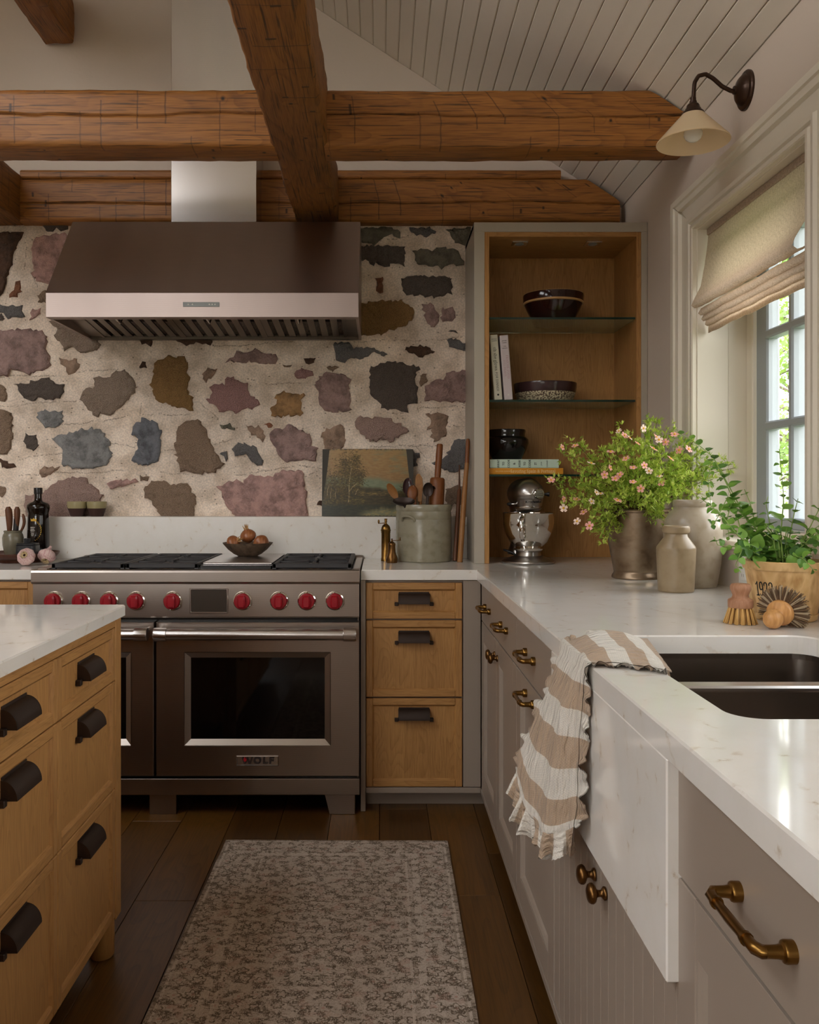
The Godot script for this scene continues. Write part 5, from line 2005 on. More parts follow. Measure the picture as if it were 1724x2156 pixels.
# ---------------------------------------------------------------- along the stone wall
func build_wall_counter_things() -> void:
	# tray with a bottle, a jar of knives and a marble box
	var tray_y := CT
	var t := thing("wooden_tray", "round dark wooden footed tray at left of range", "tray", Vector3(-1.508, tray_y, -3.742))
	var st := S()
	lathe(st, [Vector2(0, 0.0), Vector2(0.095, 0.0), Vector2(0.098, 0.010), Vector2(0.110, 0.013), Vector2(0.138, 0.022), Vector2(0.150, 0.036), Vector2(0.1505, 0.040), Vector2(0.146, 0.040), Vector2(0.132, 0.028), Vector2(0.118, 0.0225), Vector2(0, 0.0215)], 48)
	put(st, "dish", M.tray_wood, t)
	var floor_y := tray_y + 0.0225
	t = thing("oil_bottle", "tall dark glass olive oil bottle with gilt crest on tray", "bottle", Vector3(-1.468, floor_y, -3.815))
	st = S()
	lathe(st, [Vector2(0, 0.0), Vector2(0.044, 0.0), Vector2(0.0475, 0.004), Vector2(0.0475, 0.018), Vector2(0.0455, 0.024), Vector2(0.0455, 0.030), Vector2(0.0465, 0.04), Vector2(0.0445, 0.14), Vector2(0.0430, 0.168), Vector2(0.0425, 0.178), Vector2(0.0475, 0.196), Vector2(0.0482, 0.204), Vector2(0.047, 0.214), Vector2(0.040, 0.222), Vector2(0.022, 0.229), Vector2(0.0165, 0.235), Vector2(0.0150, 0.245), Vector2(0.0150, 0.270), Vector2(0, 0.270)], 40, Transform3D.IDENTITY, 0.9)
	put(st, "glass", M.bottle_glass, t)
	st = S()
	lathe(st, [Vector2(0, 0.262), Vector2(0.0172, 0.262), Vector2(0.0178, 0.266), Vector2(0.0178, 0.286), Vector2(0.0165, 0.2885), Vector2(0, 0.289)], 28)
	put(st, "cap", M.bottle_cap, t)
	var crest := Node3D.new()
	crest.name = "crest"
	t.add_child(crest)
	st = S()
	extrude(st, PackedVector2Array([Vector2(-0.011, 0), Vector2(0.011, 0), Vector2(0.013, 0.012), Vector2(0.007, 0.007), Vector2(0.0, 0.014), Vector2(-0.007, 0.007), Vector2(-0.013, 0.012)]), 0.001, Transform3D(Basis.IDENTITY, Vector3(-0.002, 0.146, 0.0447)))
	put(st, "crown", M.gilt, crest)
	st = S()
	for k in 12:
		var a := -1.25 + 2.3 * k / 11.0
		var p := Vector3(-0.006 + 0.032 * cos(a), 0.105 + 0.042 * sin(a), 0)
		p.z = sqrt(maxf(0.0, 0.0462 * 0.0462 - p.x * p.x)) - 0.0006
		tube(st, [p, p + Vector3(0.0035 * cos(a + 0.9), 0.0075 * sin(a + 0.9) + 0.002, -0.0004)], [0.0022, 0.0006], 6)
	put(st, "wreath", M.gilt, crest)
	for k in 7:
		st = S()
		var wd: float = [0.020, 0.019, 0.021, 0.018, 0.013, 0.014, 0.012][k]
		var yy: float = [0.118, 0.111, 0.105, 0.0995, 0.093, 0.088, 0.083][k]
		for j in int(wd / 0.0032):
			var px := -0.006 - wd * 0.5 + j * 0.0034
			bx(st, px, px + 0.0024, yy, yy + (0.0034 if k < 3 else 0.0022), -(sqrt(0.0461 * 0.0461 - px * px)) - 0.0004, -0.043)
		put(st, "print_line", M.print_white, crest)
	t = thing("stoneware_jar", "small grey glazed jar holding old knives on tray", "jar", Vector3(-1.560, floor_y, -3.775))
	st = S()
	lathe(st, [Vector2(0, 0), Vector2(0.030, 0), Vector2(0.034, 0.006), Vector2(0.042, 0.045), Vector2(0.0435, 0.075), Vector2(0.040, 0.090), Vector2(0.036, 0.096), Vector2(0.038, 0.104), Vector2(0.036, 0.106), Vector2(0.033, 0.1), Vector2(0.036, 0.08), Vector2(0.03, 0.012), Vector2(0, 0.012)], 36)
	put(st, "pot", M.jar_grey, t)
	for k in 3:
		var base := Vector3(-1.560, floor_y + 0.03, -3.775) + Vector3([-0.008, 0.008, 0.014][k], 0, [0.006, 0.0, -0.01][k])
		var top: Vector3 = [P(17, 1067, 3.77), P(36, 1067, 3.775), P(48, 1082, 3.78)][k]
		var kn := thing("table_knife", ["worn wooden knife handle, broad, in grey jar", "dark wooden knife handle with black ferrule in grey jar", "thin curved wooden handle in grey jar"][k], "knife")
		var dir := (top - base).normalized()
		var start := base + dir * (0.075 if k < 2 else 0.065)
		st = S()
		tube(st, [base, start], [0.004, 0.005], 8)
		put(st, "blade", M.steel_dark, kn)
		st = S()
		var r: float = [0.0135, 0.0115, 0.006][k]
		var n := 9
		var pts := []
		var rad := []
		for i in n:
			var f := float(i) / (n - 1)
			pts.append(start.lerp(top, f) + Vector3(0.006 * sin(f * PI), 0, 0) * (2.0 if k == 2 else 0.4))
			rad.append(r * (0.72 + 0.36 * sin(f * 2.2)) * (1.0 if i < n - 1 else 0.55))
		tube(st, pts, rad, 14)
		put(st, "handle", [M.tool_wood_dark, M.tool_wood_dark, M.tool_wood_dark][k], kn)
		if k == 1:
			st = S()
			tube(st, [start.lerp(top, 0.02), start.lerp(top, 0.5)], 0.0112, 14)
			put(st, "ferrule", M.black_band, kn)
	t = thing("marble_box", "black veined marble salt box with lid on tray", "box", Vector3(-1.462, floor_y, -3.688))
	st = S()
	extrude(st, rounded(-0.041, 0.041, -0.034, 0.034, 0.014, 5), 0.052, Transform3D(Basis(Vector3(1, 0, 0), Vector3(0, 0, -1), Vector3(0, 1, 0)), Vector3.ZERO), 0.003)
	put(st, "body", M.black_marble, t)
	st = S()
	extrude(st, rounded(-0.040, 0.040, -0.033, 0.033, 0.014, 5), 0.006, Transform3D(Basis(Vector3(1, 0, 0), Vector3(0, 0, -1), Vector3(0, 1, 0)), Vector3(0, 0.0525, 0)), 0.002)
	lathe(st, [Vector2(0.0125, 0.058), Vector2(0.0135, 0.07), Vector2(0.0135, 0.078), Vector2(0, 0.079)], 18, Transform3D(Basis.IDENTITY, Vector3(-0.004, 0, 0)))
	put(st, "lid", M.black_marble, t)
	# garlic
	for k in 2:
		var at: Vector3 = [Vector3(-1.405, CT, -3.53), Vector3(-1.350, CT, -3.60)][k]
		var g := thing("garlic_bulb", ["garlic bulb lying with its root towards counter edge", "garlic bulb standing beside end of cooktop"][k], "garlic", at)
		st = S()
		var lobes := 9
		var rings := []
		for i in 13:
			var f := i / 12.0
			var r := 0.0375 * pow(sin(minf(1.0, f * 1.02 + 0.06) * PI * 0.98), 0.62) * (1.0 - 0.35 * f * f)
			var ring := []
			for j in 45:
				var a := TAU * j / 45
				var b := 1.0 + 0.075 * (absf(cos(a * lobes * 0.5)) - 0.6) * sin(f * PI)
				ring.append(Vector3(cos(a) * r * b, f * 0.06, -sin(a) * r * b))
			rings.append(ring)
		loft(st, rings, true, 1)
		var tip := put(st, "bulb", M.garlic_skin, g)
		st = S()
		tube(st, [Vector3(0, 0.052, 0), Vector3(0.002, 0.064, 0), Vector3(0.004, 0.074, 0.002)], [0.012, 0.007, 0.005], 10)
		var neck := put(st, "stalk", M.garlic_skin, g)
		st = S()
		for j in 26:
			var a := TAU * j / 26.0
			tube(st, [Vector3(cos(a) * 0.006, 0.004, sin(a) * 0.006), Vector3(cos(a) * 0.016, -0.006 + 0.003 * sin(j * 3.0), sin(a) * 0.016)], [0.0016, 0.0008], 4)
		var root := put(st, "roots", M.garlic_root, g)
		var turn := Basis(Vector3.RIGHT, [-1.95, -0.75][k]) * Basis(Vector3.UP, 0.5)
		for o: Node3D in [tip, neck, root]:
			o.transform = Transform3D(turn, Vector3(0, 0.0355, 0) - turn * Vector3(0, 0.026, 0))
	# cups on the ledge
	for k in 2:
		t = thing("glazed_cup", ["sage and umber glazed cup on ledge near dark bottle", "sage and umber glazed cup on ledge, clear of dark bottle"][k], "cup", Vector3([-1.342, -1.2545][k], 1.093, -3.937), k * 1.3, "two-tone cups on the ledge")
		st = S()
		lathe(st, [Vector2(0, 0), Vector2(0.026, 0.0), Vector2(0.028, 0.003), Vector2(0.0365, 0.026), Vector2(0.0405, 0.036)], 36)
		put(st, "lower_body", M.cup_umber, t)
		st = S()
		lathe(st, [Vector2(0.0405, 0.036), Vector2(0.0428, 0.05), Vector2(0.0430, 0.0645), Vector2(0.0418, 0.066), Vector2(0.0404, 0.0645), Vector2(0.039, 0.05), Vector2(0.030, 0.018), Vector2(0, 0.012)], 36)
		put(st, "glazed_rim", M.cup_sage, t)
	# onions in a weathered bowl
	var c := Vector3(-0.5505, 0.9345, -3.715)
	t = thing("wooden_bowl", "shallow weathered wooden bowl on griddle cover", "bowl", c)
	st = S()
	lathe(st, [Vector2(0, 0.0), Vector2(0.04, 0.0), Vector2(0.058, 0.009), Vector2(0.082, 0.028), Vector2(0.1035, 0.0525), Vector2(0.1045, 0.056), Vector2(0.101, 0.056), Vector2(0.078, 0.034), Vector2(0.05, 0.016), Vector2(0, 0.012)], 48)
	put(st, "dish", M.weathered_bowl, t)
	for k in 3:
		var q: Array = [[-0.058, 0.0555, 0.012, 0.032, 1.1, 0.5], [0.0, 0.084, -0.006, 0.034, -0.2, 0.25], [0.056, 0.055, 0.006, 0.034, -1.0, -0.9]][k]
		var o := thing("onion", ["brown onion resting at handleless left rim of weathered bowl", "brown onion with dry papery top on top of two others", "brown onion lying on side in weathered bowl"][k], "onion", c + Vector3(q[0], q[1], q[2]))
		var turn := Basis(Vector3.FORWARD, q[4]) * Basis(Vector3.RIGHT, q[5])
		var r: float = q[3]
		st = S()
		var rings := []
		for i in 17:
			var f := i / 16.0
			var ring := []
			var rr := r * pow(sin(clampf(f * 1.0, 0.012, 0.955) * PI), 0.72)
			for j in 28:
				var a := TAU * j / 28
				ring.append(turn * Vector3(cos(a) * rr * (1.0 + 0.012 * cos(a * 5.0)), (f - 0.5) * r * 1.86, -sin(a) * rr))
			rings.append(ring)
		loft(st, rings, true, 1)
		put(st, "skin", M.onion_skin, o)
		st = S()
		for j in 7:
			var a := TAU * j / 7.0
			var tip := Vector3(cos(a) * 0.006, r * 0.93 + 0.012 + 0.008 * absf(sin(j * 2.3)), sin(a) * 0.006) + Vector3(0.008 * sin(j * 1.7), 0, 0)
			tube(st, [turn * Vector3(cos(a) * 0.006, r * 0.80, sin(a) * 0.006), turn * tip], [0.0038, 0.0008], 5)
		put(st, "dry_top", M.onion_dry, o)
	# painting leaning on the ledge
	build_painting()
	# utensil crock
	var cc := Vector3(0.190, CT + 0.0005, -3.772)
	t = thing("utensil_crock", "large grey salt glazed crock full of wooden utensils", "crock", cc)
	st = S()
	lathe(st, [Vector2(0, 0), Vector2(0.112, 0), Vector2(0.1165, 0.004), Vector2(0.1185, 0.03), Vector2(0.1185, 0.176), Vector2(0.1178, 0.178), Vector2(0.1185, 0.180), Vector2(0.1172, 0.205), Vector2(0.1160, 0.212), Vector2(0.1190, 0.218), Vector2(0.1195, 0.232), Vector2(0.1165, 0.240), Vector2(0.110, 0.241), Vector2(0.107, 0.236), Vector2(0.108, 0.02), Vector2(0, 0.016)], 64)
	put(st, "body", M.crock_grey, t)
	st = S()
	var lug := []
	for k in 11:
		var a := PI * k / 10.0
		var th := 4.08 + 0.26 * cos(a) * -1.0
		var rr := 0.1185 + 0.012 * sin(a)
		lug.append(Vector3(cos(th) * rr, 0.172 + 0.022 * sin(a), -sin(th) * rr))
	tube(st, lug, 0.0055, 10)
	put(st, "lug_handle", M.crock_grey, t)
	st = S()
	lug = []
	for k in 11:
		var a := PI * k / 10.0
		var th := 4.08 - PI + 0.26 * cos(a) * -1.0
		var rr := 0.1185 + 0.012 * sin(a)
		lug.append(Vector3(cos(th) * rr, 0.172 + 0.022 * sin(a), -sin(th) * rr))
	tube(st, lug, 0.0055, 10)
	put(st, "lug_handle", M.crock_grey, t)
	var foot := cc + Vector3(0, 0.02, 0)
	spoon("wooden_spoon", "light wooden spoon with deep bowl leaning out over painting", foot + Vector3(0.05, 0, 0.0), P(826, 1034, 3.76), 0.0175, 0.040, M.tool_wood, -0.55, 0.3)
	spoon("ladle", "dark shallow ladle hanging over crock rim", foot + Vector3(0.02, 0.05, -0.03), P(850, 1056, 3.70), 0.047, 0.024, M.bronze, 0.0, -0.95)
	spoon("wooden_spoon", "purple stained wooden spoon behind others in crock", foot + Vector3(0.01, 0, -0.05), P(858, 1024, 3.83), 0.021, 0.038, M.plum_glaze, 0.1, -0.25)
	spoon("wooden_spoon", "brown wooden spoon seen from back in crock", foot + Vector3(-0.01, 0, 0.03), P(868, 1038, 3.77), 0.022, 0.036, M.tool_wood_red, 0.12, 2.9)
	spoon("metal_spoon", "dark round metal spoon facing out of crock", foot + Vector3(0.0, 0.0, 0.05), P(901, 1031, 3.755), 0.0225, 0.031, M.bronze, 0.06, 0.1)
	spoon("metal_spoon", "dark round metal spoon turned sideways beside rolling pin", foot + Vector3(0.01, 0.0, 0.03), P(912, 1035, 3.775), 0.012, 0.033, M.bronze, -0.1, 0.7)
	t = thing("wooden_spatula", "flat wooden spatula standing upright in crock", "spatula")
	st = S()
	var sp := P(882, 1020, 3.79)
	tube(st, [foot + Vector3(-0.01, 0.0, -0.02), sp + Vector3(0.006, -0.06, 0)], [0.006, 0.007], 10)
	put(st, "handle", M.tool_wood, t)
	st = S()
	extrude(st, PackedVector2Array([Vector2(-0.005, -0.075), Vector2(0.011, -0.075), Vector2(0.017, -0.01), Vector2(0.015, 0.025), Vector2(0.004, 0.044), Vector2(-0.006, 0.046), Vector2(-0.015, 0.035), Vector2(-0.0165, -0.01)]), 0.005, Transform3D(Basis(Vector3.RIGHT, -0.08), sp), 0.0012)
	put(st, "blade", M.tool_wood, t)
	t = thing("rolling_pin", "old wooden rolling pin standing in crock", "rolling pin")
	st = S()
	var r0 := foot + Vector3(0.045, 0.0, -0.01)
	var r1 := P(921, 1006, 3.80)
	var r2 := P(926, 935, 3.815)
	tube(st, [r0, r0.lerp(r1, 0.92), r0.lerp(r1, 0.985), r1], [0.0325, 0.0325, 0.031, 0.026], 24)
	put(st, "barrel", M.tool_wood_red, t)
	st = S()
	tube(st, [r1 - (r2 - r1).normalized() * 0.002, r1.lerp(r2, 0.1), r1.lerp(r2, 0.7), r2 - (r2 - r1).normalized() * 0.004, r2], [0.0125, 0.0135, 0.0145, 0.0135, 0.011], 18)
	put(st, "handle", M.tool_wood_red, t)
	# two pepper mills
	t = thing("pepper_mill", "tall slim brass pepper mill with domed top and crank", "mill", Vector3(0.0285, CT + 0.0005, -3.765))
	st = S()
	lathe(st, [Vector2(0, 0), Vector2(0.0205, 0), Vector2(0.0205, 0.012), Vector2(0.0192, 0.014), Vector2(0.0192, 0.118), Vector2(0.0202, 0.120), Vector2(0.0202, 0.126), Vector2(0.0215, 0.128), Vector2(0.0215, 0.132), Vector2(0.0198, 0.134)], 32)
	put(st, "barrel", M.brass, t)
	st = S()
	lathe(st, [Vector2(0.0198, 0.134), Vector2(0.0188, 0.141), Vector2(0.0145, 0.150), Vector2(0.007, 0.156), Vector2(0.0045, 0.158), Vector2(0.0045, 0.164), Vector2(0.0065, 0.167), Vector2(0.005, 0.171), Vector2(0.0062, 0.176), Vector2(0.0062, 0.179), Vector2(0, 0.180)], 28, Transform3D.IDENTITY, 0.9)
	put(st, "dome", M.brass, t)
	st = S()
	tube(st, [Vector3(0, 0.161, 0), Vector3(-0.03, 0.159, 0.002)], 0.0017, 8)
	lathe(st, [Vector2(0, 0.157), Vector2(0.003, 0.158), Vector2(0.0045, 0.166), Vector2(0.003, 0.174), Vector2(0, 0.175)], 14, Transform3D(Basis.IDENTITY, Vector3(-0.030, 0, 0.002)), 2.0)
	put(st, "crank", M.brass, t)
	t = thing("pepper_mill", "short bell-shaped engraved brass pepper mill", "mill", Vector3(0.053, CT + 0.0005, -3.672))
	st = S()
	lathe(st, [Vector2(0, 0), Vector2(0.0225, 0), Vector2(0.0245, 0.006), Vector2(0.0245, 0.016), Vector2(0.0225, 0.024), Vector2(0.0185, 0.034), Vector2(0.0155, 0.044), Vector2(0.0145, 0.070), Vector2(0.0152, 0.073), Vector2(0.0152, 0.079), Vector2(0.0105, 0.084), Vector2(0.005, 0.088), Vector2(0.003, 0.094), Vector2(0.004, 0.098), Vector2(0, 0.101)], 30, Transform3D.IDENTITY, 0.9)
	put(st, "barrel", M.brass_dark, t)
	st = S()
	tube(st, [Vector3(0, 0.092, 0), Vector3(0.034, 0.093, 0.002)], 0.0014, 8)
	lathe(st, [Vector2(0, 0.091), Vector2(0.0032, 0.093), Vector2(0.002, 0.099), Vector2(0.0034, 0.103), Vector2(0, 0.106)], 12, Transform3D(Basis.IDENTITY, Vector3(0.034, 0, 0.002)), 2.0)
	put(st, "crank", M.brass_dark, t)
	# two slim rods leaning beside the hutch
	t = thing("wooden_spindle", "thin tapered wooden spindle leaning behind crock", "rod")
	st = S()
	tube(st, [P(958, 1183, 3.715) + Vector3(0, 0.004, 0), P(963, 1095, 3.765), P(967, 1032, 3.80), P(967, 1029, 3.80)], [0.009, 0.0095, 0.0088, 0.005], 12)
	put(st, "shaft", M.tool_wood_dark, t)
	st = S()
	tube(st, [P(967, 1030, 3.80), P(967, 979, 3.83)], [0.0048, 0.003], 10)
	put(st, "tip", M.tool_wood_dark, t)
	t = thing("wooden_rod", "long brown wooden rod leaning against hutch side", "rod")
	st = S()
	tube(st, [P(968, 1186, 3.695) + Vector3(0, 0.004, 0), P(973, 1110, 3.72), P(979, 1020, 3.75), P(983, 975, 3.765)], [0.0115, 0.0115, 0.0105, 0.0095], 12)
	put(st, "shaft", M.tool_wood, t)
	st = S()
	tube(st, [P(983, 976, 3.765), P(985, 930, 3.778), P(985, 924, 3.78)], [0.0095, 0.009, 0.006], 12)
	put(st, "grip", M.tool_wood_red, t)


func spoon(called: String, label: String, foot: Vector3, head: Vector3, hw: float, hh: float, m: Material, lean: float, pitch: float) -> void:
	var t := thing(called, label, "ladle" if called == "ladle" else "spoon")
	var axis := (head - foot).normalized()
	var b := Basis(Vector3.FORWARD, lean) * Basis(Vector3.RIGHT, pitch)
	var st := S()
	var neck := head - (b * Vector3(0, 1, 0)) * hh * 0.9
	tube(st, [foot, foot.lerp(neck, 0.6) + axis * 0.0, neck], [0.0058, 0.0055, 0.0062], 10)
	put(st, "handle", m, t)
	st = S()
	# dish turned about its own axis, facing local z
	var face_ := Basis(Vector3(hw, 0, 0), Vector3(0, 0, hw * 0.75), Vector3(0, -hh, 0))
	lathe(st, [Vector2(0, -0.52), Vector2(0.5, -0.42), Vector2(0.85, -0.18), Vector2(1.0, 0.10), Vector2(0.97, 0.16), Vector2(0.90, 0.12), Vector2(0.76, -0.12), Vector2(0.45, -0.30), Vector2(0, -0.38)], 30, Transform3D(b * face_, head), 1.0)
	put(st, "spoon_bowl", m, t)


func build_painting() -> void:
	var w := 384
	var h := 288
	var im := Image.create(w, h, false, Image.FORMAT_RGB8)
	var n := noise(401, 1.0, 4)
	for y in h:
		for x in w:
			var u := float(x) / w
			var v := float(y) / h
			var brush := n.get_noise_2d(u * 10.0, v * 30.0)
			var c := rgb(162, 130, 84).lerp(rgb(142, 106, 66), clampf(v * 1.5 + brush * 0.6, 0.0, 1.0))
			c = c.lerp(rgb(136, 126, 94), clampf((n.get_noise_2d(u * 4.0, v * 9.0) * 0.5 + u - 0.66) * 2.4 - v * 1.2, 0.0, 0.9))
			c = c.lerp(rgb(118, 106, 72), clampf((0.10 - u) * 8.0, 0.0, 0.7))
			var hill := 0.55 - 0.05 * sin(u * 5.0) - 0.03 * n.get_noise_1d(u * 4.0)
			c = c.lerp(rgb(112, 122, 96).lerp(rgb(126, 132, 104), clampf(brush + 0.5, 0.0, 1.0)), smoothstep(hill - 0.14, hill - 0.04, v))
			c = c.lerp(rgb(74, 64, 36).lerp(rgb(54, 46, 26), clampf(brush + 0.5, 0.0, 1.0)), smoothstep(hill + 0.02, hill + 0.09, v))
			if v > 0.82: c = c.lerp(rgb(44, 46, 34).lerp(rgb(58, 58, 40), clampf(brush + 0.5, 0.0, 1.0)), smoothstep(0.80, 0.86, v))
			var pond := smoothstep(0.0, 0.10, v - 0.86 + 0.05 * n.get_noise_1d(u * 6.0)) * smoothstep(0.40, 0.60, u + (v - 0.9) * 0.8)
			c = c.lerp(rgb(122, 120, 90).lerp(rgb(150, 134, 88), clampf(brush * 1.5 + 0.3, 0.0, 1.0)), pond)
			im.set_pixel(x, y, c)
	var pr := RandomNumberGenerator.new()
	pr.seed = 77
	var dab := func(cx: float, cy: float, rx: float, ry: float, c: Color, a: float):
		for yy in range(maxi(0, int(cy - ry)), mini(h, int(cy + ry) + 1)):
			for xx in range(maxi(0, int(cx - rx)), mini(w, int(cx + rx) + 1)):
				var q := pow((xx - cx) / rx, 2.0) + pow((yy - cy) / ry, 2.0)
				if q < 1.0: im.set_pixel(xx, yy, im.get_pixel(xx, yy).lerp(c, a * (1.0 - q * 0.6)))
	# meadow light, undergrowth, then the crowns leaf by leaf
	for k in 160: dab.call(w * pr.randf_range(0.40, 0.80), h * pr.randfn(0.665, 0.016), pr.randf_range(3, 10), pr.randf_range(0.8, 1.6), rgb(166, 138, 74), pr.randf_range(0.1, 0.5))
	for k in 260: dab.call(w * pr.randf_range(0.0, 0.46), h * pr.randfn(0.775, 0.03), pr.randf_range(2, 7), pr.randf_range(0.8, 2.0), rgb(118, 106, 42) if k % 3 else rgb(146, 130, 58), pr.randf_range(0.15, 0.6))
	for t in [[0.28, 0.36, 0.11, 0.22, 1500], [0.37, 0.17, 0.045, 0.09, 260], [0.42, 0.40, 0.05, 0.10, 240], [0.37, 0.48, 0.08, 0.14, 500], [0.10, 0.54, 0.09, 0.17, 900], [0.18, 0.62, 0.12, 0.12, 900], [0.05, 0.66, 0.05, 0.10, 240], [0.24, 0.20, 0.03, 0.05, 120], [0.93, 0.60, 0.05, 0.08, 240], [0.86, 0.66, 0.05, 0.04, 140]]:
		for k in t[4]:
			var dark_ := pr.randf()
			dab.call(w * pr.randfn(t[0], t[2] * 0.62), h * pr.randfn(t[1], t[3] * 0.62), pr.randf_range(1.4, 4.4), pr.randf_range(1.2, 3.4), rgb(58, 46, 22) if dark_ < 0.45 else (rgb(86, 72, 32) if dark_ < 0.8 else rgb(122, 102, 46)), pr.randf_range(0.25, 0.75))
	for t in [[0.315, 0.22, 0.285, 0.80, 2.2], [0.075, 0.52, 0.05, 0.70, 1.2], [0.10, 0.58, 0.09, 0.73, 1.0], [0.15, 0.6, 0.145, 0.74, 0.9], [0.30, 0.62, 0.37, 0.52, 1.0], [0.36, 0.68, 0.39, 0.60, 0.9]]:
		for k in 70:
			var f := k / 69.0
			dab.call(w * (lerpf(t[0], t[2], f) + 0.004 * sin(f * 9.0)), h * lerpf(t[1], t[3], f), t[4] * (0.5 + 0.6 * f) + 0.4, 2.4, rgb(168, 146, 104) if pr.randf() < 0.75 else rgb(78, 60, 38), 0.8)
	for k in 500:   # worn edge of the board
		var e := k % 4
		var g := pr.randf()
		dab.call(w * ([g, g, pr.randf() * 0.012, 1.0 - pr.randf() * 0.02][e]), h * ([pr.randf() * 0.014, 1.0 - pr.randf() * 0.014, g, g][e]), 3.0, 2.5, rgb(56, 52, 42), 0.35)
	var m := mat("oil_painting", Color(1, 1, 1), 0.4)
	m.albedo_texture = ImageTexture.create_from_image(im)
	bump(m, m.albedo_texture, 0.06)
	var wide := 0.405
	var high := 0.302
	var t := thing("landscape_painting", "small unframed oil painting of birches by a pond", "painting", Vector3(-0.050, 1.0935, -3.912))
	t.rotation.x = -0.165
	var st := S()
	var curl := func(x, y): return 0.004 * pow(absf(x) / 0.2, 3.0) * (1.0 + y)
	var nx := 14
	st.set_smooth_group(1)
	for j in 8:
		for i in nx:
			var q := []
			var uu := []
			for e in [[0, 0], [1, 0], [1, 1], [0, 1]]:
				var u: float = float(i + e[0]) / nx
				var v: float = float(j + e[1]) / 8.0
				q.append(Vector3((u - 0.5) * wide, v * high, 0.0125 - curl.call((u - 0.5) * wide, v)))
				uu.append(Vector2(u, 1.0 - v))
			quad(st, q[0], q[1], q[2], q[3], uu[0], uu[1], uu[2], uu[3])
	put(st, "canvas", m, t)
	st = S()
	extrude(st, rounded(-wide * 0.5, wide * 0.5, 0.0, high, 0.006, 3), 0.0075, Transform3D.IDENTITY, 0.001)
	var b := mat("canvas_board", rgb(70, 66, 58), 0.8)
	put(st, "board", b, t)


# ---------------------------------------------------------------- in the hutch
func book(called: String, label: String, at: Vector3, size: Vector3, m: Material) -> Node3D:
	# x thickness, y height, z depth; spine towards +z
	var t := thing(called, label, "book", at)
	var st := S()
	var c := 0.0025
	extrude(st, PackedVector2Array([Vector2(-size.x * 0.5, -size.z), Vector2(-size.x * 0.5 + c, -size.z), Vector2(-size.x * 0.5 + c, -c), Vector2(size.x * 0.5 - c, -c), Vector2(size.x * 0.5 - c, -size.z), Vector2(size.x * 0.5, -size.z), Vector2(size.x * 0.5, -0.002), Vector2(size.x * 0.5 - 0.003, 0.0), Vector2(-size.x * 0.5 + 0.003, 0.0), Vector2(-size.x * 0.5, -0.002)]),
		size.y, Transform3D(Basis(Vector3(1, 0, 0), Vector3(0, 0, 1), Vector3(0, -1, 0)), Vector3(0, size.y, 0)))
	put(st, "cover", m, t)
	st = S()
	box(st, Vector3(-size.x * 0.5 + c, 0.003, -size.z + 0.004), Vector3(size.x * 0.5 - c, size.y - 0.003, -c))
	put(st, "pages", M.paper, t)
	return t


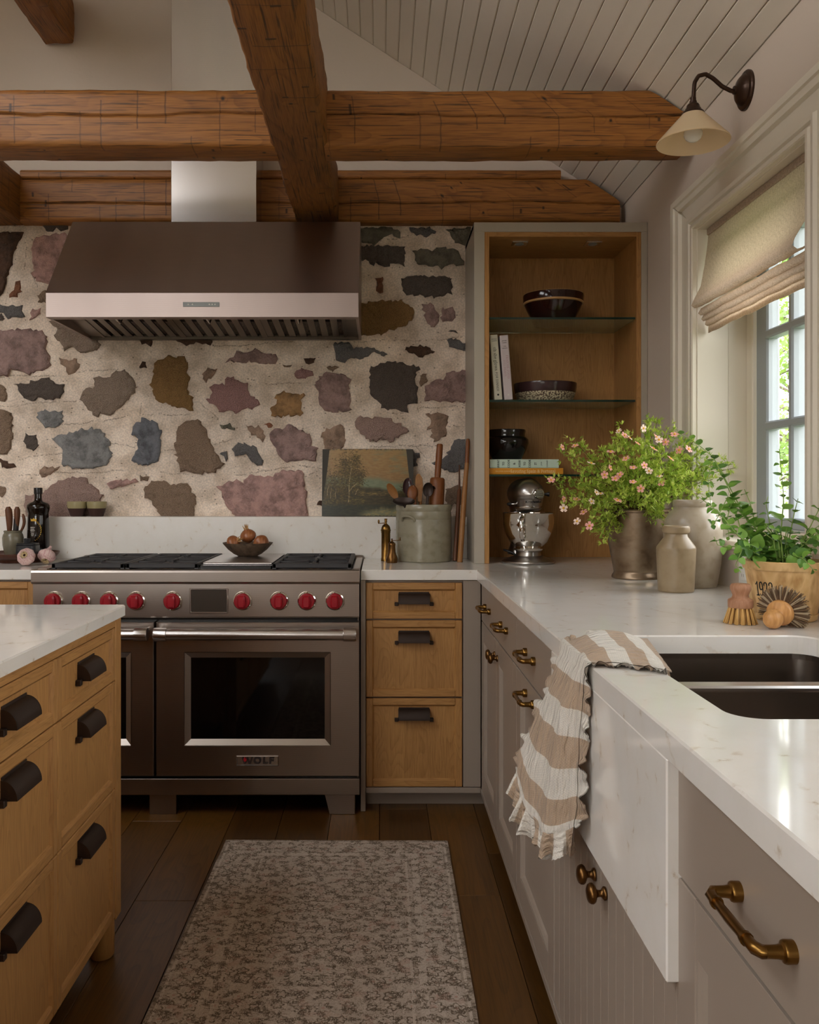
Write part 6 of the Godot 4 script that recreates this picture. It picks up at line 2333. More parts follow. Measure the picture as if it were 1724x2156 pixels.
func build_hutch_things() -> void:
	var up := 0.0090
	# dark bowl, top shelf
	var t := thing("mixing_bowl", "dark brown glazed mixing bowl with pale band on top glass shelf", "bowl", Vector3(0.742, 1.912 + up, -3.775))
	var st := S()
	lathe(st, [Vector2(0, 0), Vector2(0.082, 0), Vector2(0.085, 0.004), Vector2(0.112, 0.055), Vector2(0.1215, 0.078)], 56)
	put(st, "body", M.brown_glaze, t)
	st = S()
	lathe(st, [Vector2(0.1215, 0.078), Vector2(0.1268, 0.080), Vector2(0.1268, 0.0855), Vector2(0.1262, 0.087)], 56)
	put(st, "band", M.tan_glaze, t)
	st = S()
	lathe(st, [Vector2(0.1262, 0.087), Vector2(0.1278, 0.112), Vector2(0.1268, 0.118), Vector2(0.123, 0.119), Vector2(0.119, 0.114), Vector2(0.110, 0.07), Vector2(0.08, 0.012), Vector2(0, 0.010)], 56)
	put(st, "collar", M.brown_glaze, t)
	st = S()
	lathe(st, [Vector2(0.1268, 0.1180), Vector2(0.1255, 0.1196), Vector2(0.1232, 0.1190)], 56)
	put(st, "rim", M.tan_glaze, t)
	# low dish, second shelf
	t = thing("baking_dish", "low plum glazed dish with crackled cream band below", "dish", Vector3(0.712, 1.573 + up, -3.80))
	st = S()
	lathe(st, [Vector2(0, 0), Vector2(0.104, 0), Vector2(0.108, 0.004), Vector2(0.118, 0.016), Vector2(0.1275, 0.042)], 56)
	put(st, "lower_body", M.drip_glaze, t)
	st = S()
	lathe(st, [Vector2(0.1275, 0.042), Vector2(0.1325, 0.062), Vector2(0.1335, 0.078)], 56)
	put(st, "upper_body", M.plum_glaze, t)
	st = S()
	lathe(st, [Vector2(0.1335, 0.078), Vector2(0.1330, 0.083), Vector2(0.129, 0.0835), Vector2(0.126, 0.078), Vector2(0.118, 0.03), Vector2(0.1, 0.01), Vector2(0, 0.009)], 56)
	put(st, "rim", M.plum_glaze, t)
	# standing cookbooks
	var s := 3.655 / F
	var y := 1.573 + up
	var lean := 0.076
	for k in 2:
		var px: float = [1049.5, 1071.0][k]
		var th: float = [0.0325, 0.0345][k]
		var hgt: float = [0.268, 0.266][k]
		var b := book("cookbook", ["pale grey cookbook with black title leaning on hutch side", "mauve cookbook with pink title leaning beside grey one"][k], Vector3((px - VPX) * s, y + 0.0022, -3.655), Vector3(th, hgt, 0.19), [M.book_grey, M.book_mauve][k])
		b.rotation.z = lean
		var down := Basis(Vector3.FORWARD, PI / 2)
		if k == 0:
			lettering("oh she glows", 0.0125, Transform3D(down, Vector3(0.0, 0.168, 0.0004)), M.print_black, b, "title", "Droid Serif", 400, 0.92)
			lettering("FOR DINNER", 0.0095, Transform3D(down, Vector3(0.0, 0.074, 0.0004)), M.print_black, b, "title", "Droid Sans", 400, 1.05)
			lettering("ANGELA", 0.0042, Transform3D(Basis.IDENTITY, Vector3(0, 0.250, 0.0004)), M.print_black, b, "author")
			lettering("LIDDON", 0.0042, Transform3D(Basis.IDENTITY, Vector3(0, 0.2425, 0.0004)), M.print_black, b, "author")
		else:
			lettering("FRAICHE FOOD", 0.0095, Transform3D(down, Vector3(0.0065, 0.135, 0.0004)), M.print_pink, b, "title", "Droid Serif", 400, 1.0)
			lettering("FULL HEARTS", 0.0080, Transform3D(down, Vector3(-0.0065, 0.130, 0.0004)), M.print_pink, b, "title", "Droid Serif", 400, 0.9)
			lettering("JILLIAN", 0.0038, Transform3D(Basis.IDENTITY, Vector3(0, 0.243, 0.0004)), M.print_black, b, "author")
			lettering("HARRIS", 0.0038, Transform3D(Basis.IDENTITY, Vector3(0, 0.235, 0.0004)), M.print_black, b, "author")
			lettering("TORI", 0.0038, Transform3D(Basis.IDENTITY, Vector3(0, 0.220, 0.0004)), M.print_black, b, "author")
			lettering("WESSZER", 0.0038, Transform3D(Basis.IDENTITY, Vector3(0, 0.212, 0.0004)), M.print_black, b, "author")
		var sm := S()
		lathe(sm, [Vector2(0, 0), Vector2(0.0042, 0), Vector2(0.0042, 0.0005), Vector2(0.003, 0.0005), Vector2(0.003, 0.0002), Vector2(0, 0.0002)], 12, Transform3D(Basis(Vector3(1, 0, 0), Vector3(0, 0, 1), Vector3(0, -1, 0)), Vector3(0, 0.020, 0.0)))
		put(sm, "publisher_mark", M.print_black if k == 0 else M.print_white, b)
	# lying cookbooks with a pot on them
	y = 1.2665 + up
	var lay := Basis(Vector3.FORWARD, PI / 2)
	var b1 := book("cookbook", "mustard cookbook lying under mint one", Vector3(0.4560, y + 0.0128, -3.662), Vector3(0.0255, 0.305, 0.215), M.book_mustard)
	b1.basis = lay
	lettering("WILLIAMS-SONOMA", 0.0042, Transform3D(lay.inverse(), Vector3(0, 0.058, 0.0004)), M.print_cream, b1, "publisher", "Droid Sans", 400, 1.25)
	lettering("Savoring Spain & Portugal", 0.0125, Transform3D(lay.inverse(), Vector3(0, 0.180, 0.0004)), M.print_cream, b1, "title", "Droid Serif", 400, 0.86, 0.0006, true)
	var b2 := book("cookbook", "mint green cookbook lying under black pot", Vector3(0.4590, y + 0.0258 + 0.0183, -3.664), Vector3(0.0365, 0.284, 0.20), M.book_mint)
	b2.basis = lay
	var ws := ["WHAT", "TO", "COOK", "&", "HOW", "TO", "COOK", "IT", "JANE", "HORNBY"]
	for k in ws.size():
		var x: float = [0.034, 0.055, 0.077, 0.100, 0.122, 0.143, 0.164, 0.188, 0.212, 0.236][k]
		lettering(ws[k], 0.0088 if k < 8 else 0.0055, Transform3D(Basis(Vector3.BACK, PI), Vector3(0.0, x, 0.0004)), M.print_black, b2, "title" if k < 8 else "author", "Droid Sans", 700 if k < 8 else 400)
	t = thing("black_pot", "round black glazed pot on stack of two cookbooks", "pot", Vector3(0.5445, y + 0.0258 + 0.0367, -3.775))
	st = S()
	lathe(st, [Vector2(0, 0), Vector2(0.062, 0), Vector2(0.064, 0.008), Vector2(0.066, 0.012), Vector2(0.084, 0.046), Vector2(0.0915, 0.072), Vector2(0.0905, 0.086), Vector2(0.082, 0.096), Vector2(0.0775, 0.099), Vector2(0.0765, 0.110), Vector2(0.080, 0.122), Vector2(0.078, 0.1285), Vector2(0.072, 0.129), Vector2(0.068, 0.122), Vector2(0.07, 0.095), Vector2(0.08, 0.06), Vector2(0.055, 0.012), Vector2(0, 0.010)], 48, Transform3D.IDENTITY, 0.75)
	put(st, "body", M.black_glaze, t)
	build_mixer()


func build_mixer() -> void:
	var t := thing("stand_mixer", "silver stand mixer with polished steel bowl below glass shelf", "mixer", Vector3(0.617, CT + 0.0005, -3.662))
	var st := S()
	lathe(st, [Vector2(0, 0), Vector2(0.104, 0), Vector2(0.1095, 0.005), Vector2(0.1090, 0.010), Vector2(0.096, 0.018), Vector2(0.066, 0.027), Vector2(0.058, 0.031), Vector2(0, 0.031)], 48)
	put(st, "base", M.satin_silver, t)
	st = S()
	lathe(st, [Vector2(0.052, 0.030), Vector2(0.050, 0.047), Vector2(0.053, 0.050), Vector2(0.053, 0.053), Vector2(0, 0.053)], 40)
	put(st, "bowl_seat", M.satin_silver, t)
	st = S()
	lathe(st, [Vector2(0, 0.053), Vector2(0.058, 0.054), Vector2(0.060, 0.060), Vector2(0.052, 0.064), Vector2(0.056, 0.068), Vector2(0.078, 0.088), Vector2(0.096, 0.122), Vector2(0.1045, 0.160), Vector2(0.1065, 0.2035), Vector2(0.1095, 0.2065), Vector2(0.1075, 0.2085), Vector2(0.104, 0.2065), Vector2(0.102, 0.16), Vector2(0.07, 0.088), Vector2(0, 0.07)], 56, Transform3D.IDENTITY, 0.9)
	var bowl := put(st, "bowl", M.chrome, t)
	st = S()
	var b0 := 4.35
	var arc := []
	for q in [[0.106, 0.193], [0.128, 0.190], [0.140, 0.176], [0.142, 0.140], [0.132, 0.112], [0.113, 0.099], [0.100, 0.102], [0.090, 0.106]]:
		arc.append(Vector3(cos(b0) * q[0], q[1], -sin(b0) * q[0]))
	tube(st, arc, [0.011, 0.010, 0.009, 0.009, 0.009, 0.009, 0.008, 0.006], 10, true, 0.55)
	put(st, "bowl_handle", M.chrome, bowl)
	# column behind and head over the bowl
	st = S()
	var rings := []
	for q in [[0.026, 0.062, 0.052], [0.07, 0.050, 0.040], [0.14, 0.046, 0.038], [0.20, 0.050, 0.046], [0.246, 0.058, 0.060]]:
		var ring := []
		for v in rounded(-q[1], q[1], -q[2], q[2], q[2] * 0.7, 6):
			ring.append(Vector3(v.x, q[0], -0.150 - v.y))
		rings.append(ring)
	loft(st, rings, true, 1)
	put(st, "column", M.satin_silver, t)
	st = S()
	rings = []
	for k in 15:
		var f := k / 14.0
		var ring := []
		var ff := pow(f, 1.5)
		var r := 0.0675 * sqrt(maxf(0.0, 1.0 - pow(1.0 - minf(ff * 3.2, 1.0), 2.0))) * (1.0 - 0.35 * pow(maxf(0.0, ff - 0.7) / 0.3, 2.0)) + 0.0004
		for j in 32:
			var a := TAU * j / 32
			ring.append(Vector3(cos(a) * r, 0.284 + sin(a) * r * (0.98 if sin(a) > 0 else 0.86), 0.066 - 0.285 * ff))
		ring.reverse()
		rings.append(ring)
	loft(st, rings, true, 1)
	for e in 2:
		face(st, rings[0] if e == 0 else rings[14], Vector3(0, 0, 1 if e == 0 else -1))
	var head := put(st, "head", M.satin_silver, t)
	var front := Basis(Vector3(1, 0, 0), Vector3(0, 0, 1), Vector3(0, -1, 0))
	# planetary housing under the head
	st = S()
	lathe(st, [Vector2(0, 0.214), Vector2(0.036, 0.214), Vector2(0.052, 0.221), Vector2(0.053, 0.2215), Vector2(0.054, 0.226), Vector2(0.054, 0.236), Vector2(0.0555, 0.2365), Vector2(0.0575, 0.248), Vector2(0.0600, 0.262), Vector2(0, 0.262)], 40)
	put(st, "planetary_housing", M.satin_silver, head)
	st = S()
	lathe(st, [Vector2(0.0552, 0.2300), Vector2(0.0558, 0.2303), Vector2(0.0558, 0.2325), Vector2(0.0552, 0.2328)], 40)
	put(st, "band", M.chrome, head)
	# lettering follows the round band
	var word := "KitchenAid"
	for k in word.length():
		var a := (k - 4.5) * 0.125 + 0.26
		var wd: float = 1.05
		lettering(word[k], 0.0105, Transform3D(Basis(Vector3.UP, a), Vector3(sin(a) * 0.0596, 0.2532, cos(a) * 0.0596)), M.print_black, head, "lettering", "Droid Sans", 700, wd)
	st = S()
	var hub := Transform3D(Basis(Vector3.UP, 0.30) * front, Vector3(0.030, 0.286, 0.058))
	lathe(st, [Vector2(0, 0.0), Vector2(0.0225, 0.0), Vector2(0.0225, 0.012), Vector2(0.0205, 0.0145), Vector2(0.0180, 0.0145), Vector2(0.0172, 0.012), Vector2(0, 0.012)], 32, hub)
	var hubo := put(st, "hub_cap", M.chrome, head)
	for k in 5:
		st = S()
		var hh := (k - 2) * 0.0056
		var hw := sqrt(0.0168 * 0.0168 - hh * hh)
		box(st, Vector3(-hw, hh - 0.0014, 0.0), Vector3(hw, hh + 0.0014, 0.0022))
		put(st, "stripe", M.satin_silver, hubo).transform = Transform3D(Basis(Vector3.UP, 0.30), Vector3(0.030, 0.286, 0.058) + Basis(Vector3.UP, 0.30) * Vector3(0, 0, 0.012))
	st = S()
	tube(st, [Vector3(-0.050, 0.244, 0.01), Vector3(-0.078, 0.243, 0.018)], [0.0035, 0.0035], 10)
	put(st, "speed_lever", M.chrome, head)
	st = S()
	tube(st, [Vector3(-0.074, 0.243, 0.017), Vector3(-0.082, 0.243, 0.0195), Vector3(-0.090, 0.243, 0.022)], [0.005, 0.0088, 0.005], 12)
	put(st, "lever_knob", M.black_band, head)
	st = S()
	tube(st, [Vector3(0.062, 0.284, 0.02), Vector3(0.078, 0.284, 0.026), Vector3(0.082, 0.284, 0.027)], [0.004, 0.010, 0.009], 14)
	put(st, "hub_knob", M.black_band, head)
	st = S()
	var cord := []
	for k in 18:
		var f := k / 17.0
		cord.append(Vector3(-0.075 + 0.022 * cos(f * 7.0), 0.030 + 0.022 * absf(sin(f * 3.4)), 0.012 - f * 0.09))
	tube(st, cord, 0.0042, 8)
	put(st, "cord", M.black_band, t)


# ---------------------------------------------------------------- on the worktop by the window
func build_window_counter_things() -> void:
	var y := CT + 0.0005
	# tin planter
	var c := Vector3(0.888, y, -3.058)
	var t := thing("tin_planter", "old tin bucket planted with pink flowering bush", "planter", c)
	var st := S()
	lathe(st, [Vector2(0, 0), Vector2(0.082, 0), Vector2(0.0835, 0.003), Vector2(0.0825, 0.010), Vector2(0.0765, 0.018), Vector2(0.0755, 0.024), Vector2(0.0775, 0.028), Vector2(0.0785, 0.034), Vector2(0.113, 0.226), Vector2(0.1165, 0.229), Vector2(0.1175, 0.234), Vector2(0.1155, 0.238), Vector2(0.112, 0.236), Vector2(0.108, 0.215), Vector2(0.075, 0.03), Vector2(0, 0.028)], 56)
	put(st, "bucket", M.old_tin, t)
	st = S()
	lathe(st, [Vector2(0, 0.205), Vector2(0.05, 0.212), Vector2(0.106, 0.208)], 32)
	var so := put(st, "soil", M.soil, t)
	so.position.y = 0.0
	for s in [-1.0, 1.0]:
		st = S()
		var ring := []
		for k in 17:
			var a := TAU * k / 16.0
			ring.append(Vector3(s * (0.110 + 0.004 * (1.0 - cos(a))), 0.196 + 0.022 * cos(a), 0.012 + 0.018 * sin(a)))
		tube(st, ring, 0.0026, 8, false)
		put(st, "ring_handle", M.bronze, t)
	build_bush(c)
	# stoneware
	t = thing("stoneware_bottle", "small tan stoneware bottle with wide lip in front of tall crock", "bottle", Vector3(0.8905, y, -2.657))
	st = S()
	lathe(st, [Vector2(0, 0), Vector2(0.050, 0), Vector2(0.0525, 0.004), Vector2(0.0560, 0.09), Vector2(0.0575, 0.128), Vector2(0.0565, 0.134), Vector2(0.034, 0.164), Vector2(0.0320, 0.172), Vector2(0.0385, 0.177), Vector2(0.0405, 0.184), Vector2(0.0395, 0.193), Vector2(0.0365, 0.197), Vector2(0.029, 0.196), Vector2(0.0255, 0.188), Vector2(0.026, 0.165), Vector2(0.045, 0.13), Vector2(0.045, 0.01), Vector2(0, 0.01)], 48, Transform3D.IDENTITY, 0.5)
	put(st, "body", M.stoneware_bottle, t)
	t = thing("stoneware_crock", "tall grey stoneware crock with narrow neck by window", "crock", Vector3(0.990, y, -2.797))
	st = S()
	lathe(st, [Vector2(0, 0), Vector2(0.070, 0), Vector2(0.073, 0.005), Vector2(0.084, 0.07), Vector2(0.0885, 0.13), Vector2(0.0890, 0.175), Vector2(0.084, 0.210), Vector2(0.072, 0.232), Vector2(0.060, 0.242), Vector2(0.0575, 0.250), Vector2(0.0600, 0.254), Vector2(0.0610, 0.266), Vector2(0.0585, 0.272), Vector2(0.052, 0.272), Vector2(0.049, 0.262), Vector2(0.05, 0.24), Vector2(0.075, 0.17), Vector2(0.06, 0.01), Vector2(0, 0.01)], 56, Transform3D.IDENTITY, 0.7)
	put(st, "body", M.stoneware, t)
	# pail of oregano
	var pc := Vector3(0.962, y, -2.105)
	t = thing("wooden_pail", "pale bentwood pail stamped 1923 planted with herbs", "pail", pc)
	st = S()
	lathe(st, [Vector2(0, 0), Vector2(0.068, 0), Vector2(0.0695, 0.003), Vector2(0.0895, 0.134), Vector2(0.0895, 0.138), Vector2(0.086, 0.138), Vector2(0.067, 0.012), Vector2(0, 0.012)], 56)
	put(st, "staves", M.pail_wood, t)
	st = S()
	lathe(st, [Vector2(0.0885, 0.119), Vector2(0.0912, 0.1192), Vector2(0.0938, 0.1375), Vector2(0.0912, 0.1395), Vector2(0.0888, 0.1385)], 56)
	put(st, "top_hoop", M.pail_wood, t)
	st = S()
	lathe(st, [Vector2(0.0695, 0.002), Vector2(0.0712, 0.0025), Vector2(0.0738, 0.016), Vector2(0.0722, 0.0165)], 56)
	put(st, "bottom_hoop", M.pail_wood, t)
	st = S()
	lathe(st, [Vector2(0, 0.125), Vector2(0.04, 0.128), Vector2(0.085, 0.122)], 32)
	put(st, "soil", M.soil, t)
	var num := "1923"
	for k in 4:
		var a := -1.20 + k * 0.140
		var r := 0.0695 + (0.0895 - 0.0695) * 0.074 / 0.134 + 0.0006
		lettering(num[k], 0.034, Transform3D(Basis(Vector3.UP, a) * Basis(Vector3.RIGHT, 0.15), Vector3(sin(a) * r, 0.074, cos(a) * r)), M.print_black, t, "stamped_numeral", "Droid Serif", 400, 0.50)
	build_herb(pc)
	# scrub brushes
	t = thing("scrub_brush", "upright wooden pot brush with tan bristles by sink", "brush", Vector3(0.828, y, -2.030), 0.3)
	st = S()
	lathe(st, [Vector2(0.0, 0.0365), Vector2(0.0265, 0.0365), Vector2(0.0275, 0.038), Vector2(0.0275, 0.0525), Vector2(0.0262, 0.055), Vector2(0.0195, 0.058), Vector2(0.0172, 0.064), Vector2(0.0195, 0.071), Vector2(0.0228, 0.078), Vector2(0.0228, 0.085), Vector2(0.0195, 0.0905), Vector2(0.012, 0.0915), Vector2(0, 0.0905)], 36, Transform3D.IDENTITY, 0.9)
	put(st, "handle", M.beech_worn, t)
	for k in 27:
		var ring: int = 0 if k < 15 else 1
		var a: float = TAU * k / 15.0 if ring == 0 else TAU * (k - 15) / 12.0 + 0.2
		var r0 := 0.0235 if ring == 0 else 0.014
		var r1 := 0.034 if ring == 0 else 0.021
		st = S()
		for j in 6:
			var b := TAU * j / 6.0
			var e := Vector3(cos(b), 0, sin(b))
			tube(st, [Vector3(cos(a) * r0, 0.037, sin(a) * r0) + e * 0.0012, Vector3(cos(a) * r1, 0.0005, sin(a) * r1) + e * 0.0030], [0.0013, 0.0011], 5)
		put(st, "bristle_tuft", M.bristle_tan, t)
	t = thing("scrub_brush", "wooden pot brush lying on side with dark bristles fanned out", "brush")
	var ball := P(1627, 1305.5, 1.945)
	ball.y = y + 0.0222
	var axis := (P(1650, 1285, 1.985) - P(1627, 1305, 1.945)).normalized()
	var side := axis.cross(Vector3.UP).normalized()
	var fr := Basis(side, axis, side.cross(axis))
	st = S()
	lathe(st, [Vector2(0, -0.0215), Vector2(0.009, -0.0195), Vector2(0.017, -0.013), Vector2(0.0212, -0.003), Vector2(0.0205, 0.007), Vector2(0.015, 0.016), Vector2(0.0125, 0.021), Vector2(0.0145, 0.026), Vector2(0.0265, 0.031), Vector2(0.0290, 0.036), Vector2(0.0290, 0.044), Vector2(0.026, 0.047), Vector2(0, 0.047)], 36, Transform3D(fr, ball), 1.2)
	put(st, "handle", M.beech, t)
	var lowest := y + 0.0008
	for k in 60:
		st = S()
		var a := TAU * k / 60.0 + rng.randf_range(-0.04, 0.04)
		for j in 11:
			var aa := a + rng.randf_range(-0.07, 0.07)
			var e := Vector3(cos(aa), 0, sin(aa))
			var l := rng.randf_range(0.048, 0.058)
			var p0 := ball + fr * (e * 0.021 + Vector3(0, 0.046, 0))
			var p1 := ball + fr * (e * l + Vector3(0, 0.056 + rng.randf_range(-0.006, 0.014), 0))
			p0.y = maxf(p0.y, lowest)
			p1.y = maxf(p1.y, lowest)
			tube(st, [p0, p1], [0.0008, 0.0007], 4)
		put(st, "bristle_tuft", M.bristle_dark if k % 3 else M.bristle_pale, t)
	# outlet below the sill
	t = thing("wall_outlet", "white wall outlet plate below sill behind wooden pail", "outlet", Vector3(WX, 0.975, -2.66), -PI / 2)
	st = S()
	extrude(st, rounded(-0.036, 0.036, -0.052, 0.052, 0.003, 2), 0.006, Transform3D.IDENTITY, 0.0015)
	put(st, "plate", M.outlet_plastic, t)
	st = S()
	extrude(st, rounded(-0.0165, 0.0165, -0.033, 0.033, 0.002, 2), 0.0022, Transform3D(Basis.IDENTITY, Vector3(0, 0, 0.006)), 0.0006)
	var so2 := put(st, "socket", M.outlet_plastic, t)
	for s in [-0.018, 0.018]:
		st = S()
		box(st, Vector3(-0.007, s - 0.004, 0.0078), Vector3(-0.0052, s + 0.004, 0.0084))
		box(st, Vector3(0.0052, s - 0.004, 0.0078), Vector3(0.007, s + 0.004, 0.0084))
		put(st, "slot", M.black_band, so2)


# a flat leaf as a folded blade of n stations
func blade(st: SurfaceTool, at: Vector3, dir: Vector3, up: Vector3, l: float, w: float, droop := 0.2, n := 2) -> void:
	var s := dir.cross(up).normalized()
	var u := s.cross(dir).normalized()
	var last := [at, at, at]
	for k in range(1, n + 1):
		var f := float(k) / n
		var c := at + dir * l * f - u * l * droop * f * f
		var ww := w * sin(minf(f * 0.92 + 0.06, 1.0) * PI)
		var now := [c + s * ww + u * ww * 0.35, c, c - s * ww + u * ww * 0.35]
		if k == 1:
			face(st, [last[1], now[0], now[1]], u)
			face(st, [last[1], now[1], now[2]], u)
		else:
			face(st, [last[0], now[0], now[1], last[1]], u)
			face(st, [last[1], now[1], now[2], last[2]], u)
		last = now


func build_bush(c: Vector3) -> void:
	var r := RandomNumberGenerator.new()
	r.seed = 17
	var t := thing("flowering_bush", "leafy potentilla bush with small pink flowers in tin bucket", "plant", c)
	var root := c + Vector3(0, 0.215, 0)
	var lf := [S(), S(), S()]
	var tips := []
	# ends of the main sprays, as read from the photograph: across, down, distance
	for q in [[1180, 945, 2.98], [1208, 930, 3.0], [1160, 1010, 2.99], [1175, 1045, 2.97], [1215, 985, 2.96], [1240, 965, 3.05], [1265, 945, 2.97], [1290, 930, 3.0], [1300, 905, 2.95], [1320, 915, 3.1], [1345, 930, 2.9], [1366, 882, 3.0], [1385, 885, 3.05], [1370, 905, 2.94],
		[1400, 915, 3.1], [1420, 900, 3.0], [1440, 925, 3.05], [1460, 930, 2.98], [1480, 950, 3.0], [1495, 975, 2.96], [1520, 975, 3.0], [1548, 985, 2.95], [1500, 1010, 2.98], [1455, 1000, 2.9], [1430, 985, 2.88], [1400, 960, 2.86], [1350, 965, 2.85], [1310, 965, 2.87], [1280, 990, 2.88], [1250, 1010, 2.9], [1225, 1020, 2.92],
		[1200, 1065, 2.93], [1225, 1060, 2.9], [1245, 1085, 2.92], [1255, 1110, 2.94], [1268, 1135, 2.95], [1240, 1115, 2.96], [1275, 1060, 2.88], [1310, 1040, 2.86], [1350, 1020, 2.84], [1385, 1000, 2.84], [1395, 1060, 2.85], [1385, 1090, 2.87], [1370, 1060, 2.84], [1415, 1040, 2.86], [1440, 1030, 2.88], [1405, 1095, 2.88],
		[1330, 1000, 3.15], [1380, 960, 3.2], [1420, 960, 3.2], [1460, 980, 3.15], [1300, 1000, 3.2], [1260, 1030, 3.15], [1340, 1060, 3.1], [1290, 1075, 3.12], [1400, 1020, 2.95], [1360, 990, 2.92], [1320, 1020, 2.92], [1480, 1040, 2.95], [1440, 955, 2.93]]:
		tips.append(P(q[0], q[1], q[2]))
	var stems := S()
	for tip: Vector3 in tips:
		var start := root + Vector3(r.randf_range(-0.05, 0.05), -0.008, r.randf_range(-0.05, 0.05))
		var mid := start.lerp(tip, 0.5) + Vector3(0, 0.05, 0)
		var pts := []
		for k in 9:
			var f := k / 8.0
			pts.append(start.lerp(mid, f).lerp(mid.lerp(tip, f), f))
		tube(stems, pts, [0.0024, 0.0022, 0.002, 0.0018, 0.0016, 0.0014, 0.0012, 0.001, 0.0008], 5, false)
		# tufts of five narrow leaflets up the outer part of the spray
		var n := 50
		for k in n:
			var f := lerpf(0.36, 1.0, pow(float(k) / (n - 1), 0.8))
			var p := start.lerp(mid, f).lerp(mid.lerp(tip, f), f) + Vector3(r.randfn(), r.randfn(), r.randfn()) * 0.0125
			var out := (Vector3(r.randfn(), r.randfn() * 0.8 + 0.5, r.randfn()) + (tip - start).normalized() * 0.8).normalized()
			var st: SurfaceTool = lf[r.randi() % 3]
			for j in 6:
				var a := out.cross(Vector3(r.randfn(), r.randfn(), r.randfn())).normalized()
				var d := (out + a * r.randf_range(0.4, 1.1)).normalized()
				blade(st, p + d * 0.001, d, (Vector3.UP + a * 0.4).normalized(), r.randf_range(0.013, 0.021), r.randf_range(0.0021, 0.0031), r.randf_range(-0.1, 0.35))
	tag(put(stems, "stems", M.stem_brown, t), "", "", "", "stuff").position = -c
	for k in 3:
		tag(put(lf[k], "foliage", M[["leaf_a", "leaf_b", "leaf_c"][k]], t), "", "", "", "stuff").position = -c
	# five-petalled flowers
	var petals := S()
	for k in 5:
		var a := TAU * k / 5.0
		var d := Vector3(cos(a), 0.25, sin(a)).normalized()
		var s := Vector3(-sin(a), 0, cos(a))
		var tip := d * 0.0118 + Vector3(0, -0.001, 0)
		face(petals, [Vector3(0, 0.0008, 0) + d * 0.0012, d * 0.0052 + s * 0.0036, tip + s * 0.0046, tip * 1.10, tip - s * 0.0046, d * 0.0052 - s * 0.0036], Vector3.UP)
	var pm := finish(petals)
	var centre := S()
	lathe(centre, [Vector2(0.0034, 0.0004), Vector2(0.0031, 0.0030), Vector2(0.0018, 0.0042), Vector2(0, 0.0045)], 10)
	var cm := finish(centre)
	for q in [[1183, 942], [1211, 939], [1303, 908], [1314, 917], [1325, 922], [1342, 934], [1285, 952], [1354, 902], [1381, 921], [1387, 926], [1401, 931], [1420, 915], [1318, 966], [1244, 976], [1284, 985], [1333, 985], [1356, 980], [1366, 992], [1295, 1008], [1349, 1029], [1388, 1003], [1392, 1015], [1411, 966], [1430, 948], [1449, 946], [1255, 1037], [1245, 1056], [1186, 1051], [1214, 1052], [1186, 1070], [1229, 1079], [1215, 1098], [1300, 1054], [1160, 1011], [1332, 1015], [1272, 1000], [1375, 945], [1305, 1000], [1264, 1040], [1241, 1107]]:
		var fl := put_mesh(pm, "flower", M.petal_pink if (int(q[0]) + int(q[1])) % 3 else M.petal_pale, t)
		var at := P(q[0], q[1], 2.822 + 0.13 * absf(q[0] - 1350) / 200.0 + r.randf_range(0.0, 0.025))
		var nrm := Vector3(r.randf_range(-1.0, 1.0), r.randf_range(0.0, 1.4), r.randf_range(0.4, 1.0)).normalized()
		var sx := nrm.cross(Vector3(0.3, 1, 0.2)).normalized()
		fl.transform = Transform3D(Basis(sx, nrm, sx.cross(nrm)).scaled(Vector3.ONE * r.randf_range(0.85, 1.2)), at - c)
		put_mesh(cm, "flower_centre", M.stamen, fl)


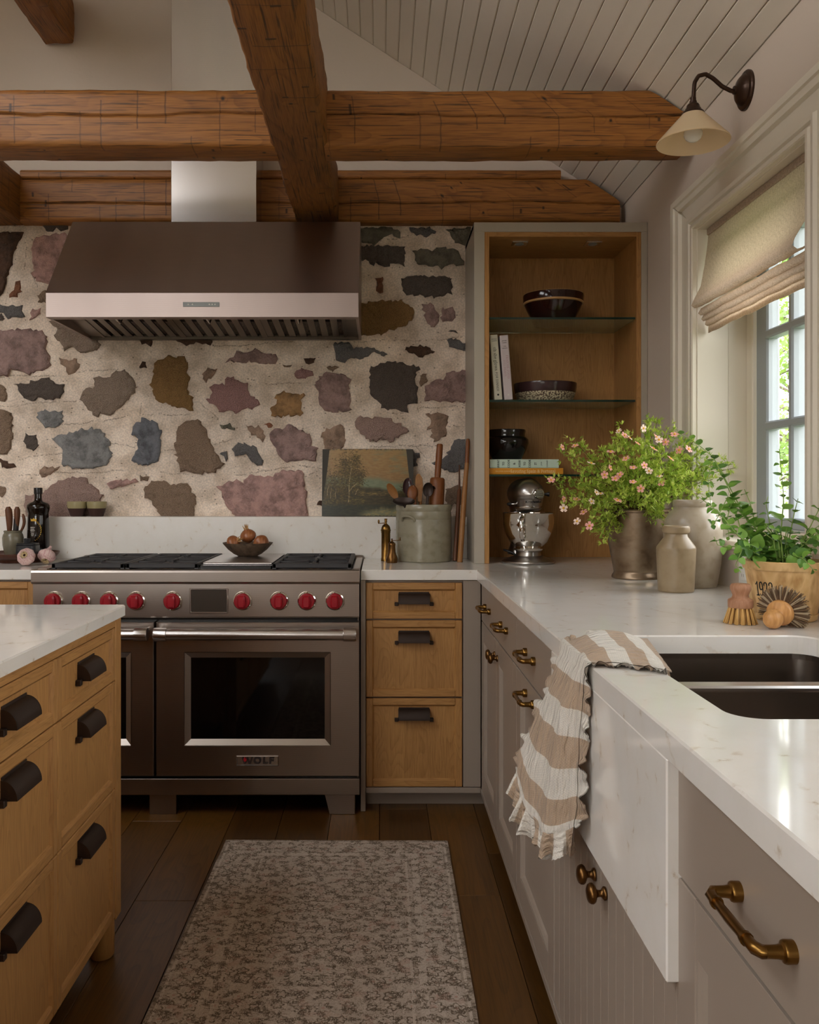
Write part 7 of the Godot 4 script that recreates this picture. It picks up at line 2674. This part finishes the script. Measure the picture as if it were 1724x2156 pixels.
func build_herb(c: Vector3) -> void:
	var r := RandomNumberGenerator.new()
	r.seed = 23
	var t := thing("herb_plant", "bushy oregano with round green leaves in wooden pail", "plant", c)
	# three leaf shapes: a heart-round blade with a pressed midrib
	var kinds := []
	for k in 3:
		var st := S()
		var w: float = [0.46, 0.40, 0.52][k]
		var n := 9
		var rows := []
		st.set_smooth_group(1)
		for i in n + 1:
			var f := float(i) / n
			var ww := w * pow(sin(pow(f, 0.72) * PI), 0.75) * (1.0 - 0.12 * f) if i > 0 and i < n else 0.0
			var bend: float = -[0.16, 0.30, 0.05][k] * f * f
			var row := []
			for j in 5:
				var e := (j - 2) / 2.0
				row.append(Vector3(e * ww, bend + absf(e) * ww * [0.30, 0.42, 0.20][k] + 0.012 * sin(f * 18.0) * absf(e), -f))
			rows.append(row)
		for i in n:
			for j in 4:
				quad(st, rows[i][j], rows[i][j + 1], rows[i + 1][j + 1], rows[i + 1][j], Vector2(j / 4.0, float(i) / n), Vector2((j + 1) / 4.0, float(i) / n), Vector2((j + 1) / 4.0, float(i + 1) / n), Vector2(j / 4.0, float(i + 1) / n))
		st.set_smooth_group(-1)
		kinds.append(finish(st))
	var root := c + Vector3(0, 0.125, 0)
	var paths := []
	# long sprays read from the photograph, then the thick middle
	for q in [[[1642, 1140, 2.10], [1650, 1050, 2.08], [1640, 945, 2.06]], [[1600, 1150, 2.10], [1560, 1120, 2.12], [1540, 1040, 2.16], [1500, 960, 2.2], [1455, 925, 2.24], [1420, 908, 2.26]], [[1600, 1160, 2.10], [1555, 1130, 2.06], [1515, 1080, 2.06], [1470, 1045, 2.08]], [[1590, 1160, 2.1], [1540, 1150, 2.06], [1512, 1150, 2.05], [1503, 1130, 2.05]],
		[[1600, 1170, 2.08], [1565, 1150, 2.03], [1548, 1190, 2.02], [1560, 1205, 2.01]], [[1600, 1150, 2.12], [1580, 1060, 2.14], [1567, 1030, 2.15]], [[1690, 1140, 2.1], [1715, 1090, 2.09], [1735, 1050, 2.08]], [[1690, 1150, 2.06], [1715, 1120, 2.02], [1735, 1130, 2.0]], [[1670, 1170, 2.05], [1690, 1175, 2.0], [1712, 1200, 1.99]],
		[[1630, 1150, 2.13], [1612, 1060, 2.16], [1617, 1045, 2.16]], [[1660, 1140, 2.12], [1672, 1080, 2.12], [1680, 1050, 2.13]], [[1540, 1060, 2.15], [1530, 1090, 2.13], [1535, 1135, 2.10]], [[1500, 960, 2.2], [1490, 1010, 2.18], [1497, 1070, 2.16]], [[1535, 1040, 2.16], [1505, 1100, 2.12], [1498, 1105, 2.1]]]:
		var p := []
		for e in q: p.append(P(e[0], e[1], e[2]))
		p.insert(0, root + Vector3(r.randf_range(-0.04, 0.04), -0.004, r.randf_range(-0.03, 0.03)))
		paths.append([p, 0.0185])
	for k in 34:
		var a := TAU * k / 34.0 * 3.0
		var d := 0.035 + 0.055 * r.randf()
		var tip := root + Vector3(cos(a) * d * 1.25, r.randf_range(0.02, 0.105), sin(a) * d)
		if tip.x > WX - 0.03: tip.x = WX - 0.03
		paths.append([[root + Vector3(cos(a) * 0.03, -0.004, sin(a) * 0.03), root.lerp(tip, 0.5) + Vector3(0, 0.02, 0), tip], 0.021])
	var count := 0
	for path in paths:
		var cv := Curve3D.new()
		for p: Vector3 in path[0]: cv.add_point(p)
		for i in range(1, cv.point_count - 1):
			var tan := (cv.get_point_position(i + 1) - cv.get_point_position(i - 1)) * 0.22
			cv.set_point_in(i, -tan)
			cv.set_point_out(i, tan)
		var len_ := cv.get_baked_length()
		var pts := []
		for k in 13: pts.append(cv.sample_baked(len_ * k / 12.0))
		var st := S()
		tube(st, pts, [0.0018, 0.0018, 0.0017, 0.0017, 0.0016, 0.0015, 0.0014, 0.0013, 0.0012, 0.0011, 0.001, 0.0009, 0.0008], 6)
		var stem := put(st, "stem", M.stem_green, t)
		stem.position = -c
		var step: float = path[1] * (1.0 if len_ < 0.17 else 1.45)
		var pairs := int(len_ / step)
		for k in range(1, pairs + 1):
			var at := cv.sample_baked(minf(k * step, len_))
			if at.distance_to(root) < 0.03: continue
			var dir := (cv.sample_baked(minf(k * step + 0.01, len_)) - cv.sample_baked(maxf(0.0, k * step - 0.01))).normalized()
			var f := float(k) / pairs
			var a := k * PI / 2 + r.randf_range(-0.3, 0.3)
			for s in [0.0, PI]:
				if count >= 296: continue
				var across := dir.cross(Vector3(0.2, 0.3, 1)).normalized().rotated(dir, a + s)
				var out := (across + dir * 0.45 + Vector3(0, -0.12, 0.15)).normalized()
				var size := lerpf(0.036, 0.016, f * f) * r.randf_range(0.72, 1.12)
				if at.x + out.x * size > WX - 0.004: out.x = -absf(out.x)
				var nrm := (Vector3.UP + dir * 0.3 + Vector3(0, 0, 0.5)).normalized()
				var bx_ := nrm.cross(-out).normalized()
				var lf := put_mesh(kinds[r.randi() % 3], "leaf", M[["herb_a", "herb_b", "herb_c", "herb_b"][r.randi() % 4]], t)
				lf.transform = Transform3D(Basis(bx_, (-out).cross(bx_), -out).scaled(Vector3.ONE * size), at + out * 0.002 - c)
				count += 1


# ---------------------------------------------------------------- sconce
func build_sconce() -> void:
	var d := 2.65
	var at := Vector3(WX, P(0, 190, d).y, -d)
	var t := thing("wall_sconce", "bronze swan-neck wall sconce with cream glass cone shade", "sconce", at)
	var wall := Basis(Vector3(0, 0, 1), Vector3(-1, 0, 0), Vector3(0, -1, 0))   # turned shapes stand out from the wall
	var st := S()
	lathe(st, [Vector2(0, 0), Vector2(0.057, 0), Vector2(0.0575, 0.006), Vector2(0.054, 0.010), Vector2(0.046, 0.012), Vector2(0.043, 0.018), Vector2(0.034, 0.026), Vector2(0.020, 0.031), Vector2(0.013, 0.033), Vector2(0.012, 0.040), Vector2(0, 0.040)], 40, Transform3D(wall, Vector3.ZERO))
	put(st, "backplate", M.sconce_bronze, t)
	st = S()
	var cv := Curve3D.new()
	var pts := [P(1568, 192, d), P(1540, 192, d), P(1520, 182, d), P(1501, 165, d), P(1485, 156, d), P(1470, 160, d), P(1462, 174, d), P(1460.5, 195, d), P(1460, 214, d)]
	for p: Vector3 in pts: cv.add_point(p - at)
	for i in range(1, pts.size() - 1):
		var tan := ((pts[i + 1] as Vector3) - (pts[i - 1] as Vector3)) * 0.18
		cv.set_point_in(i, -tan)
		cv.set_point_out(i, tan)
	var arm := []
	for k in 33: arm.append(cv.sample_baked(cv.get_baked_length() * k / 32.0))
	tube(st, arm, 0.0062, 12)
	put(st, "arm", M.sconce_bronze, t)
	var top := P(1459, 206, d) - at
	st = S()
	lathe(st, [Vector2(0.0085, 0.0), Vector2(0.0085, -0.010), Vector2(0.0105, -0.011), Vector2(0.0105, -0.016), Vector2(0.016, -0.020), Vector2(0.019, -0.025), Vector2(0.019, -0.030), Vector2(0.0225, -0.033), Vector2(0.0235, -0.038), Vector2(0.031, -0.044), Vector2(0.0335, -0.050), Vector2(0.030, -0.050), Vector2(0, -0.048)].map(func(v): return v), 28, Transform3D(Basis.IDENTITY, top), 0.9)
	put(st, "fitter", M.sconce_bronze, t)
	st = S()
	var s0 := top + Vector3(0, -0.046, 0)
	lathe(st, [Vector2(0.030, 0.0), Vector2(0.034, -0.006), Vector2(0.1045, -0.083), Vector2(0.1065, -0.087), Vector2(0.1055, -0.089), Vector2(0.1030, -0.086), Vector2(0.0325, -0.009), Vector2(0.028, -0.003)], 56, Transform3D(Basis.IDENTITY, s0), 0.7)
	put(st, "lamp_shade", M.opal_glass, t)
	st = S()
	lathe(st, [Vector2(0.013, -0.010), Vector2(0.013, -0.028), Vector2(0.018, -0.040), Vector2(0.0265, -0.056), Vector2(0.0270, -0.066), Vector2(0.022, -0.077), Vector2(0.012, -0.084), Vector2(0, -0.086)], 28, Transform3D(Basis.IDENTITY, s0), 1.0)
	put(st, "bulb", M.bulb_glass, t)


# ---------------------------------------------------------------- towel over the sink edge
func build_towel() -> void:
	var t := thing("kitchen_towel", "ruffled tan and white striped linen towel draped over sink edge", "towel")
	# far and near edges from the sink side over the ledge and down the front
	var top := CT + 0.0035
	var far := [Vector3(0.545, top - 0.004, -1.80), Vector3(0.50, top + 0.010, -1.805), Vector3(0.455, top + 0.017, -1.80), Vector3(0.405, top + 0.008, -1.775), Vector3(0.364, 0.893, -1.765), Vector3(0.348, 0.84, -1.765), Vector3(0.330, 0.785, -1.775), Vector3(0.308, 0.725, -1.79), Vector3(0.290, 0.68, -1.80), Vector3(0.284, 0.64, -1.80)]
	var near := [Vector3(0.488, top, -1.475), Vector3(0.47, top + 0.001, -1.50), Vector3(0.44, top + 0.001, -1.525), Vector3(0.40, top + 0.002, -1.545), Vector3(0.364, 0.900, -1.55), Vector3(0.361, 0.845, -1.545), Vector3(0.358, 0.79, -1.548), Vector3(0.355, 0.735, -1.545), Vector3(0.353, 0.685, -1.55), Vector3(0.350, 0.645, -1.555)]
	var rows := 60
	var cols := 44
	var grid := []
	for i in rows + 1:
		var f := float(i) / rows
		var s := f * (far.size() - 1)
		var k := mini(int(s), far.size() - 2)
		var q := s - k
		var a := spline(far, k, q)
		var b := spline(near, k, q)
		var row := []
		var hang := smoothstep(0.42, 0.62, f)
		for j in cols + 1:
			var v := float(j) / cols
			var p := a.lerp(b, v)
			# soft folds run with the length of the cloth
			var fold := sin(v * 9.5 + 0.6) * 0.35 + sin(v * 17.0 + f * 2.0) * 0.18
			var belly := sin(v * PI)
			if f < 0.45:
				p.y += 0.016 * belly * (0.6 + fold) * smoothstep(0.0, 0.12, f)
				p.y = maxf(p.y, top)
			else:
				p.x -= hang * belly * (0.020 + 0.018 * fold) + 0.004 * hang
				p.z += hang * 0.012 * sin(v * 11.0)
				p.y -= hang * 0.055 * sin(v * PI * 0.85) * smoothstep(0.6, 1.0, f)
				if p.x > 0.364: p.x = 0.364
			p += Vector3(-0.5, 0.35, 0.2) * 0.005 * nz.get_noise_2d(v * 7.0, f * 9.0) * (1.0 if f > 0.5 else 0.4)
			if p.x > 0.372 and p.x < 0.478: p.y = maxf(p.y, top)
			if p.x >= 0.366 and f > 0.4: p.x = minf(p.x, 0.366) if p.y < CT else p.x
			row.append(p)
		grid.append(row)
	cloth(t, "cloth", grid, false, 0.0, 1.0)
	# gathered frills along the hem and the two long edges
	var hem := []
	for j in cols + 1: hem.append([grid[rows][j], grid[rows - 2][j]])
	frill(t, hem, 0.050, 0.014, 0.12, 0.95, 6.0)
	var edge := []
	for i in range(2, rows + 1): edge.append([grid[i][cols], grid[i][cols - 2]])
	frill(t, edge, 0.026, 0.009, 2.0 / rows, 1.0, 9.0)
	edge = []
	for i in range(14, rows + 1): edge.append([grid[i][0], grid[i][2]])
	frill(t, edge, 0.032, 0.010, 14.0 / rows, 1.0, 7.0)


func spline(p: Array, k: int, q: float) -> Vector3:
	var a: Vector3 = p[maxi(k - 1, 0)]
	var b: Vector3 = p[k]
	var c: Vector3 = p[k + 1]
	var d: Vector3 = p[mini(k + 2, p.size() - 1)]
	return b.cubic_interpolate(c, a, d, q)


# a woven sheet of real thickness
func cloth(t: Node3D, called: String, grid: Array, crosswise: bool, v0: float, v1: float) -> void:
	var rows := grid.size() - 1
	var cols := (grid[0] as Array).size() - 1
	var back := []
	for i in rows + 1:
		var row := []
		for j in cols + 1:
			var a: Vector3 = grid[mini(i + 1, rows)][j] - grid[maxi(i - 1, 0)][j]
			var b: Vector3 = grid[i][mini(j + 1, cols)] - grid[i][maxi(j - 1, 0)]
			row.append((grid[i][j] as Vector3) + a.cross(b).normalized() * 0.0016)
		back.append(row)
	var st := S()
	for side in 2:
		var g: Array = grid if side == 0 else back
		st.set_smooth_group(1 + side)
		for i in rows:
			for j in cols:
				var p := [g[i][j], g[i + 1][j], g[i + 1][j + 1], g[i][j + 1]]
				var u := []
				for e in [[0, 0], [1, 0], [1, 1], [0, 1]]:
					u.append(Vector2(float(i + e[0]) / rows * 0.06, lerpf(v0, v1, float(j + e[1]) / cols)) if crosswise else Vector2(float(j + e[1]) / cols * 0.3, lerpf(v0, v1, float(i + e[0]) / rows)))
				if side == 1: quad(st, p[0], p[1], p[2], p[3], u[0], u[1], u[2], u[3])
				else: quad(st, p[3], p[2], p[1], p[0], u[3], u[2], u[1], u[0])
	put(st, called, M.towel_linen, t)


func frill(t: Node3D, edge: Array, wide: float, wave: float, v_at: float, v_end: float, turns: float) -> void:
	var n := edge.size()
	var rows := 5
	var m := (n - 1) * 3
	var grid := []
	for i in rows + 1:
		var f := float(i) / rows
		var row := []
		for j in m + 1:
			var s := float(j) / m * (n - 1)
			var k := mini(int(s), n - 2)
			var q := s - k
			var e: Vector3 = (edge[k][0] as Vector3).lerp(edge[k + 1][0], q)
			var inn: Vector3 = (edge[k][1] as Vector3).lerp(edge[k + 1][1], q)
			var out := (e - inn).normalized()
			var along := ((edge[k + 1][0] as Vector3) - (edge[k][0] as Vector3)).normalized()
			var nrm := out.cross(along).normalized()
			var ph := float(j) / m * turns * TAU
			var w := (sin(ph + 2.2 * nz.get_noise_1d(j * 0.05 + v_at * 9.0)) + 0.35 * sin(ph * 2.3 + 1.0)) * wave * pow(f, 0.8)
			var reach := wide * f * (0.9 + 0.25 * nz.get_noise_1d(j * 0.11 + v_at * 5.0)) * (1.0 - 0.18 * f * absf(sin(ph)))
			var p := e + out * reach + nrm * w + Vector3(0, -0.006 * f, 0)
			if p.x > 0.366 and p.y < CT + 0.002:
				if p.x < 0.478: p.y = CT + 0.004 + 0.004 * f * (1.0 + sin(ph)) if e.y > CT else p.y
				if e.y <= CT: p.x = 0.3655
			row.append(p)
		grid.append(row)
	cloth(t, "frill", grid, true, v_at, v_end)
